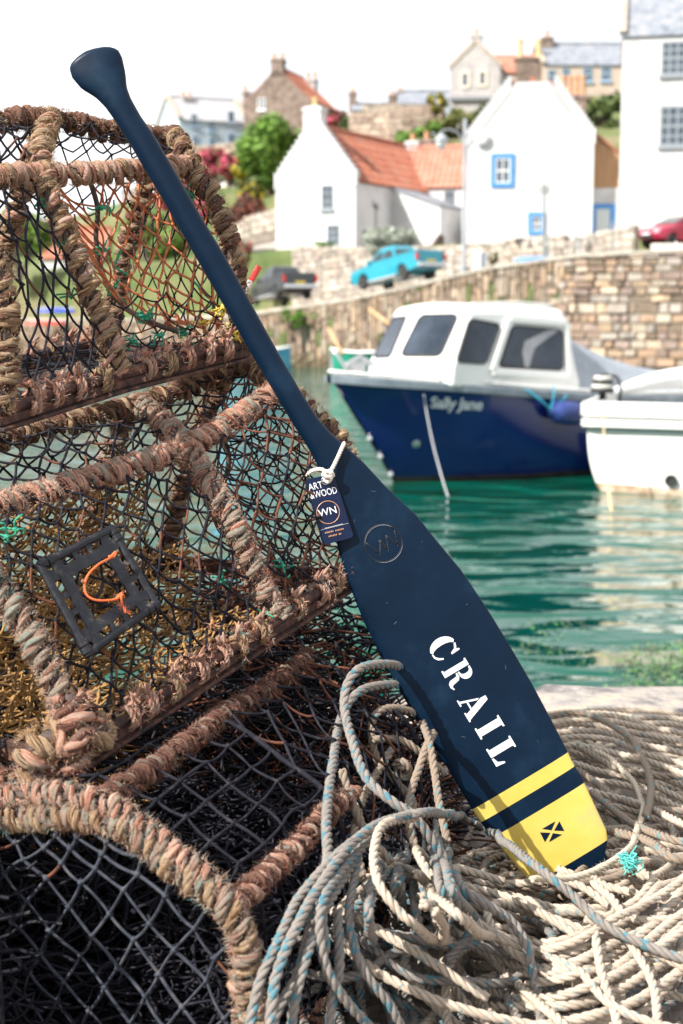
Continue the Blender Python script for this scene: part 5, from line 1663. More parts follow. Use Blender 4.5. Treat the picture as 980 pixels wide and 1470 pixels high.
def wrapped(pts, r_core=0.010, rs=0.0085, seed=0, cols=('brown', 'peach'), gap=1.30, fuzz=500, fl=0.008, step=0.004, turns=2):
    """bar served with rope: dark core, helical strands of rope round it, loose fibres.  Materials: core, wrap a, wrap b, fibre"""
    rng = np.random.default_rng(seed)
    P = spline(pts, step)
    mb = MB()
    mb.tube(P, r_core * 1.05, 8, 0)
    T, N, B = frames(P)
    s = np.concatenate([[0], np.cumsum(np.linalg.norm(np.diff(P, axis=0), axis=1))])
    L = s[-1]
    pitch = rs * 2.0 * turns * gap
    k = max(8, int(L / pitch * 22))
    si = np.linspace(0, L, k)
    def ip(A): return np.stack([np.interp(si, s, A[:, a]) for a in range(3)], axis=1)
    Pi, Ni, Bi = ip(P), ip(N), ip(B)
    # slow wander of the winding so no two turns are the same
    wob = np.interp(si, np.linspace(0, L, max(4, int(L / 0.02))), rng.normal(0, 0.9, max(4, int(L / 0.02))))
    for t in range(turns):
        rad_n = np.interp(si, np.linspace(0, L, max(4, int(L / 0.012))), rng.uniform(0.55, 1.30, max(4, int(L / 0.012))))
        ph = 2 * math.pi * (si / pitch + t / turns) + wob
        rr = r_core + rs * 0.75 * rad_n + rng.normal(0, 0.0006, k)
        Q = Pi + (Ni * np.cos(ph)[:, None] + Bi * np.sin(ph)[:, None]) * rr[:, None]
        # each turn is itself a three-strand rope
        Tq, Nq, Bq = frames(Q)
        sq = np.concatenate([[0], np.cumsum(np.linalg.norm(np.diff(Q, axis=0), axis=1))])
        for y in range(3):
            pz = 2 * math.pi * (sq / (rs * 6.5) + y / 3.0)
            off = (rs * 0.46) * rad_n
            Qy = Q + (Nq * np.cos(pz)[:, None] + Bq * np.sin(pz)[:, None]) * off[:, None] + rng.normal(0, 0.0004, (k, 3))
            mb.tube(Qy, rs * 0.60 * rad_n * rng.uniform(0.85, 1.15), 6, 1 + (t + (rng.random() < 0.3)) % 2, rp=seed * 1.7 + t * 0.9 + y * 0.21, u0=seed)
    if fuzz:
        fuzz_on(mb, P, r_core + rs * 1.5, int(fuzz * 9 * L / 0.4), rng, 1, fl, rp=seed * 1.7); fuzz_on(mb, P, r_core + rs * 1.5, int(fuzz * 0.5 * L / 0.4), rng, 3, fl)
    return mb, P

def build_wrapped(name, parent, pts, **kw):
    cols = kw.get('cols', ('brown', 'peach'))
    mb, P = wrapped(pts, **kw)
    return mb.build(name, [CORE, WRAP[cols[0]], WRAP[cols[1]], FUZZ], parent, smooth=True), P

def hoop_fn(pts):
    P = spline(pts, 0.004)
    s = np.linspace(0, 1, len(P))
    return lambda t: np.array([np.interp(t, s, P[:, a]) for a in range(3)])

OCT_V = np.array([(1, 0, 0), (-1, 0, 0), (0, 1, 0), (0, -1, 0), (0, 0, 1), (0, 0, -1)], dtype=float)
OCT_F = np.array([(0, 2, 4), (2, 1, 4), (1, 3, 4), (3, 0, 4), (2, 0, 5), (1, 2, 5), (3, 1, 5), (0, 3, 5)])

def net(mb, S, nu, nv, r=0.0015, mi=0, jit=0.003, rng=None, knot=2.0, square=False, sag=0.004, wrap_u=False, mi2=None, p2=0.0, drop=0.0):
    """diamond netting over the patch S(u, v): knots at the nodes, slack twine between them"""
    rng = rng or np.random.default_rng(1)
    node = {}
    def get(i, j):
        if wrap_u:
            i = i % (2 * nu)
        if (i, j) not in node:
            p = np.array(S(min(max(i / (2.0 * nu), 0), 1), j / float(nv)))
            edge = (j in (0, nv)) or (not wrap_u and i in (0, 2 * nu))
            if not edge:
                p = p + rng.normal(0, jit, 3)
            node[(i, j)] = (p, edge)
        return node[(i, j)]
    def seg(a, b):
        if rng.random() < drop:
            return
        pa, pb = a[0], b[0]
        L = np.linalg.norm(pb - pa)
        if L < 1e-4:
            return
        mid = (pa + pb) / 2 + np.array([0, 0, -sag]) * rng.uniform(0, 1.4) + rng.normal(0, L * 0.03, 3)
        m_ = mi2 if (mi2 is not None and rng.random() < p2) else mi
        mb.tube(np.array([pa, (pa + mid) / 2 + (mid - (pa + pb) / 2) * 0.25, mid, (pb + mid) / 2 + (mid - (pa + pb) / 2) * 0.25, pb]), r * rng.uniform(0.85, 1.15), 5, m_, cap=False)
    if square:
        for j in range(nv + 1):
            for i in range(0, 2 * nu, 2):
                seg(get(i, j), get(i + 2, j))
        for i in range(0, 2 * nu + 1, 2):
            for j in range(nv):
                seg(get(i, j), get(i, j + 1))
    else:
        for j in range(nv):
            o = j % 2
            for i in range(o, 2 * nu + 1, 2):
                for d in (-1, 1):
                    if wrap_u or 0 <= i + d <= 2 * nu:
                        seg(get(i, j), get(i + d, j + 1))
    if knot:
        for p, edge in list(node.values()):
            if edge:
                continue
            M = np.linalg.qr(rng.normal(0, 1, (3, 3)))[0]
            mb.add(p + (OCT_V * rng.uniform(0.85, 1.35, (6, 1)) * r * knot) @ M, OCT_F, mi)

def tie(mb, p, ax, up, side, rng, rs=0.0050, turns=2, rad=0.0135):
    """short lashing of frayed rope round a base bar"""
    t = np.linspace(0, 1, turns * 12)
    ph = t * turns * 2 * math.pi + rng.uniform(0, 6)
    Q = np.array(p)[None, :] + np.outer((t - 0.5) * rs * 2 * turns, ax) + (np.outer(np.cos(ph), up) * 1.25 + np.outer(np.sin(ph), side)) * rad
    rope(mb, spline(Q, 0.004), rs * rng.uniform(0.8, 1.25), ns=5, mi=1 + int(rng.random() < .4), seed=rng.uniform(0, 9), pitch=rs * 5.5)
    tail = np.array(p) + np.array(up) * rad * 1.3
    for _ in range(4):
        d = np.array(up) * rng.uniform(0.5, 1.2) + np.array(ax) * rng.normal(0, 0.7) + np.array(side) * rng.uniform(0.1, 0.6)
        q = tail + d * 0.022
        mb.tube(np.array([tail, (tail + q) / 2 + rng.normal(0, 0.003, 3), q]), np.array([rs * .8, rs * 0.7, rs * 0.25]), 6, 1, rp=rng.uniform(0, 9))
    return tail

V3 = lambda p: np.array(tuple(p))

def full_hoop(front, back_rail, W, drop=0.0):
    """front: base, low side, shoulder side, rail (px, py, Y); then the back rail; the rest follows the width W"""
    f = [V3(at(*q)) for q in front]
    br = V3(at(*back_rail))
    bb = f[0] + np.array(W)
    bm = bb * 0.5 + br * 0.5 + np.array(W) * 0.07
    bs = bb * 0.2 + br * 0.8 + np.array(W) * 0.06
    return f + [br, bs, bm, bb]

def creel(label, hoops, nets, rail_idx=(3, 4), cols=(('brown', 'peach'),), rs=0.0085, rcore=0.010, hoop_extra=None, seed=0, net_nv=26, net_r=0.0021, tie_every=0.050, base_ext=None, fuzz=500, bare=(), rail_frac={}, groupname='lobster creels stacked on the quay'):
    root = thing('lobster_creel', label, 'lobster pot', tuple(np.mean([h[0] for h in hoops] + [h[-1] for h in hoops], axis=0)), groupname)
    rng = np.random.default_rng(seed)
    # base: steel flats with rope-lashed bar above
    fr = [h[0] for h in hoops]; bk = [h[-1] for h in hoops]
    mb = MB()
    def flat(a, b, w=0.012, h=0.030):
        mb.bar(a, b, w, h)
    up = np.array([0, 0, 1.0])
    for L in (fr, bk):
        for a, b in zip(L[:-1], L[1:]):
            d = (b - a) / np.linalg.norm(b - a)
            flat(a - d * 0.008 - up * 0.015, b + d * 0.008 - up * 0.015, 0.010, 0.014)
            mb.bar(a - up * 0.0265 - d * .008, b - up * 0.0265 + d * .008, 0.026, 0.006)
            mb.tube(spline([a, (a + b) / 2 + up * 0.003, b], 0.02), 0.0095, 7)
    for a, b in ((fr[0], bk[0]), (fr[-1], bk[-1]), (fr[len(fr) // 2], bk[len(bk) // 2])):
        flat(a - up * 0.016, b - up * 0.016)
    mb.build('base_frame', RUST, root, bevel=0.002)
    # hoops
    for i, h in enumerate(hoops):
        c = cols[i % len(cols)]
        if i in bare:
            mb = MB(); mb.tube(spline(h, 0.02), 0.0042, 8); mb.build('hoop', NETB, root, smooth=True)
            continue
        build_wrapped('hoop', root, h, seed=seed * 10 + i, cols=c, rs=rs, r_core=rcore, fuzz=fuzz)
    if hoop_extra:
        for k, (pts, c) in enumerate(hoop_extra):
            build_wrapped('hoop', root, pts, seed=seed * 10 + 7 + k, cols=c, rs=rs, r_core=rcore, fuzz=fuzz)
    # rails
    for k, idx in enumerate(rail_idx):
        pts = [h[idx] for h in hoops]
        mid = []
        for a, b in zip(pts[:-1], pts[1:]):
            mid += [a, (a + b) / 2 + np.array([0, 0, -0.006])]
        mid.append(pts[-1])
        if idx in rail_frac:
            Pq = spline(mid, 0.02); mid = list(Pq[:max(3, int(len(Pq) * rail_frac[idx]))][::4])
        build_wrapped('rail', root, mid, seed=seed * 10 + 20 + k, cols=cols[(k + 1) % len(cols)], rs=rs * 0.95, r_core=rcore, fuzz=fuzz)
    # lashings along the base
    mb = MB(); tails = []
    for L in (fr, bk):
        for a, b in zip(L[:-1], L[1:]):
            n = max(2, int(np.linalg.norm(b - a) / tie_every))
            d = (b - a) / np.linalg.norm(b - a)
            side = np.cross(d, up); side /= np.linalg.norm(side)
            for q in range(1, n):
                tails.append(tie(mb, a + (b - a) * (q + rng.normal(0, 0.12)) / n, d, up, side, rng))
    for t in tails:
        P = np.array([t + rng.normal(0, 0.012, 3) for _ in range(6)])
        fuzz_on(mb, P, 0.005, 170, rng, 1, 0.011, rp=rng.uniform(0, 9)); fuzz_on(mb, P - np.array([0, 0, 0.018]), 0.008, 120, rng, 1, 0.009, rp=rng.uniform(0, 9))
    mb.build('base_lashing', [CORE, WRAP['peach'], WRAP['brown'], FUZZ], root, smooth=True)
    # netting, one sheet per bay
    H = [hoop_fn(h) for h in hoops]
    for k, (a, b, nu, nv, mats_, kw) in enumerate(nets):
        fa, fb = H[a], H[b]
        def S(u, v, fa=fa, fb=fb):
            p = fa(v) * (1 - u) + fb(v) * u
            return p
        mb = MB()
        net(mb, S, nu, nv, r=net_r, rng=np.random.default_rng(seed * 100 + k), **kw)
        mb.build('netting', mats_, root, smooth=True)
    return root, H

# -- creel in the middle of the stack
WB = (-0.355, 0.24, -0.01)
B_h = [full_hoop([(108, 1080, 1.900), (72, 965, 1.915), (15, 868, 1.95), (-95, 748, 2.01)], (-215, 668, 2.12), WB),
       full_hoop([(402, 888, 2.25), (368, 830, 2.255), (335, 752, 2.265), (266, 643, 2.33)], (195, 583, 2.46), WB),
       full_hoop([(506, 820, 2.45), (514, 735, 2.45), (488, 638, 2.46), (402, 556, 2.53)], (342, 521, 2.64), WB)]
creelB, HB = creel('reddish roped creel in the middle of the stack with a black square escape hatch', B_h,
      [(0, 1, 10, 34, [NETB, NETR], dict(jit=0.0035, mi2=1, p2=0.12, drop=0.01)), (1, 2, 5, 30, [NETB, NETR], dict(jit=0.004, mi2=1, p2=0.45))],
      cols=(('teal', 'peach'), ('peach', 'teal'), ('brown', 'dark')), seed=2, fuzz=420, rs=0.0084, rcore=0.0080)
# -- creel on top
WA = (-0.29, 0.29, 0.0)
A_h = [full_hoop([(2, 590, 2.10), (8, 495, 2.10), (-8, 375, 2.11), (-95, 252, 2.15)], (-120, 172, 2.29), WA),
       full_hoop([(172, 538, 2.31), (150, 470, 2.31), (113, 380, 2.32), (60, 250, 2.345)], (70, 170, 2.50), WA),
       full_hoop([(352, 494, 2.54), (338, 400, 2.54), (318, 312, 2.55), (275, 236, 2.58)], (243, 197, 2.69), WA)]
creelA, HA = creel('brown roped creel on top of the stack with an orange mesh entrance', A_h,
      [(0, 1, 6, 34, [NETB, NETR], dict(jit=0.0035, mi2=1, p2=0.06))],
      cols=(('brown', 'dark'), ('brown', 'peach'), ('brown', 'dark')), seed=3, fuzz=380, rs=0.0080, rcore=0.0078)
# -- creel at the bottom: the end hoop faces the camera
LC = np.array((0.256, 0.640, 0.035))
c_front = [V3(at(348, 1610, 1.70)), V3(at(352, 1440, 1.69)), V3(at(330, 1302, 1.68)), V3(at(245, 1224, 1.71)), V3(at(140, 1152, 1.76)), V3(at(-10, 1148, 1.84)), V3(at(-170, 1225, 1.92))]
_left = c_front[0] + np.array((-0.43, 0.235, 0))
c_front += [_left * 0.45 + c_front[-1] * 0.55 + np.array((-0.03, 0.015, 0.0)), _left]
C_h = [c_front, [p + LC * 0.5 for p in c_front], [p + LC for p in c_front]]
ext = [(p + np.array((0.012, -0.014, -0.020))) for p in c_front[1:6]]
creelC, HC = creel('dark creel at the bottom of the stack with its netted end facing out', C_h,
      [(0, 1, 5, 26, [NETB, NETR], dict(jit=0.002, square=True, sag=0.002)), (1, 2, 5, 26, [NETB, NETR], dict(jit=0.004, mi2=1, p2=0.3))],
      rail_idx=(2, 4, 6), cols=(('teal', 'peach'), ('dark', 'peach'), ('dark', 'teal')), hoop_extra=[(ext, ('teal', 'brown'))], seed=4, fuzz=300, rs=0.0070, rcore=0.0066, net_r=0.0023, bare=(1, 2), rail_frac={2: 0.60})

def bay(Hf0, Hf1, v0, v1):
    return lambda u, v: (Hf0(v0 + (v1 - v0) * v) * (1 - u) + Hf1(v0 + (v1 - v0) * v) * u)

# end net of the bottom creel: big diamonds
mb = MB()
net(mb, lambda u, v: HC[0](0.02 + 0.48 * v) * (1 - u) + HC[0](0.98 - 0.48 * v) * u, 9, 15, r=0.0024, jit=0.0025, rng=np.random.default_rng(41), sag=0.002, mi2=1, p2=0.08, knot=2.4)
mb.build('end_netting', [mat('skylit_blue_black_twine', (0.018, 0.022, 0.034), (0.045, 0.052, 0.070), (0.11, 0.10, 0.10), scale=50, rough=0.7, spec=0.3, hi=0.75), NETR], creelC, smooth=True)  # lighter than the other black twine; bluish skylight put into the colour
# other end nets
for H_, cr, sd, nu, nv in ((HB[2], creelB, 42, 8, 12), (HA[2], creelA, 43, 8, 12), (HC[2], creelC, 44, 10, 14)):
    mb = MB()
    net(mb, lambda u, v: H_(0.02 + 0.46 * v) * (1 - u) + H_(0.98 - 0.46 * v) * u, nu, nv, r=0.0016, jit=0.004, rng=np.random.default_rng(sd), mi2=1, p2=0.5)
    mb.build('end_netting', [NETB, NETR], cr, smooth=True)
# floor nets and inner dividing nets
def floor_net(H_, a, b, cr, mats_, nu, nv, sd, lift=0.012, r=0.0017):
    mb = MB()
    fa, fb = H_[a], H_[b]
    def S(u, v):
        p = (fa(0.0) * (1 - u) + fb(0.0) * u) * (1 - v) + (fa(1.0) * (1 - u) + fb(1.0) * u) * v
        return p + np.array([0, 0, lift - 0.02 * math.sin(math.pi * u) * math.sin(math.pi * v)])
    net(mb, S, nu, nv, r=r, jit=0.004, rng=np.random.default_rng(sd))
    mb.build('floor_netting', mats_, cr, smooth=True)
floor_net(HB, 0, 1, creelB, [NETY], 14, 30, 51, r=0.002); floor_net(HB, 1, 2, creelB, [NETR], 5, 14, 52)
floor_net(HA, 0, 1, creelA, [NETB], 6, 12, 53); floor_net(HA, 1, 2, creelA, [NETB], 6, 12, 54)
floor_net(HC, 0, 1, creelC, [NETB], 6, 12, 55); floor_net(HC, 1, 2, creelC, [NETB], 6, 12, 56)

def inner(H_, a, b, v0, v1, k, cr, mats_, nu, nv, sd, name='inner_netting', r=0.0016, belly=0.03, **kw):
    """net hung inside the creel: front sheet pushed k of the way to the back"""
    fa, fb = H_[a], H_[b]
    mb = MB()
    def S(u, v):
        t = v0 + (v1 - v0) * v
        q = fa(t) * (1 - u) + fb(t) * u
        w = fa(1 - t) * (1 - u) + fb(1 - t) * u
        p = q * (1 - k) + w * k
        return p + np.array([0, 0, -belly * math.sin(math.pi * u) * math.sin(math.pi * v)])
    net(mb, S, nu, nv, r=r, jit=0.005, rng=np.random.default_rng(sd), **kw)
    mb.build(name, mats_, cr, smooth=True)
inner(HB, 0, 1, 0.02, 0.30, 0.80, creelB, [NETY], 13, 22, 61, jit_=0) if False else None
inner(HB, 0, 1, 0.02, 0.30, 0.62, creelB, [NETY, NETB], 16, 34, 61, r=0.0019, belly=0.03, mi2=1, p2=0.1, drop=0.05)
inner(HB, 0, 1, 0.0, 0.15, 0.35, creelB, [NETY, NETB], 14, 22, 62, r=0.0019, belly=0.02, mi2=1, p2=0.2, drop=0.1)
inner(HB, 0, 1, 0.02, 0.26, 0.88, creelB, [NETY, NETB], 14, 26, 64, r=0.0019, belly=0.0, mi2=1, p2=0.2, drop=0.05)
inner(HB, 1, 2, 0.02, 0.42, 0.22, creelB, [NETR, NETB], 6, 16, 63, belly=0.0, mi2=1, p2=0.35)

def entrance(H_, a, b, v0, v1, cr, ring_c, ring_r, ring_n, mats_, nu, nv, sd, r=0.0018, **kw):
    """mesh funnel from the bay's edge to a ring hung inside"""
    fa, fb = H_[a], H_[b]
    n = Vector(tuple(ring_n)).normalized()
    e1 = n.cross(Vector((0, 0, 1))).normalized(); e2 = e1.cross(n)
    out = []
    for t in np.linspace(0, 1, 24, endpoint=False): out.append(fa(v0 + (v1 - v0) * 0.0) * (1 - t) + fb(v0) * t)
    for t in np.linspace(0, 1, 24, endpoint=False): out.append(fb(v0 + (v1 - v0) * t))
    for t in np.linspace(0, 1, 24, endpoint=False): out.append(fb(v1) * (1 - t) + fa(v1) * t)
    for t in np.linspace(0, 1, 24, endpoint=False): out.append(fa(v1 + (v0 - v1) * t))
    out.append(out[0]); out = np.array(out)
    c = np.array(tuple(ring_c))
    ring = []
    mid = np.mean(out[:-1], axis=0)
    for p in out:
        d = p - mid
        x, y = d @ np.array(tuple(e1)), d @ np.array(tuple(e2))
        l = math.hypot(x, y) + 1e-9
        ring.append(c + (np.array(tuple(e1)) * x + np.array(tuple(e2)) * y) / l * ring_r)
    ring = np.array(ring)
    si = np.linspace(0, 1, len(out))
    def S(u, v):
        o = np.array([np.interp(u, si, out[:, q]) for q in range(3)])
        g = np.array([np.interp(u, si, ring[:, q]) for q in range(3)])
        return o * (1 - v) + g * v
    mb = MB()
    net(mb, S, nu, nv, r=r, jit=0.004, rng=np.random.default_rng(sd), wrap_u=True, **kw)
    e = mb.build('entrance_netting', mats_, cr, smooth=True)
    mb = MB()
    Q = np.vstack([ring, ring[1:2]])
    mb.tube(Q, 0.005, 7, 0, cap=False)
    mb.build('entrance_ring', CORE, e, smooth=True)
    return ring

# orange entrance of the top creel: mesh fans from the right hoop to a ring inside at the left
def at_np(*q): return V3(at(*q))
arc = spline([at_np(130, 262, 2.44), at_np(140, 300, 2.46), at_np(138, 345, 2.47), at_np(150, 400, 2.46), at_np(178, 440, 2.44), at_np(215, 462, 2.44), at_np(262, 478, 2.46)], 0.004)
ab = np.linspace(0, 1, len(arc))
def S_or(u, v):
    t = 0.02 + 0.40 * (1 - v)
    q = HA[2](t)
    q = q * 0.985 + HA[2](1 - t) * 0.015
    g = np.array([np.interp(v, ab, arc[:, k]) for k in range(3)])
    p = g * (1 - u) + q * u
    bul = math.sin(math.pi * u) * 0.035
    return p + np.array([-0.2, 0.9, -0.25]) * bul
mb = MB()
net(mb, S_or, 7, 14, r=0.0021, jit=0.004, rng=np.random.default_rng(71), mi2=1, p2=0.05, knot=2.3)
er = mb.build('entrance_netting', [NETO, GREENT], creelA, smooth=True)
mb = MB()
mb.tube(arc, 0.0045, 7)
rngk = np.random.default_rng(5)
for k in (30, 48, 66, 84, 100):
    if k < len(arc):
        tie(mb, arc[k], np.array([0.3, 0.2, -0.9]), np.array([0.8, -0.5, 0]), np.array([0.2, 0.9, 0.2]), rngk, rs=0.003, turns=3, rad=0.006)
mb.build('entrance_ring', [CORE, GREENT], er, smooth=True)
# orange bunch of gathered mesh between arc and middle hoop
mb = MB()
for k in range(16):
    t = rngk.uniform(0.1, 0.75)
    g = np.array([np.interp(t, ab, arc[:, q]) for q in range(3)])
    h = HA[1](0.16 + 0.20 * (1 - t)) + np.array([0.0, 0.06, 0.0])
    m_ = (g + h) / 2 + rngk.normal(0, 0.012, 3)
    mb.tube(spline([g, m_, h + rngk.normal(0, 0.01, 3)], 0.006), 0.0018, 5, 0)
mb.build('entrance_netting', [NETO], creelA, smooth=True)
# sparse dark front mesh over the orange bay, and the dark back mesh
inner(HA, 1, 2, 0.0, 0.12, 0.02, creelA, [NETB, NETR], 5, 5, 72, name='netting', belly=0.0, mi2=1, p2=0.3)
mb = MB()
net(mb, lambda u, v: HA[1](0.40 + 0.32 * v) * (1 - u) + HA[2](0.40 + 0.32 * v) * u, 5, 10, r=0.0016, jit=0.004, rng=np.random.default_rng(73))
mb.build('netting', [NETB], creelA, smooth=True)
# entrance of the middle creel
entrance(HB, 1, 2, 0.03, 0.40, creelB, (HB[1](0.25) + HB[2](0.25)) / 2 + np.array((-0.13, 0.10, 0.0)), 0.055, (-0.83, 0.56, 0), [NETR, NETB], 22, 7, 74, mi2=1, p2=0.4)

# crumpled netting and black slats added inside the bottom creel to keep it dark
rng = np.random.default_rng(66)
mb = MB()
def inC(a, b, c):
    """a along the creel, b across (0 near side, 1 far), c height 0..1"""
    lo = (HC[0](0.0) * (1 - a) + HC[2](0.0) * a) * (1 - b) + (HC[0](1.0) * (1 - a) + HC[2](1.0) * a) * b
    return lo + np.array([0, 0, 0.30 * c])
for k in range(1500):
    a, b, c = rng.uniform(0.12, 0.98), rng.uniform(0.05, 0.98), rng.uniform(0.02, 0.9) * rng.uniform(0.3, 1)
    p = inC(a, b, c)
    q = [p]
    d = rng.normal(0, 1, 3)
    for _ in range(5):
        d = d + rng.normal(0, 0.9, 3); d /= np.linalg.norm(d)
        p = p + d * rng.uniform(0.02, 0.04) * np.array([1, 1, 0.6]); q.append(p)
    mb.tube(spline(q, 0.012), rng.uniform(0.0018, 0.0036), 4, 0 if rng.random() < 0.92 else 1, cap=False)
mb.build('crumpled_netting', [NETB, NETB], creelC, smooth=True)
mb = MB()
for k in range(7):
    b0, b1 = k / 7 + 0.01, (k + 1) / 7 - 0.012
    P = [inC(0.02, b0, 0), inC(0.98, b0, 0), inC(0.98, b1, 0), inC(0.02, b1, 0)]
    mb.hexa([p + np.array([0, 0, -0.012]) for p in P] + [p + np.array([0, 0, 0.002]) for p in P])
mb.build('floor_slat', mat('black_slat_wood', (0.012, 0.011, 0.010), (0.04, 0.033, 0.028), scale=20, rough=0.8), creelC)

# creel copy added out of view, shading the bottom creel and the near ropes
for dz_, lab in ((0.0, 'unseen creel added left of the pile to shade the bottom creel'),):
    o = copy_tree(creelC)
    o.location = creelC.location + Vector((-0.56, -0.66, dz_))
    o['label'] = lab

# old nets heaped on the quay behind the creels
def net_heap(label, cx, cy, rx, ry, h, n, mats_, seed):
    rng = np.random.default_rng(seed)
    mb = MB()
    for k in range(n):
        a, r_ = rng.uniform(0, 6.28), math.sqrt(rng.uniform(0, 1))
        x, y = cx + rx * r_ * math.cos(a), cy + ry * r_ * math.sin(a)
        top = h * (1 - r_ ** 2.2)
        p = np.array([x, y, GZ + 0.01 + top * rng.uniform(0.25, 1.0)])
        q = [p]; d = rng.normal(0, 1, 3)
        for _ in range(6):
            d = d + rng.normal(0, 0.8, 3); d[2] *= 0.5; d /= np.linalg.norm(d)
            p = p + d * rng.uniform(0.02, 0.045); p[2] = max(p[2], GZ + 0.004); q.append(p)
        mb.tube(spline(q, 0.014), rng.uniform(0.0016, 0.0032), 4, int(rng.integers(len(mats_))), cap=False)
    o = mb.build('fishing_net', mats_, smooth=True)
    tag(o, label, 'net', None, 'stuff')
net_heap('heap of ochre and black fishing net lying behind the creel stack at the left', -0.78, 2.55, 0.45, 0.45, 0.62, 2600, [NETY, NETY, NETB], 101)
net_heap('black fishing net heap added at the lower left to shade the bottom creel', -0.74, 1.92, 0.30, 0.42, 0.62, 3400, [NETB, NETB, NETB], 103)  # mostly out of view; added to block the sun from the bottom creel
net_heap('dark fishing net bunched behind the bottom creel', -0.14, 2.80, 0.36, 0.36, 0.56, 2100, [NETB, NETB, NETR], 102)

# coloured twists tied on the creels
def tufts(cr, pts, m, seed, name='twine_tie', n=60, ln=0.026):
    rng = np.random.default_rng(seed)
    for p in pts:
        p = V3(p)
        mb = MB()
        for _ in range(5):
            d = rng.normal(0, 1, 3); d /= np.linalg.norm(d)
            q = p + d * ln * rng.uniform(0.5, 1)
            mb.tube(spline([p, (p + q) / 2 + rng.normal(0, 0.006, 3), q], 0.006), 0.0016, 5)
        mb.add(p + OCT_V * 0.006, OCT_F)
        mb.build(name, m, cr, smooth=True)
tufts(creelA, [at(146, 298, 2.44), at(62, 295, 2.33), at(75, 305, 2.33), at(82, 348, 2.32), at(102, 425, 2.31), at(300, 395, 2.55), at(275, 280, 2.56), at(190, 490, 2.33), at(232, 480, 2.40)], GREENT, 81)
tufts(creelA, [at(293, 462, 2.50), at(318, 452, 2.51), at(320, 440, 2.51), at(335, 478, 2.51)], YELT, 82)
tufts(creelB, [at(22, 760, 1.97), at(10, 770, 1.97), at(405, 812, 2.30), at(380, 880, 2.24), at(318, 835, 2.26)], GREENT, 83)

# black escape hatch on the middle creel
def hatch():
    P0, P1, P2 = Vector(tuple(HB[0](0.14))), Vector(tuple(HB[1](0.14))), Vector(tuple(HB[1](0.30)))
    n = (P1 - P0).cross(P2 - P0).normalized()
    if n.y > 0: n = -n
    O = P0 + n * 0.012
    W = lambda px, py, h=0.0: atplane(px, py, O, n) + n * h
    cs = [W(58, 812), W(160, 760), W(224, 868), (W(126, 938))]
    mb = MB()
    for i in range(4):
        a, b = cs[i], cs[(i + 1) % 4]
        d = (b - a).normalized()
        mb.tube(np.array([tuple(a - d * 0.004), tuple(a + d * .05), tuple(b - d * .05), tuple(b + d * 0.004)]), 0.0066, 10)
        for f in (0.0, 0.08):                                     # collar rings near the corners
            c = a + (b - a) * f
            mb.tube(np.array([tuple(c), tuple(c + d * 0.009)]), 0.0088, 10)
    cen = sum(cs, Vector()) / 4
    inn = [cen + (c - cen) * 0.76 for c in cs]
    hol = [cen + (c - cen) * 0.51 for c in cs]
    for i in range(4):
        j = (i + 1) % 4
        mb.hexa([inn[i], inn[j], hol[j], hol[i], inn[i] + n * .004, inn[j] + n * .004, hol[j] + n * .004, hol[i] + n * .004])
        # lugs joining plate and outer bars, leaving slots
        for f0, f1 in ((-0.01, 0.16), (0.36, 0.44), (0.60, 0.68), (0.86, 1.01)):
            a0, a1 = inn[i].lerp(inn[j], f0), inn[i].lerp(inn[j], f1)
            b0, b1 = cs[i].lerp(cs[j], 0.08 + f0 * 0.84), cs[i].lerp(cs[j], 0.08 + f1 * 0.84)
            mb.hexa([b0 + n * .0005, b1 + n * .0005, a1 + n * .0005, a0 + n * .0005, b0 + n * .0035, b1 + n * .0035, a1 + n * .0035, a0 + n * .0035])
    m = mat('scuffed_black_plastic', (0.006, 0.007, 0.011), (0.017, 0.018, 0.024), (0.20, 0.15, 0.12), scale=55, spec=0.35, rough=0.45, rough2=0.7, bump=0.25, bscale=80, bdist=0.003, lo=0.42, hi=0.80)
    h = mb.build('escape_hatch', m, creelB, smooth=True, angle=35)
    mb = MB()
    pts = [(157, 800), (150, 808), (134, 817), (121, 830), (117, 845), (121, 858), (132, 866), (148, 868), (160, 866), (167, 860)]
    P = spline([W(*q, 0.012 + 0.004 * math.sin(i)) for i, q in enumerate(pts)], 0.002)
    rope(mb, P, 0.0020, ns=5)
    P = spline([W(160, 866, .012), W(167, 858, .016), W(166, 866, .016), W(170, 874, .012), W(176, 884, .010)], 0.002)
    rope(mb, P, 0.0020, ns=5, seed=1)
    rope(mb, spline([W(152, 806, .012), W(158, 799, .018), W(156, 806, .014), W(150, 803, .012)], 0.002), 0.0020, ns=5, seed=2)
    fuzz_on(mb, P, 0.0026, 40, np.random.default_rng(9), 0, 0.008)
    mb.build('orange_cord', mat('orange_cord', (0.62, 0.11, 0.03), (0.75, 0.17, 0.05), scale=80, rough=0.7), h, smooth=True)
hatch()
# knotted rope over the rusted corner of the middle creel
build_wrapped('corner_binding', creelB, [V3(at(150, 1040, 1.90)), V3(at(112, 1062, 1.875)), V3(at(70, 1060, 1.87)), V3(at(40, 1085, 1.88))], seed=94, cols=('brown', 'peach'), rs=0.0115, r_core=0.010, fuzz=450, fl=0.011)
build_wrapped('corner_binding', creelB, [V3(at(100, 1000, 1.895)), V3(at(112, 1050, 1.87)), V3(at(92, 1100, 1.875))], seed=95, cols=('peach', 'dark'), rs=0.0110, r_core=0.010, fuzz=450, fl=0.011)
mb = MB()
ee = [V3(at(112, 1092, 1.90)), V3(at(40, 1135, 1.90)), V3(at(-60, 1165, 1.93)), V3(at(-220, 1200, 2.02))]
for a, b in zip(ee[:-1], ee[1:]):
    mb.bar(a, b, 0.010, 0.014)
    mb.bar(a - np.array([0, 0, .012]), b - np.array([0, 0, .012]), 0.026, 0.006)
mb.build('base_frame', RUST, creelB, bevel=0.002)
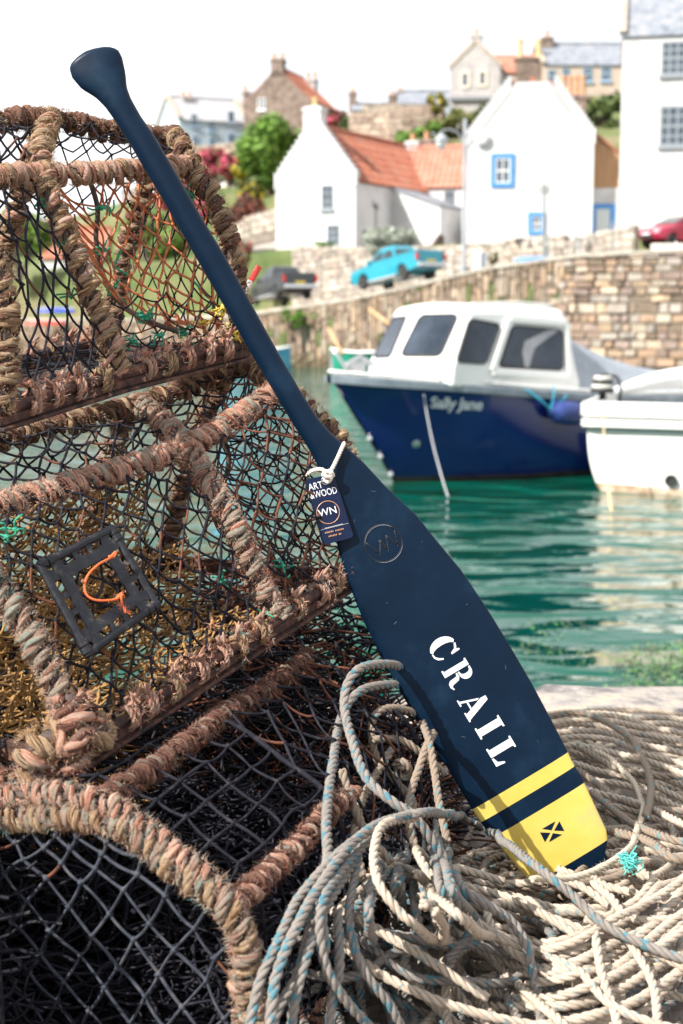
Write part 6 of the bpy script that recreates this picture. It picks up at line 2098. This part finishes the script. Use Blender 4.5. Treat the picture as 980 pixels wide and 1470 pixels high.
build_wrapped('base_lashing', creelB, [p + np.array([0, -0.012, 0.02]) for p in ee[:3]], seed=93, cols=('peach', 'brown'), rs=0.010, r_core=0.008, fuzz=450, fl=0.011)

# red and white stick beyond the paddle
def stick():
    a, b = at(338, 440, 2.66), at(371, 384, 2.74)
    d = (b - a)
    mb = MB()
    for f0, f1, mi in ((0, 0.20, 2), (0.20, 0.62, 0), (0.62, 1.0, 1)):
        p0, p1 = a + d * f0, a + d * f1
        mb.tube(np.array([tuple(p0), tuple(p0.lerp(p1, .5)), tuple(p1)]), 0.0058, 10, mi)
    o = mb.build('marker_stick', [mat('stick_white', (0.62, 0.55, 0.45), (0.75, 0.70, 0.62), scale=60), mat('stick_red', (0.55, 0.02, 0.02), (0.68, 0.06, 0.04), scale=60), mat('stick_yellow', (0.65, 0.45, 0.08), scale=60)], smooth=True, angle=40)
    tag(o, 'red and white tipped stick poking out behind the paddle shaft', 'stick')
stick()

# ---------------------------------------------------------------- the paddle
A2 = Vector((0.513, 0.858)); B2 = Vector((0.858, -0.513)); P2 = Vector((137, 68.6))
PB, PT = at(820, 1250, 2.37), at(140, 90, 2.44)
pax = (PB - PT).normalized()
pn = Vector((0.10, -1.0, 0.02)); pn = (pn - pax * pn.dot(pax)).normalized()
def qe(px, py):
    d = Vector((px, py)) - P2
    return d.dot(A2), d.dot(B2)
LEFT = [(118, 77.5), (108, 85), (102, 91.5), (99.4, 99), (103.5, 112), (117, 128), (137, 140), (151, 154), (166, 175), (186, 207), (215, 256), (250, 316), (284, 375), (325, 446), (366, 518), (398, 571), (419, 607), (435, 632), (448, 653), (461, 680), (474, 730), (483, 780), (494, 820), (505, 850), (523, 895), (560, 967), (595, 1029), (629, 1081), (678, 1163), (692, 1184), (713, 1210), (765, 1274), (776, 1289)]
RIGHT = [(124, 73.6), (136, 69.6), (150, 67.2), (162, 67.8), (170, 72.5), (175, 82), (180, 105), (182, 126), (188, 142), (202, 167), (219, 191), (255, 252), (290, 313), (325, 371), (365, 444), (406, 518), (435, 567), (456, 600), (475, 622), (492, 637), (522, 664), (553, 698), (599, 741), (620, 768), (663, 820), (700, 875), (733, 929), (765, 984), (789, 1029), (815, 1079.5), (823, 1097), (834, 1114), (874, 1199), (869, 1226)]
LQ = sorted(qe(*p) for p in LEFT); RQ = sorted(qe(*p) for p in RIGHT)
def edges_at(q):
    return (np.interp(q, [a for a, _ in LQ], [b for _, b in LQ]), np.interp(q, [a for a, _ in RQ], [b for _, b in RQ]))
PXM = 2.40 / FPX
def half_thick(q, hw):
    hw_m = hw * PXM
    t = np.interp(q, [-2.4, -1.0, 4, 30, 75, 130, 560, 640, 700, 800, 1000, 1200, 1350], [0.0035, 0.0075, 0.0115, 0.016, 0.018, 0.0185, 0.0175, 0.016, 0.0125, 0.0095, 0.008, 0.0065, 0.005])
    return min(t, hw_m * 1.02) if q < 620 else t
def pw(q, e, h=0.0):
    p = P2 + A2 * q + B2 * e
    return atplane(p.x, p.y, PB, pn) + pn * h
def face_h(q, e):
    l, r = edges_at(q)
    c, hw = (l + r) / 2, max((r - l) / 2, 1e-3)
    x = min(1.0, abs(e - c) / hw)
    p = np.interp(q, [600, 760], [2.0, 2.6])
    return half_thick(q, hw) * (1 - x ** p) ** (1 / p)
def paddle():
    root = thing('paddle', 'navy blue wooden paddle with yellow tip bands leaning on the creels', 'paddle', PB)
    M = [mat('navy_paint', (0.0005, 0.008, 0.023), (0.0010, 0.011, 0.030), (0.007, 0.030, 0.060), scale=9, rough=0.38, rough2=0.55, spec=0.17, bump=0.14, bscale=60, bdist=0.002, lo=0.3, hi=0.8),
         mat('yellow_paint', (0.60, 0.44, 0.075), (0.66, 0.50, 0.115), (0.44, 0.40, 0.19), scale=10, rough=0.45, rough2=0.6, bump=0.1, bscale=60, bdist=0.002, lo=0.3, hi=0.75)]
    # painted zones by distance along the axis
    z1 = qe(678, 1163)[0]; z2 = qe(692, 1184)[0]; z3 = qe(713, 1207)[0]; z4 = qe(769, 1272)[0]
    z1 = (z1 + qe(815, 1079.5)[0]) / 2; z2 = (z2 + qe(823, 1097)[0]) / 2; z3 = (z3 + qe(834, 1114)[0]) / 2 + 2; z4 = (z4 + qe(873, 1201)[0]) / 2
    qend = qe(869, 1226)[0] + 14
    qs = sorted(set([-2.2, -1.5, -0.6, 0.6, 2, 4, 6, 10, 15, 20, 26] + list(np.linspace(32, 150, 20)) + list(np.linspace(160, 560, 26)) + list(np.linspace(570, 760, 30)) + list(np.linspace(770, qend, 44)) + [z1, z2, z3, z4]))
    ns = 40
    def section(q, shrink=1.0):
        l, r = edges_at(q)
        if q < -2.0: l, r = l + 1, r - 1
        c, hw = (l + r) / 2, (r - l) / 2 * shrink
        ht = half_thick(q, hw) * shrink
        p = np.interp(q, [600, 760], [2.0, 2.6])
        ring = []
        for k in range(ns):
            a = 2 * math.pi * k / ns
            ca, sa = math.cos(a), math.sin(a)
            ex = math.copysign(abs(ca) ** (2 / p), ca); ey = math.copysign(abs(sa) ** (2 / p), sa)
            ring.append(pw(q, c + hw * ex, ht * ey))
        return ring
    bands = {0: MB(), 1: MB(), 2: MB()}
    zones = [(-99, 175, 0), (175, 590, 1), (590, 9999, 2)]
    def zone_mat(q):
        return 1 if (z1 <= q < z2 or z3 <= q < z4) else 0
    for a, b, zi in zones:
        sel = [q for q in qs if a <= q <= b]
        nxt = [q for q in qs if q > b]
        if nxt: sel.append(nxt[0])
        rings = [section(q) for q in sel]
        mis = [zone_mat((sel[i] + sel[i + 1]) / 2) for i in range(len(sel) - 1)] + [0]
        if zi == 2:
            rings.append(section(qend, 0.90)); sel.append(qend); mis = mis[:-1] + [0, 0]
            # push the last ring outward to round the tip
            d = pax * 0.004
            rings[-1] = [p + d for p in rings[-1]]
        bands[zi].loft(rings, mis=mis, cap=False)
    bands[0].build('grip', M[0], root, smooth=True)
    bands[1].build('shaft', M[0], root, smooth=True)
    blade = bands[2].build('blade', M, root, smooth=True)
    # ---- lettering CRAIL, stencil capitals; reading direction runs down the blade
    def pl(o, u, v, sc, adv=A2, upv=B2):
        p = Vector(o) + adv * (u * sc) + upv * (v * sc)
        return qe(p.x, p.y)
    def raised(mb, poly_px, lift=0.0006, thick=0.0008):
        pts = [pw(q, e, face_h(q, e) + lift) for q, e in poly_px]
        tri = tessellate_polygon([[Vector((q, e, 0)) for q, e in poly_px]])
        v = [tuple(p) for p in pts]; n = len(v)
        v += [tuple(p - pn * thick) for p in pts]
        f = []
        for t in tri:
            a = (pts[t[1]] - pts[t[0]]).cross(pts[t[2]] - pts[t[0]])
            f.append(tuple(t) if a.dot(pn) > 0 else (t[0], t[2], t[1]))
        for i in range(n):
            f.append((i, (i + 1) % n, (i + 1) % n + n, i + n))
        mb.add(v, f)
    white = mat('white_stencil_paint', (0.66, 0.68, 0.72), (0.80, 0.81, 0.83), scale=60, rough=0.6)
    mb = MB()
    def arcp(cx, cy, rx, ry, a0, a1, n=14):
        return [(cx + rx * math.cos(R(a0 + (a1 - a0) * i / n)), cy + ry * math.sin(R(a0 + (a1 - a0) * i / n))) for i in range(n + 1)]
    # letters in a 0..1 (height) cell, x in units of height, width about 0.75
    def crescent(a0, a1, ox=0.0, thick=0.26, cx=0.40, cy=0.5, rx=0.40, ry=0.5):
        o_ = arcp(cx, cy, rx, ry, a0, a1); i_ = arcp(cx + 0.04 + ox, cy, rx - thick, ry - 0.07, a1, a0)
        return o_ + i_
    G = {
        'C': [crescent(100, 260, thick=0.24), [(0.44, 0.985), (0.58, 0.95), (0.66, 0.90), (0.70, 1.0), (0.75, 1.0), (0.77, 0.66), (0.70, 0.66), (0.62, 0.84), (0.44, 0.925)],
              [(0.42, 0.015), (0.42, 0.07), (0.55, 0.09), (0.66, 0.20), (0.73, 0.33), (0.78, 0.30), (0.70, 0.12), (0.57, 0.03)]],
        'R': [[(0, 1), (0.28, 1), (0.28, 0), (0, 0), (0, 0.06), (0.07, 0.08), (0.07, 0.92), (0, 0.94)],
              [(0.33, 1)] + arcp(0.45, 0.75, 0.27, 0.25, 90, -80, 12) + [(0.33, 0.50), (0.33, 0.56), (0.42, 0.57)] + arcp(0.42, 0.75, 0.09, 0.17, -80, 80, 6) + [(0.33, 0.94)],
              [(0.33, 0.47), (0.50, 0.47), (0.60, 0.40), (0.66, 0.12), (0.72, 0.07), (0.82, 0.10), (0.82, 0.05), (0.70, -0.01), (0.56, 0.0), (0.47, 0.10), (0.44, 0.38), (0.33, 0.42)]],
        'A': [[(0.34, 1.0), (0.50, 1.0), (0.84, 0.07), (0.90, 0.05), (0.90, 0), (0.52, 0), (0.52, 0.05), (0.59, 0.07), (0.33, 0.80)],
              [(0.30, 0.74), (0.34, 0.66), (0.14, 0.07), (0.24, 0.05), (0.24, 0), (-0.02, 0), (-0.02, 0.05), (0.06, 0.07)],
              [(0.24, 0.33), (0.50, 0.33), (0.52, 0.27), (0.22, 0.27)]],
        'I': [[(0, 1), (0.46, 1), (0.46, 0.94), (0.37, 0.92), (0.37, 0.08), (0.46, 0.06), (0.46, 0), (0, 0), (0, 0.06), (0.09, 0.08), (0.09, 0.92), (0, 0.94)]],
        'L': [[(0, 1), (0.46, 1), (0.46, 0.94), (0.37, 0.92), (0.37, 0.0), (0, 0), (0, 0.06), (0.09, 0.08), (0.09, 0.92), (0, 0.94)],
              [(0.42, 0), (0.74, 0), (0.78, 0.36), (0.72, 0.36), (0.62, 0.14), (0.42, 0.07)]],
    }
    for ch, (cx, cy), w in (('C', (635, 929.5), 0.78), ('R', (657.5, 967), 0.8), ('A', (681, 1011), 0.88), ('I', (702, 1043.5), 0.46), ('L', (721.5, 1078), 0.76)):
        sc = 39.5
        for poly in G[ch]:
            raised(mb, [pl((cx, cy), (x - w / 2) * 0.98, y - 0.5, sc) for x, y in poly])
    mb.build('lettering', white, blade)
    # ---- saltire: four navy triangles left between yellow bars
    mb = MB()
    flag_u, flag_v = Vector((0.868, -0.497)), Vector((0.46, 0.888))
    cw, chh, g = 16.0, 10.6, 0.17
    cen = Vector((791.8, 1193.3))
    F = lambda x, y: qe(*(cen + flag_u * (x * cw) + flag_v * (y * chh)))
    for tri_ in ([(-1 + 2 * g, -1), (1 - 2 * g, -1), (0, -g * 1.3)], [(-1 + 2 * g, 1), (1 - 2 * g, 1), (0, g * 1.3)],
                 [(-1, -1 + 1.6 * g), (-1, 1 - 1.6 * g), (-g * 1.2, 0)], [(1, -1 + 1.6 * g), (1, 1 - 1.6 * g), (g * 1.2, 0)]):
        raised(mb, [F(*p) for p in tri_])
    mb.build('flag_emblem', M[0], blade)
    # ---- engraved maker's mark: ring with two zigzag letters
    def mark(centre, rad, u, v, lw, lift=0.0004, name='maker_mark', parent=blade, mm=None, hl=None, place=None):
        for off, m_, w_ in ((0.0, mm[0], lw), (0.9, mm[1], lw * 0.62)):
            mb = MB()
            c = Vector(centre) + Vector((0.6, 0.9)) * off
            def pt(x, y):
                p = c + u * (x * rad) + v * (y * rad)
                return place(p)
            ring = [pt(math.cos(2 * math.pi * k / 48), math.sin(2 * math.pi * k / 48)) for k in range(49)]
            mb.tube(np.array([tuple(p) for p in ring]), w_, 6, cap=False)
            for zz in ([(-0.86, 0.36), (-0.40, -0.46), (-0.10, 0.22), (0.10, -0.32)], [(-0.20, 0.22), (0.10, -0.42)],
                       [(0.10, -0.44), (0.28, 0.34), (0.66, -0.36), (0.80, 0.42)]):
                P = []
                for (x0, y0), (x1, y1) in zip(zz[:-1], zz[1:]):
                    for t in np.linspace(0, 1, 5):
                        P.append(tuple(pt(x0 + (x1 - x0) * t, y0 + (y1 - y0) * t)))
                for a in range(0, len(P), 5):
                    mb.tube(np.array(P[a:a + 5]), w_, 6)
            mb.build(name, m_, parent, smooth=True)
    dk = mat('dark_groove', (0.004, 0.006, 0.012), scale=40, rough=0.6)
    pal = mat('groove_highlight', (0.34, 0.37, 0.42), (0.52, 0.53, 0.55), scale=40, rough=0.5)  # highlight along the engraved groove, painted as a pale offset line
    mark((549.5, 779.5), 27.0, Vector((0.93, -0.36)), Vector((-0.36, -0.93)), 0.0011, mm=(dk, pal),
         place=lambda p: pw(*qe(p.x, p.y), face_h(*qe(p.x, p.y)) + 0.0002))
    # scratches on the blade
    mb = MB()
    rg = np.random.default_rng(12)
    for _ in range(9):
        q0 = rg.uniform(720, 1230); l, r = edges_at(q0)
        e0 = rg.uniform(l + 12, r - 12); a = rg.uniform(0, 6.28); ln = rg.uniform(1.0, 7.0)
        pp = []
        for t in np.linspace(0, 1, 4):
            q, e = q0 + math.cos(a) * ln * t, e0 + math.sin(a) * ln * t
            pp.append(tuple(pw(q, e, face_h(q, e) + 0.0001)))
        mb.tube(np.array(pp), 0.00035, 4)
    mb.build('scratches', mat('scratch_grey', (0.05, 0.07, 0.12), (0.12, 0.14, 0.19), scale=90, rough=0.7), blade)
    return root
paddle()

# ---------------------------------------------------------------- swing tag
def swing_tag():
    root = thing('swing_tag', 'small navy printed card tag hanging from the paddle on white string', 'tag', atplane(495, 735, PB, pn))
    n = (pn + Vector((0.02, 0, 0.03))).normalized()
    TC = atplane(495, 735, PB, pn) + pn * 0.0165
    u2, v2 = Vector((0.973, -0.225)), Vector((0.262, 0.965))      # across, down (pixels)
    W = lambda px, py, h=0.0: atplane(px, py, TC, n) + n * h
    c4 = [Vector((437, 688)), Vector((479, 681)), Vector((508, 771)), Vector((463, 783))]
    poly = []
    for i in range(4):
        a, b, c = c4[i - 1], c4[i], c4[(i + 1) % 4]
        d0, d1 = (a - b).normalized(), (c - b).normalized()
        for k in range(6):
            t = k / 5
            p = b + d0 * 6 * (1 - t) ** 2 + d1 * 6 * t ** 2
            poly.append(p)
    mb = MB()
    mb.prism([W(p.x, p.y) for p in poly], -n * 0.0012)
    card = mb.build('card', mat('navy_card', (0.003, 0.009, 0.036), (0.005, 0.013, 0.048), (0.04, 0.05, 0.10), scale=40, rough=0.45, spec=0.25, lo=0.4, hi=0.85), root)
    wht = mat('tag_white_print', (0.75, 0.76, 0.80), scale=10, rough=0.5)
    cop = mat('tag_copper_print', (0.55, 0.28, 0.17), scale=10, rough=0.4)
    def put(s, px, py, size, m, sp=1.0, name='lettering', xs=1.0):
        v, f = text_polys(s, 1.0, 0, sp)
        v = v.copy(); v[:, 0] *= xs
        mb = MB()
        pts = []
        for x, y, _ in v:
            p = Vector((px, py)) + u2 * (x * size) - v2 * (y * size)
            pts.append(tuple(W(p.x, p.y, 0.0006)))
        mb.add(pts, f)
        return mb.build(name, m, card)
    put('ART', 443.5, 704.5, 14.0, wht, xs=0.80)
    put('&WOOD', 446.0, 716.5, 14.0, wht, xs=0.70)
    put('WN', 458, 742.0, 15, wht, xs=1.0, name='logo')
    mb = MB()
    c = Vector((470.8, 735.5))
    ring = []
    for k in range(41):
        a = 2 * math.pi * k / 40
        p = c + Vector((math.cos(a), math.sin(a))) * 16.3
        ring.append(tuple(W(p.x, p.y, 0.0005)))
    mb.tube(np.array(ring), 0.0006, 5, cap=False)
    mb.build('logo', cop, card)
    # two lines of copper print too small to read, and a rule above them
    mb = MB(); rg = np.random.default_rng(8)
    for (x0, y0, n_) in ((467, 766.0, 13), (472, 771.0, 9)):
        for k in range(n_):
            p = Vector((x0, y0)) + u2 * (k * 2.15)
            q = p + Vector((0.3, -1.9 - rg.uniform(0, 0.7)))
            if k in (6,): continue
            mb.bar(W(p.x, p.y, 0.0006), W(q.x, q.y, 0.0006), 0.0013, 0.0003, up=n)
    mb.build('lettering', cop, card)
    mb = MB()
    mb.bar(W(466, 758.5, .0006), W(492, 752, .0006), 0.0006, 0.0003, up=n)
    mb.bar(W(458, 761.5, .0006), W(500, 751, .0006), 0.0003, 0.0003, up=n)
    mb.build('rule', wht, card)
    mb = MB()
    e = Vector((467, 690))
    ring = [tuple(W(e.x + 5.5 * math.cos(k * math.pi / 12), e.y + 5.5 * math.sin(k * math.pi / 12), 0.0008)) for k in range(25)]
    mb.tube(np.array(ring), 0.0014, 6, cap=False)
    mb.build('eyelet', mat('brass_eyelet', (0.30, 0.31, 0.35), scale=10, rough=0.35, metal=0.8), card, smooth=True)
    mb = MB()
    H = lambda px, py, h: atplane(px, py, PB, pn) + pn * h
    P = spline([H(494, 636, .002), H(489, 645, .0165), H(481, 662, .0195), H(474, 675, .022), H(468, 680, .026), H(462, 681, .024), H(470, 676, .030), H(474, 684, .028), H(470, 691, .022), H(466, 689, .014)], 0.0012)
    rope(mb, P, 0.0037, ns=6, pitch=0.014)
    P = spline([H(464, 690, .014), H(470, 682, .022), H(462, 674, .022), H(452, 674, .018), H(444, 678, .010), H(441, 684, .002)], 0.0012)
    rope(mb, P, 0.0037, ns=6, pitch=0.014, seed=2)
    P = spline([H(466, 676, .030), H(474, 678, .030), H(476, 683, .024), H(468, 684, .030), H(464, 679, .028), H(472, 675, .028)], 0.0012)
    rope(mb, P, 0.0037, ns=6, pitch=0.014, seed=4)
    mb.build('string', mat('white_cotton_string', (0.62, 0.55, 0.48), (0.75, 0.70, 0.63), scale=120, rough=0.9), root, smooth=True)
swing_tag()

# ---------------------------------------------------------------- tangled ropes
def pile_z(x, y):
    g = 0.24 * math.exp(-(((x - 0.06) / 0.22) ** 2 + ((y - 1.98) / 0.24) ** 2))
    g += 0.13 * math.exp(-(((x - 0.50) / 0.35) ** 2 + ((y - 2.15) / 0.40) ** 2))
    g += 0.05 * math.exp(-(((x - 0.7) / 0.5) ** 2 + ((y - 3.1) / 0.45) ** 2))
    return GZ + 0.012 + g
def on_pile(px, py, off):
    z = GZ + 0.1
    for _ in range(6):
        p = atz(px, py, z)
        z = pile_z(p.x, p.y) + off
    return atz(px, py, z)
def strand(pts, off):
    """pts: (px, py) or (px, py, Y).  Those without a depth lie on the pile, off above it"""
    out = []
    for q in pts:
        out.append(at(*q) if len(q) == 3 else on_pile(q[0], q[1], off))
    return out
def rope_thing(strands, label, m, r=0.0076, group='tangled fishing ropes', fuzz=0, wob=0.0025, seed=0, name='fishing_rope'):
    mb = MB(); rng = np.random.default_rng(seed)
    for k, pts in enumerate(strands):
        P = spline(pts, 0.0052)
        kk = max(3, int(len(P) / 14))
        w = np.stack([np.interp(np.arange(len(P)), np.linspace(0, len(P), kk), rng.normal(0, wob, kk)) for _ in range(3)], axis=1)
        P = P + w
        P[:, 2] = np.maximum(P[:, 2], GZ + r * 0.9)
        rope(mb, P, r * rng.uniform(0.93, 1.07), ns=6, seed=seed + k * 1.3, pitch=r * 6.2)
        fuzz_on(mb, P, r, int(len(P) * 1.8), rng, 0, 0.0042, rp=seed + k)
    o = mb.build(name, m, smooth=True)
    return tag(o, label, 'rope', group)

# draped over the bottom creel beside the blade
rope_thing([strand([(585, 962, 2.42), (557, 953, 2.34), (518, 957, 2.27), (499, 983, 2.24), (497, 1020, 2.20), (506, 1072, 2.12), (527, 1119, 2.06), (566, 1154, 2.03), (600, 1180, 2.03), (640, 1240, 2.03)], 0),
            strand([(600, 985, 2.44), (560, 983, 2.36), (514, 996, 2.29), (489, 1032, 2.24), (478, 1095, 2.08), (471, 1160, 1.94), (468, 1231, 1.82), (462, 1300, 1.72), (466, 1370, 1.68)], 0)],
           'two strands of blue flecked rope hung over the bottom creel left of the blade', ROPE_GREY, seed=1)
rope_thing([strand([(612, 1040, 2.42), (595, 1024, 2.38), (570, 1016, 2.34), (546, 1020, 2.31), (534, 1042, 2.29), (543, 1085, 2.27), (560, 1104, 2.26), (578, 1128, 2.25), (592, 1152, 2.24), (588, 1180, 2.22)], 0),
            strand([(535, 1060, 2.27), (575, 1062, 2.29), (608, 1083, 2.30), (640, 1110, 2.33)], 0),
            strand([(625, 1050, 2.33), (612, 1072, 2.27), (598, 1110, 2.22), (588, 1150, 2.16), (590, 1200, 2.10), (610, 1260, 2.05)], 0),
            strand([(608, 1040, 2.34), (616, 1066, 2.28), (622, 1105, 2.23), (628, 1150, 2.17), (640, 1210, 2.10)], 0),
            strand([(490, 1105, 2.05), (497, 1130, 2.04), (512, 1168, 2.03), (528, 1200, 2.02), (560, 1240, 2.0)], 0),
            strand([(560, 1075, 2.26), (540, 1110, 2.20), (520, 1150, 2.10), (512, 1200, 2.0), (520, 1260, 1.92)], 0),
            strand([(566, 1100, 2.245), (574, 1092, 2.235), (584, 1098, 2.235), (582, 1110, 2.24), (571, 1112, 2.235), (566, 1102, 2.24), (576, 1098, 2.23)], 0)],
           'short looped rope with a knot lying just left of the blade', ROPE_BROWN, seed=2, r=0.0070)
# big front arcs
rope_thing([strand([(378, 1500, 1.57), (398, 1420, 1.60), (418, 1350, 1.64), (459, 1267, 1.73), (518, 1202, 1.84), (572, 1172, 1.93), (625, 1166, 2.0), (678, 1178), (731, 1214), (779, 1255), (826, 1290), (867, 1326), (915, 1350), (990, 1376), (1060, 1380)], 0.075)],
           'long rope arching across the front of the pile and over the paddle tip', ROPE_GREY, seed=3, r=0.0070)
rope_thing([strand([(600, 1172, 1.97), (560, 1178, 1.90), (539, 1196, 1.85), (533, 1231, 1.80), (542, 1267, 1.76), (572, 1308, 1.74), (607, 1338, 1.76), (654, 1361), (708, 1370), (767, 1367), (814, 1353), (873, 1326), (932, 1296), (990, 1250), (1060, 1190)], 0.065)],
           'pale rope sweeping in a wide curve below the paddle tip', ROPE_TAN, seed=4, r=0.0070)
rope_thing([strand([(765, 1262), (802, 1260), (832, 1256), (873, 1238), (903, 1214), (919, 1180), (920, 1149), (909, 1119), (879, 1092), (840, 1072), (800, 1062)], 0.05)],
           'thin plain rope curled round the tip of the blade', ROPE_PALE, seed=5, r=0.0066)
rope_thing([strand([(350, 1500, 1.58), (368, 1410, 1.61), (402, 1345, 1.65), (440, 1282, 1.72), (490, 1225, 1.80), (540, 1190, 1.88), (590, 1170, 1.95)], 0),
            strand([(540, 1192, 1.90), (492, 1250, 1.78), (459, 1310, 1.69), (463, 1375, 1.66), (490, 1430, 1.66), (530, 1475, 1.68), (580, 1510, 1.70)], 0),
            strand([(560, 1190), (532, 1250), (530, 1310), (545, 1380), (575, 1440), (600, 1500)], 0.04),
            strand([(525, 1205, 1.89), (478, 1290, 1.74), (440, 1370, 1.65), (420, 1440, 1.62), (412, 1500, 1.61)], 0),
            strand([(470, 1240, 1.82), (448, 1330, 1.70), (428, 1400, 1.65), (400, 1450, 1.62), (385, 1500, 1.60)], 0),
            strand([(512, 1230, 1.85), (500, 1320, 1.74), (520, 1400, 1.70), (560, 1450, 1.70), (590, 1500, 1.71)], 0),
            strand([(482, 1300, 1.74), (486, 1390, 1.69), (475, 1450, 1.66), (470, 1510, 1.65)], 0),
            strand([(625, 1180), (630, 1230), (648, 1280), (665, 1330), (680, 1360)], 0.055)],
           'fan of blue flecked strands spilling down at the bottom left of the pile', ROPE_GREY, seed=6, r=0.0070)
rope_thing([strand([(640, 1330), (690, 1365), (740, 1410), (790, 1450), (830, 1490)], 0.06),
            strand([(700, 1360), (730, 1420), (745, 1500)], 0.04),
            strand([(850, 1340), (862, 1400), (880, 1450), (890, 1500)], 0.06),
            strand([(905, 1350), (935, 1410), (950, 1500)], 0.06),
            strand([(780, 1370), (830, 1395), (870, 1440), (940, 1470), (1000, 1480)], 0.065),
            strand([(840, 1320), (900, 1345), (960, 1375), (1020, 1400)], 0.06),
            strand([(600, 1480), (650, 1430), (720, 1400), (800, 1395), (880, 1385), (960, 1330), (1020, 1290)], 0.045),
            strand([(852, 1268), (880, 1290), (905, 1315), (960, 1320), (1010, 1315)], 0.04)],
           'pale tan rope strands heaped at the bottom right corner', ROPE_TAN, seed=7, r=0.0072)
# right-hand coils behind the blade
rs_ = []
for k, (y0, y1, yb) in enumerate(((1020, 1024, 1012), (1024, 1032, 1016), (1030, 1040, 1020), (1036, 1052, 1026), (1044, 1066, 1036), (1052, 1080, 1044), (1062, 1096, 1056), (1072, 1110, 1070), (1084, 1126, 1084), (1096, 1144, 1100), (1110, 1160, 1116), (1126, 1182, 1134))):
    rs_.append(strand([(770, y0 + 6), (815, y0), (865, yb + 8), (920, (y0 + y1) / 2), (975, y1), (1030, y1 + 20)], 0.018 + 0.011 * (k % 4)))
rope_thing(rs_, 'bright tan rope coiled in long runs on the quay right of the blade', ROPE_TAN, seed=8, r=0.0076)
rope_thing([strand([(785, 1028), (830, 1026), (870, 1036), (905, 1062), (925, 1095), (935, 1135), (930, 1170)], 0.06),
            strand([(800, 1060), (845, 1080), (890, 1100), (940, 1110), (1000, 1112)], 0.05),
            strand([(830, 1105), (880, 1140), (930, 1160), (1000, 1165)], 0.05),
            strand([(840, 1130), (890, 1170), (950, 1200), (1010, 1215)], 0.05),
            strand([(870, 1190), (920, 1205), (960, 1230), (1010, 1240)], 0.045)],
           'grey brown rope curving over the tan coils right of the blade', ROPE_BROWN, seed=9, r=0.0078)
# orderly lays of rope: a fan from under the big arch and nested sweeps below the tip
rng_l = np.random.default_rng(40)
fan = []
for k in range(10):
    f = k / 9
    x0, xb = 548 + 90 * f, 440 + 330 * f
    fan.append(strand([(x0, 1196 + 10 * f), (x0 - 26 + 40 * f + rng_l.normal(0, 5), 1262 + rng_l.normal(0, 6)), ((x0 + xb) / 2 - 34 + 62 * f + rng_l.normal(0, 9), 1350 + rng_l.normal(0, 8)), (xb + rng_l.normal(0, 10), 1432), (xb + 26 + rng_l.normal(0, 14), 1515)], 0.026 + 0.010 * (k % 3)))
rope_thing(fan, 'row of grey strands running down side by side below the big arch', ROPE_GREY, seed=41, r=0.0074)
sw = []
for k in range(8):
    d = 20 * k
    sw.append(strand([(590 + 7 * k, 1228 + d * 1.1), (640 + 5 * k, 1306 + d * .9), (720, 1350 + d * .8), (806, 1346 + d * .85), (884, 1306 + d * 1.0), (950, 1256 + d * 1.1), (1030, 1190 + d * 1.2)], 0.034 + 0.009 * (k % 3)))
rope_thing(sw, 'pale strands laid in nested curves sweeping to the right edge', ROPE_TAN, seed=42, r=0.0076, wob=0.006)
# the heap underneath
def heap(seed, n, cx, cy, sx, sy, label, m, zt):
    rng = np.random.default_rng(seed)
    S = []
    for k in range(n):
        x0, y0 = cx + rng.normal(0, sx), cy + rng.normal(0, sy)
        a0 = rng.uniform(0, 6.28); ra, rb = rng.uniform(0.10, 0.30), rng.uniform(0.07, 0.20)
        tilt = rng.uniform(0, 6.28)
        turns = rng.uniform(0.9, 1.8)
        pts = []
        lay = rng.uniform(0, 1)
        for t in np.linspace(0, 1, int(10 * turns) + 4):
            a = a0 + t * turns * 6.28
            k_ = 1 + 0.18 * math.sin(a * 1.7 + k)
            u, v = ra * k_ * math.cos(a), rb * k_ * math.sin(a)
            x, y = x0 + u * math.cos(tilt) - v * math.sin(tilt), y0 + u * math.sin(tilt) + v * math.cos(tilt)
            z = GZ + 0.008 + (pile_z(x, y) - GZ - 0.012) * lay * zt + 0.014 * abs(math.sin(a * 2.3 + k))
            # keep clear of the creel and of the blade's front face
            pts.append((x, y, z))
        S.append(pts)
    return rope_thing(S, label, m, seed=seed, wob=0.004)
heap(25, 16, 0.20, 2.42, 0.12, 0.12, 'dark tangle of rope packed between bottom creel and blade', ROPE_BROWN, 0.95)
heap(21, 9, 0.14, 2.0, 0.13, 0.13, 'heap of blue flecked loops under the front of the pile', ROPE_GREY, 0.95)
heap(22, 9, 0.42, 2.12, 0.16, 0.14, 'tangle of pale loops heaped below the blade tip', ROPE_TAN, 0.95)
heap(23, 9, 0.66, 2.62, 0.20, 0.22, 'tangle of tan loops lying right of the yellow band', ROPE_TAN, 0.95)
heap(24, 10, 0.75, 3.15, 0.25, 0.22, 'flat spread of pale tan loops near the quay edge', ROPE_TAN, 0.7)
# teal twine caught on the pile
mb = MB(); rng = np.random.default_rng(31)
c = V3(on_pile(903, 1240, 0.075))
for k in range(70):
    d = rng.normal(0, 1, 3); d /= np.linalg.norm(d); d[2] = abs(d[2]) * 0.5
    q = c + d * rng.uniform(0.008, 0.030) * np.array([0.8, 0.6, 1.3])
    mb.tube(spline([c + rng.normal(0, 0.008, 3), (c + q) / 2 + rng.normal(0, 0.006, 3), q], 0.006), 0.0011, 4)
tag(mb.build('frayed_twine', mat('teal_twine', (0.03, 0.34, 0.30), (0.16, 0.60, 0.54), scale=90, rough=0.7), smooth=True), 'frayed tuft of bright teal twine on the ropes beside the yellow tip', 'twine')
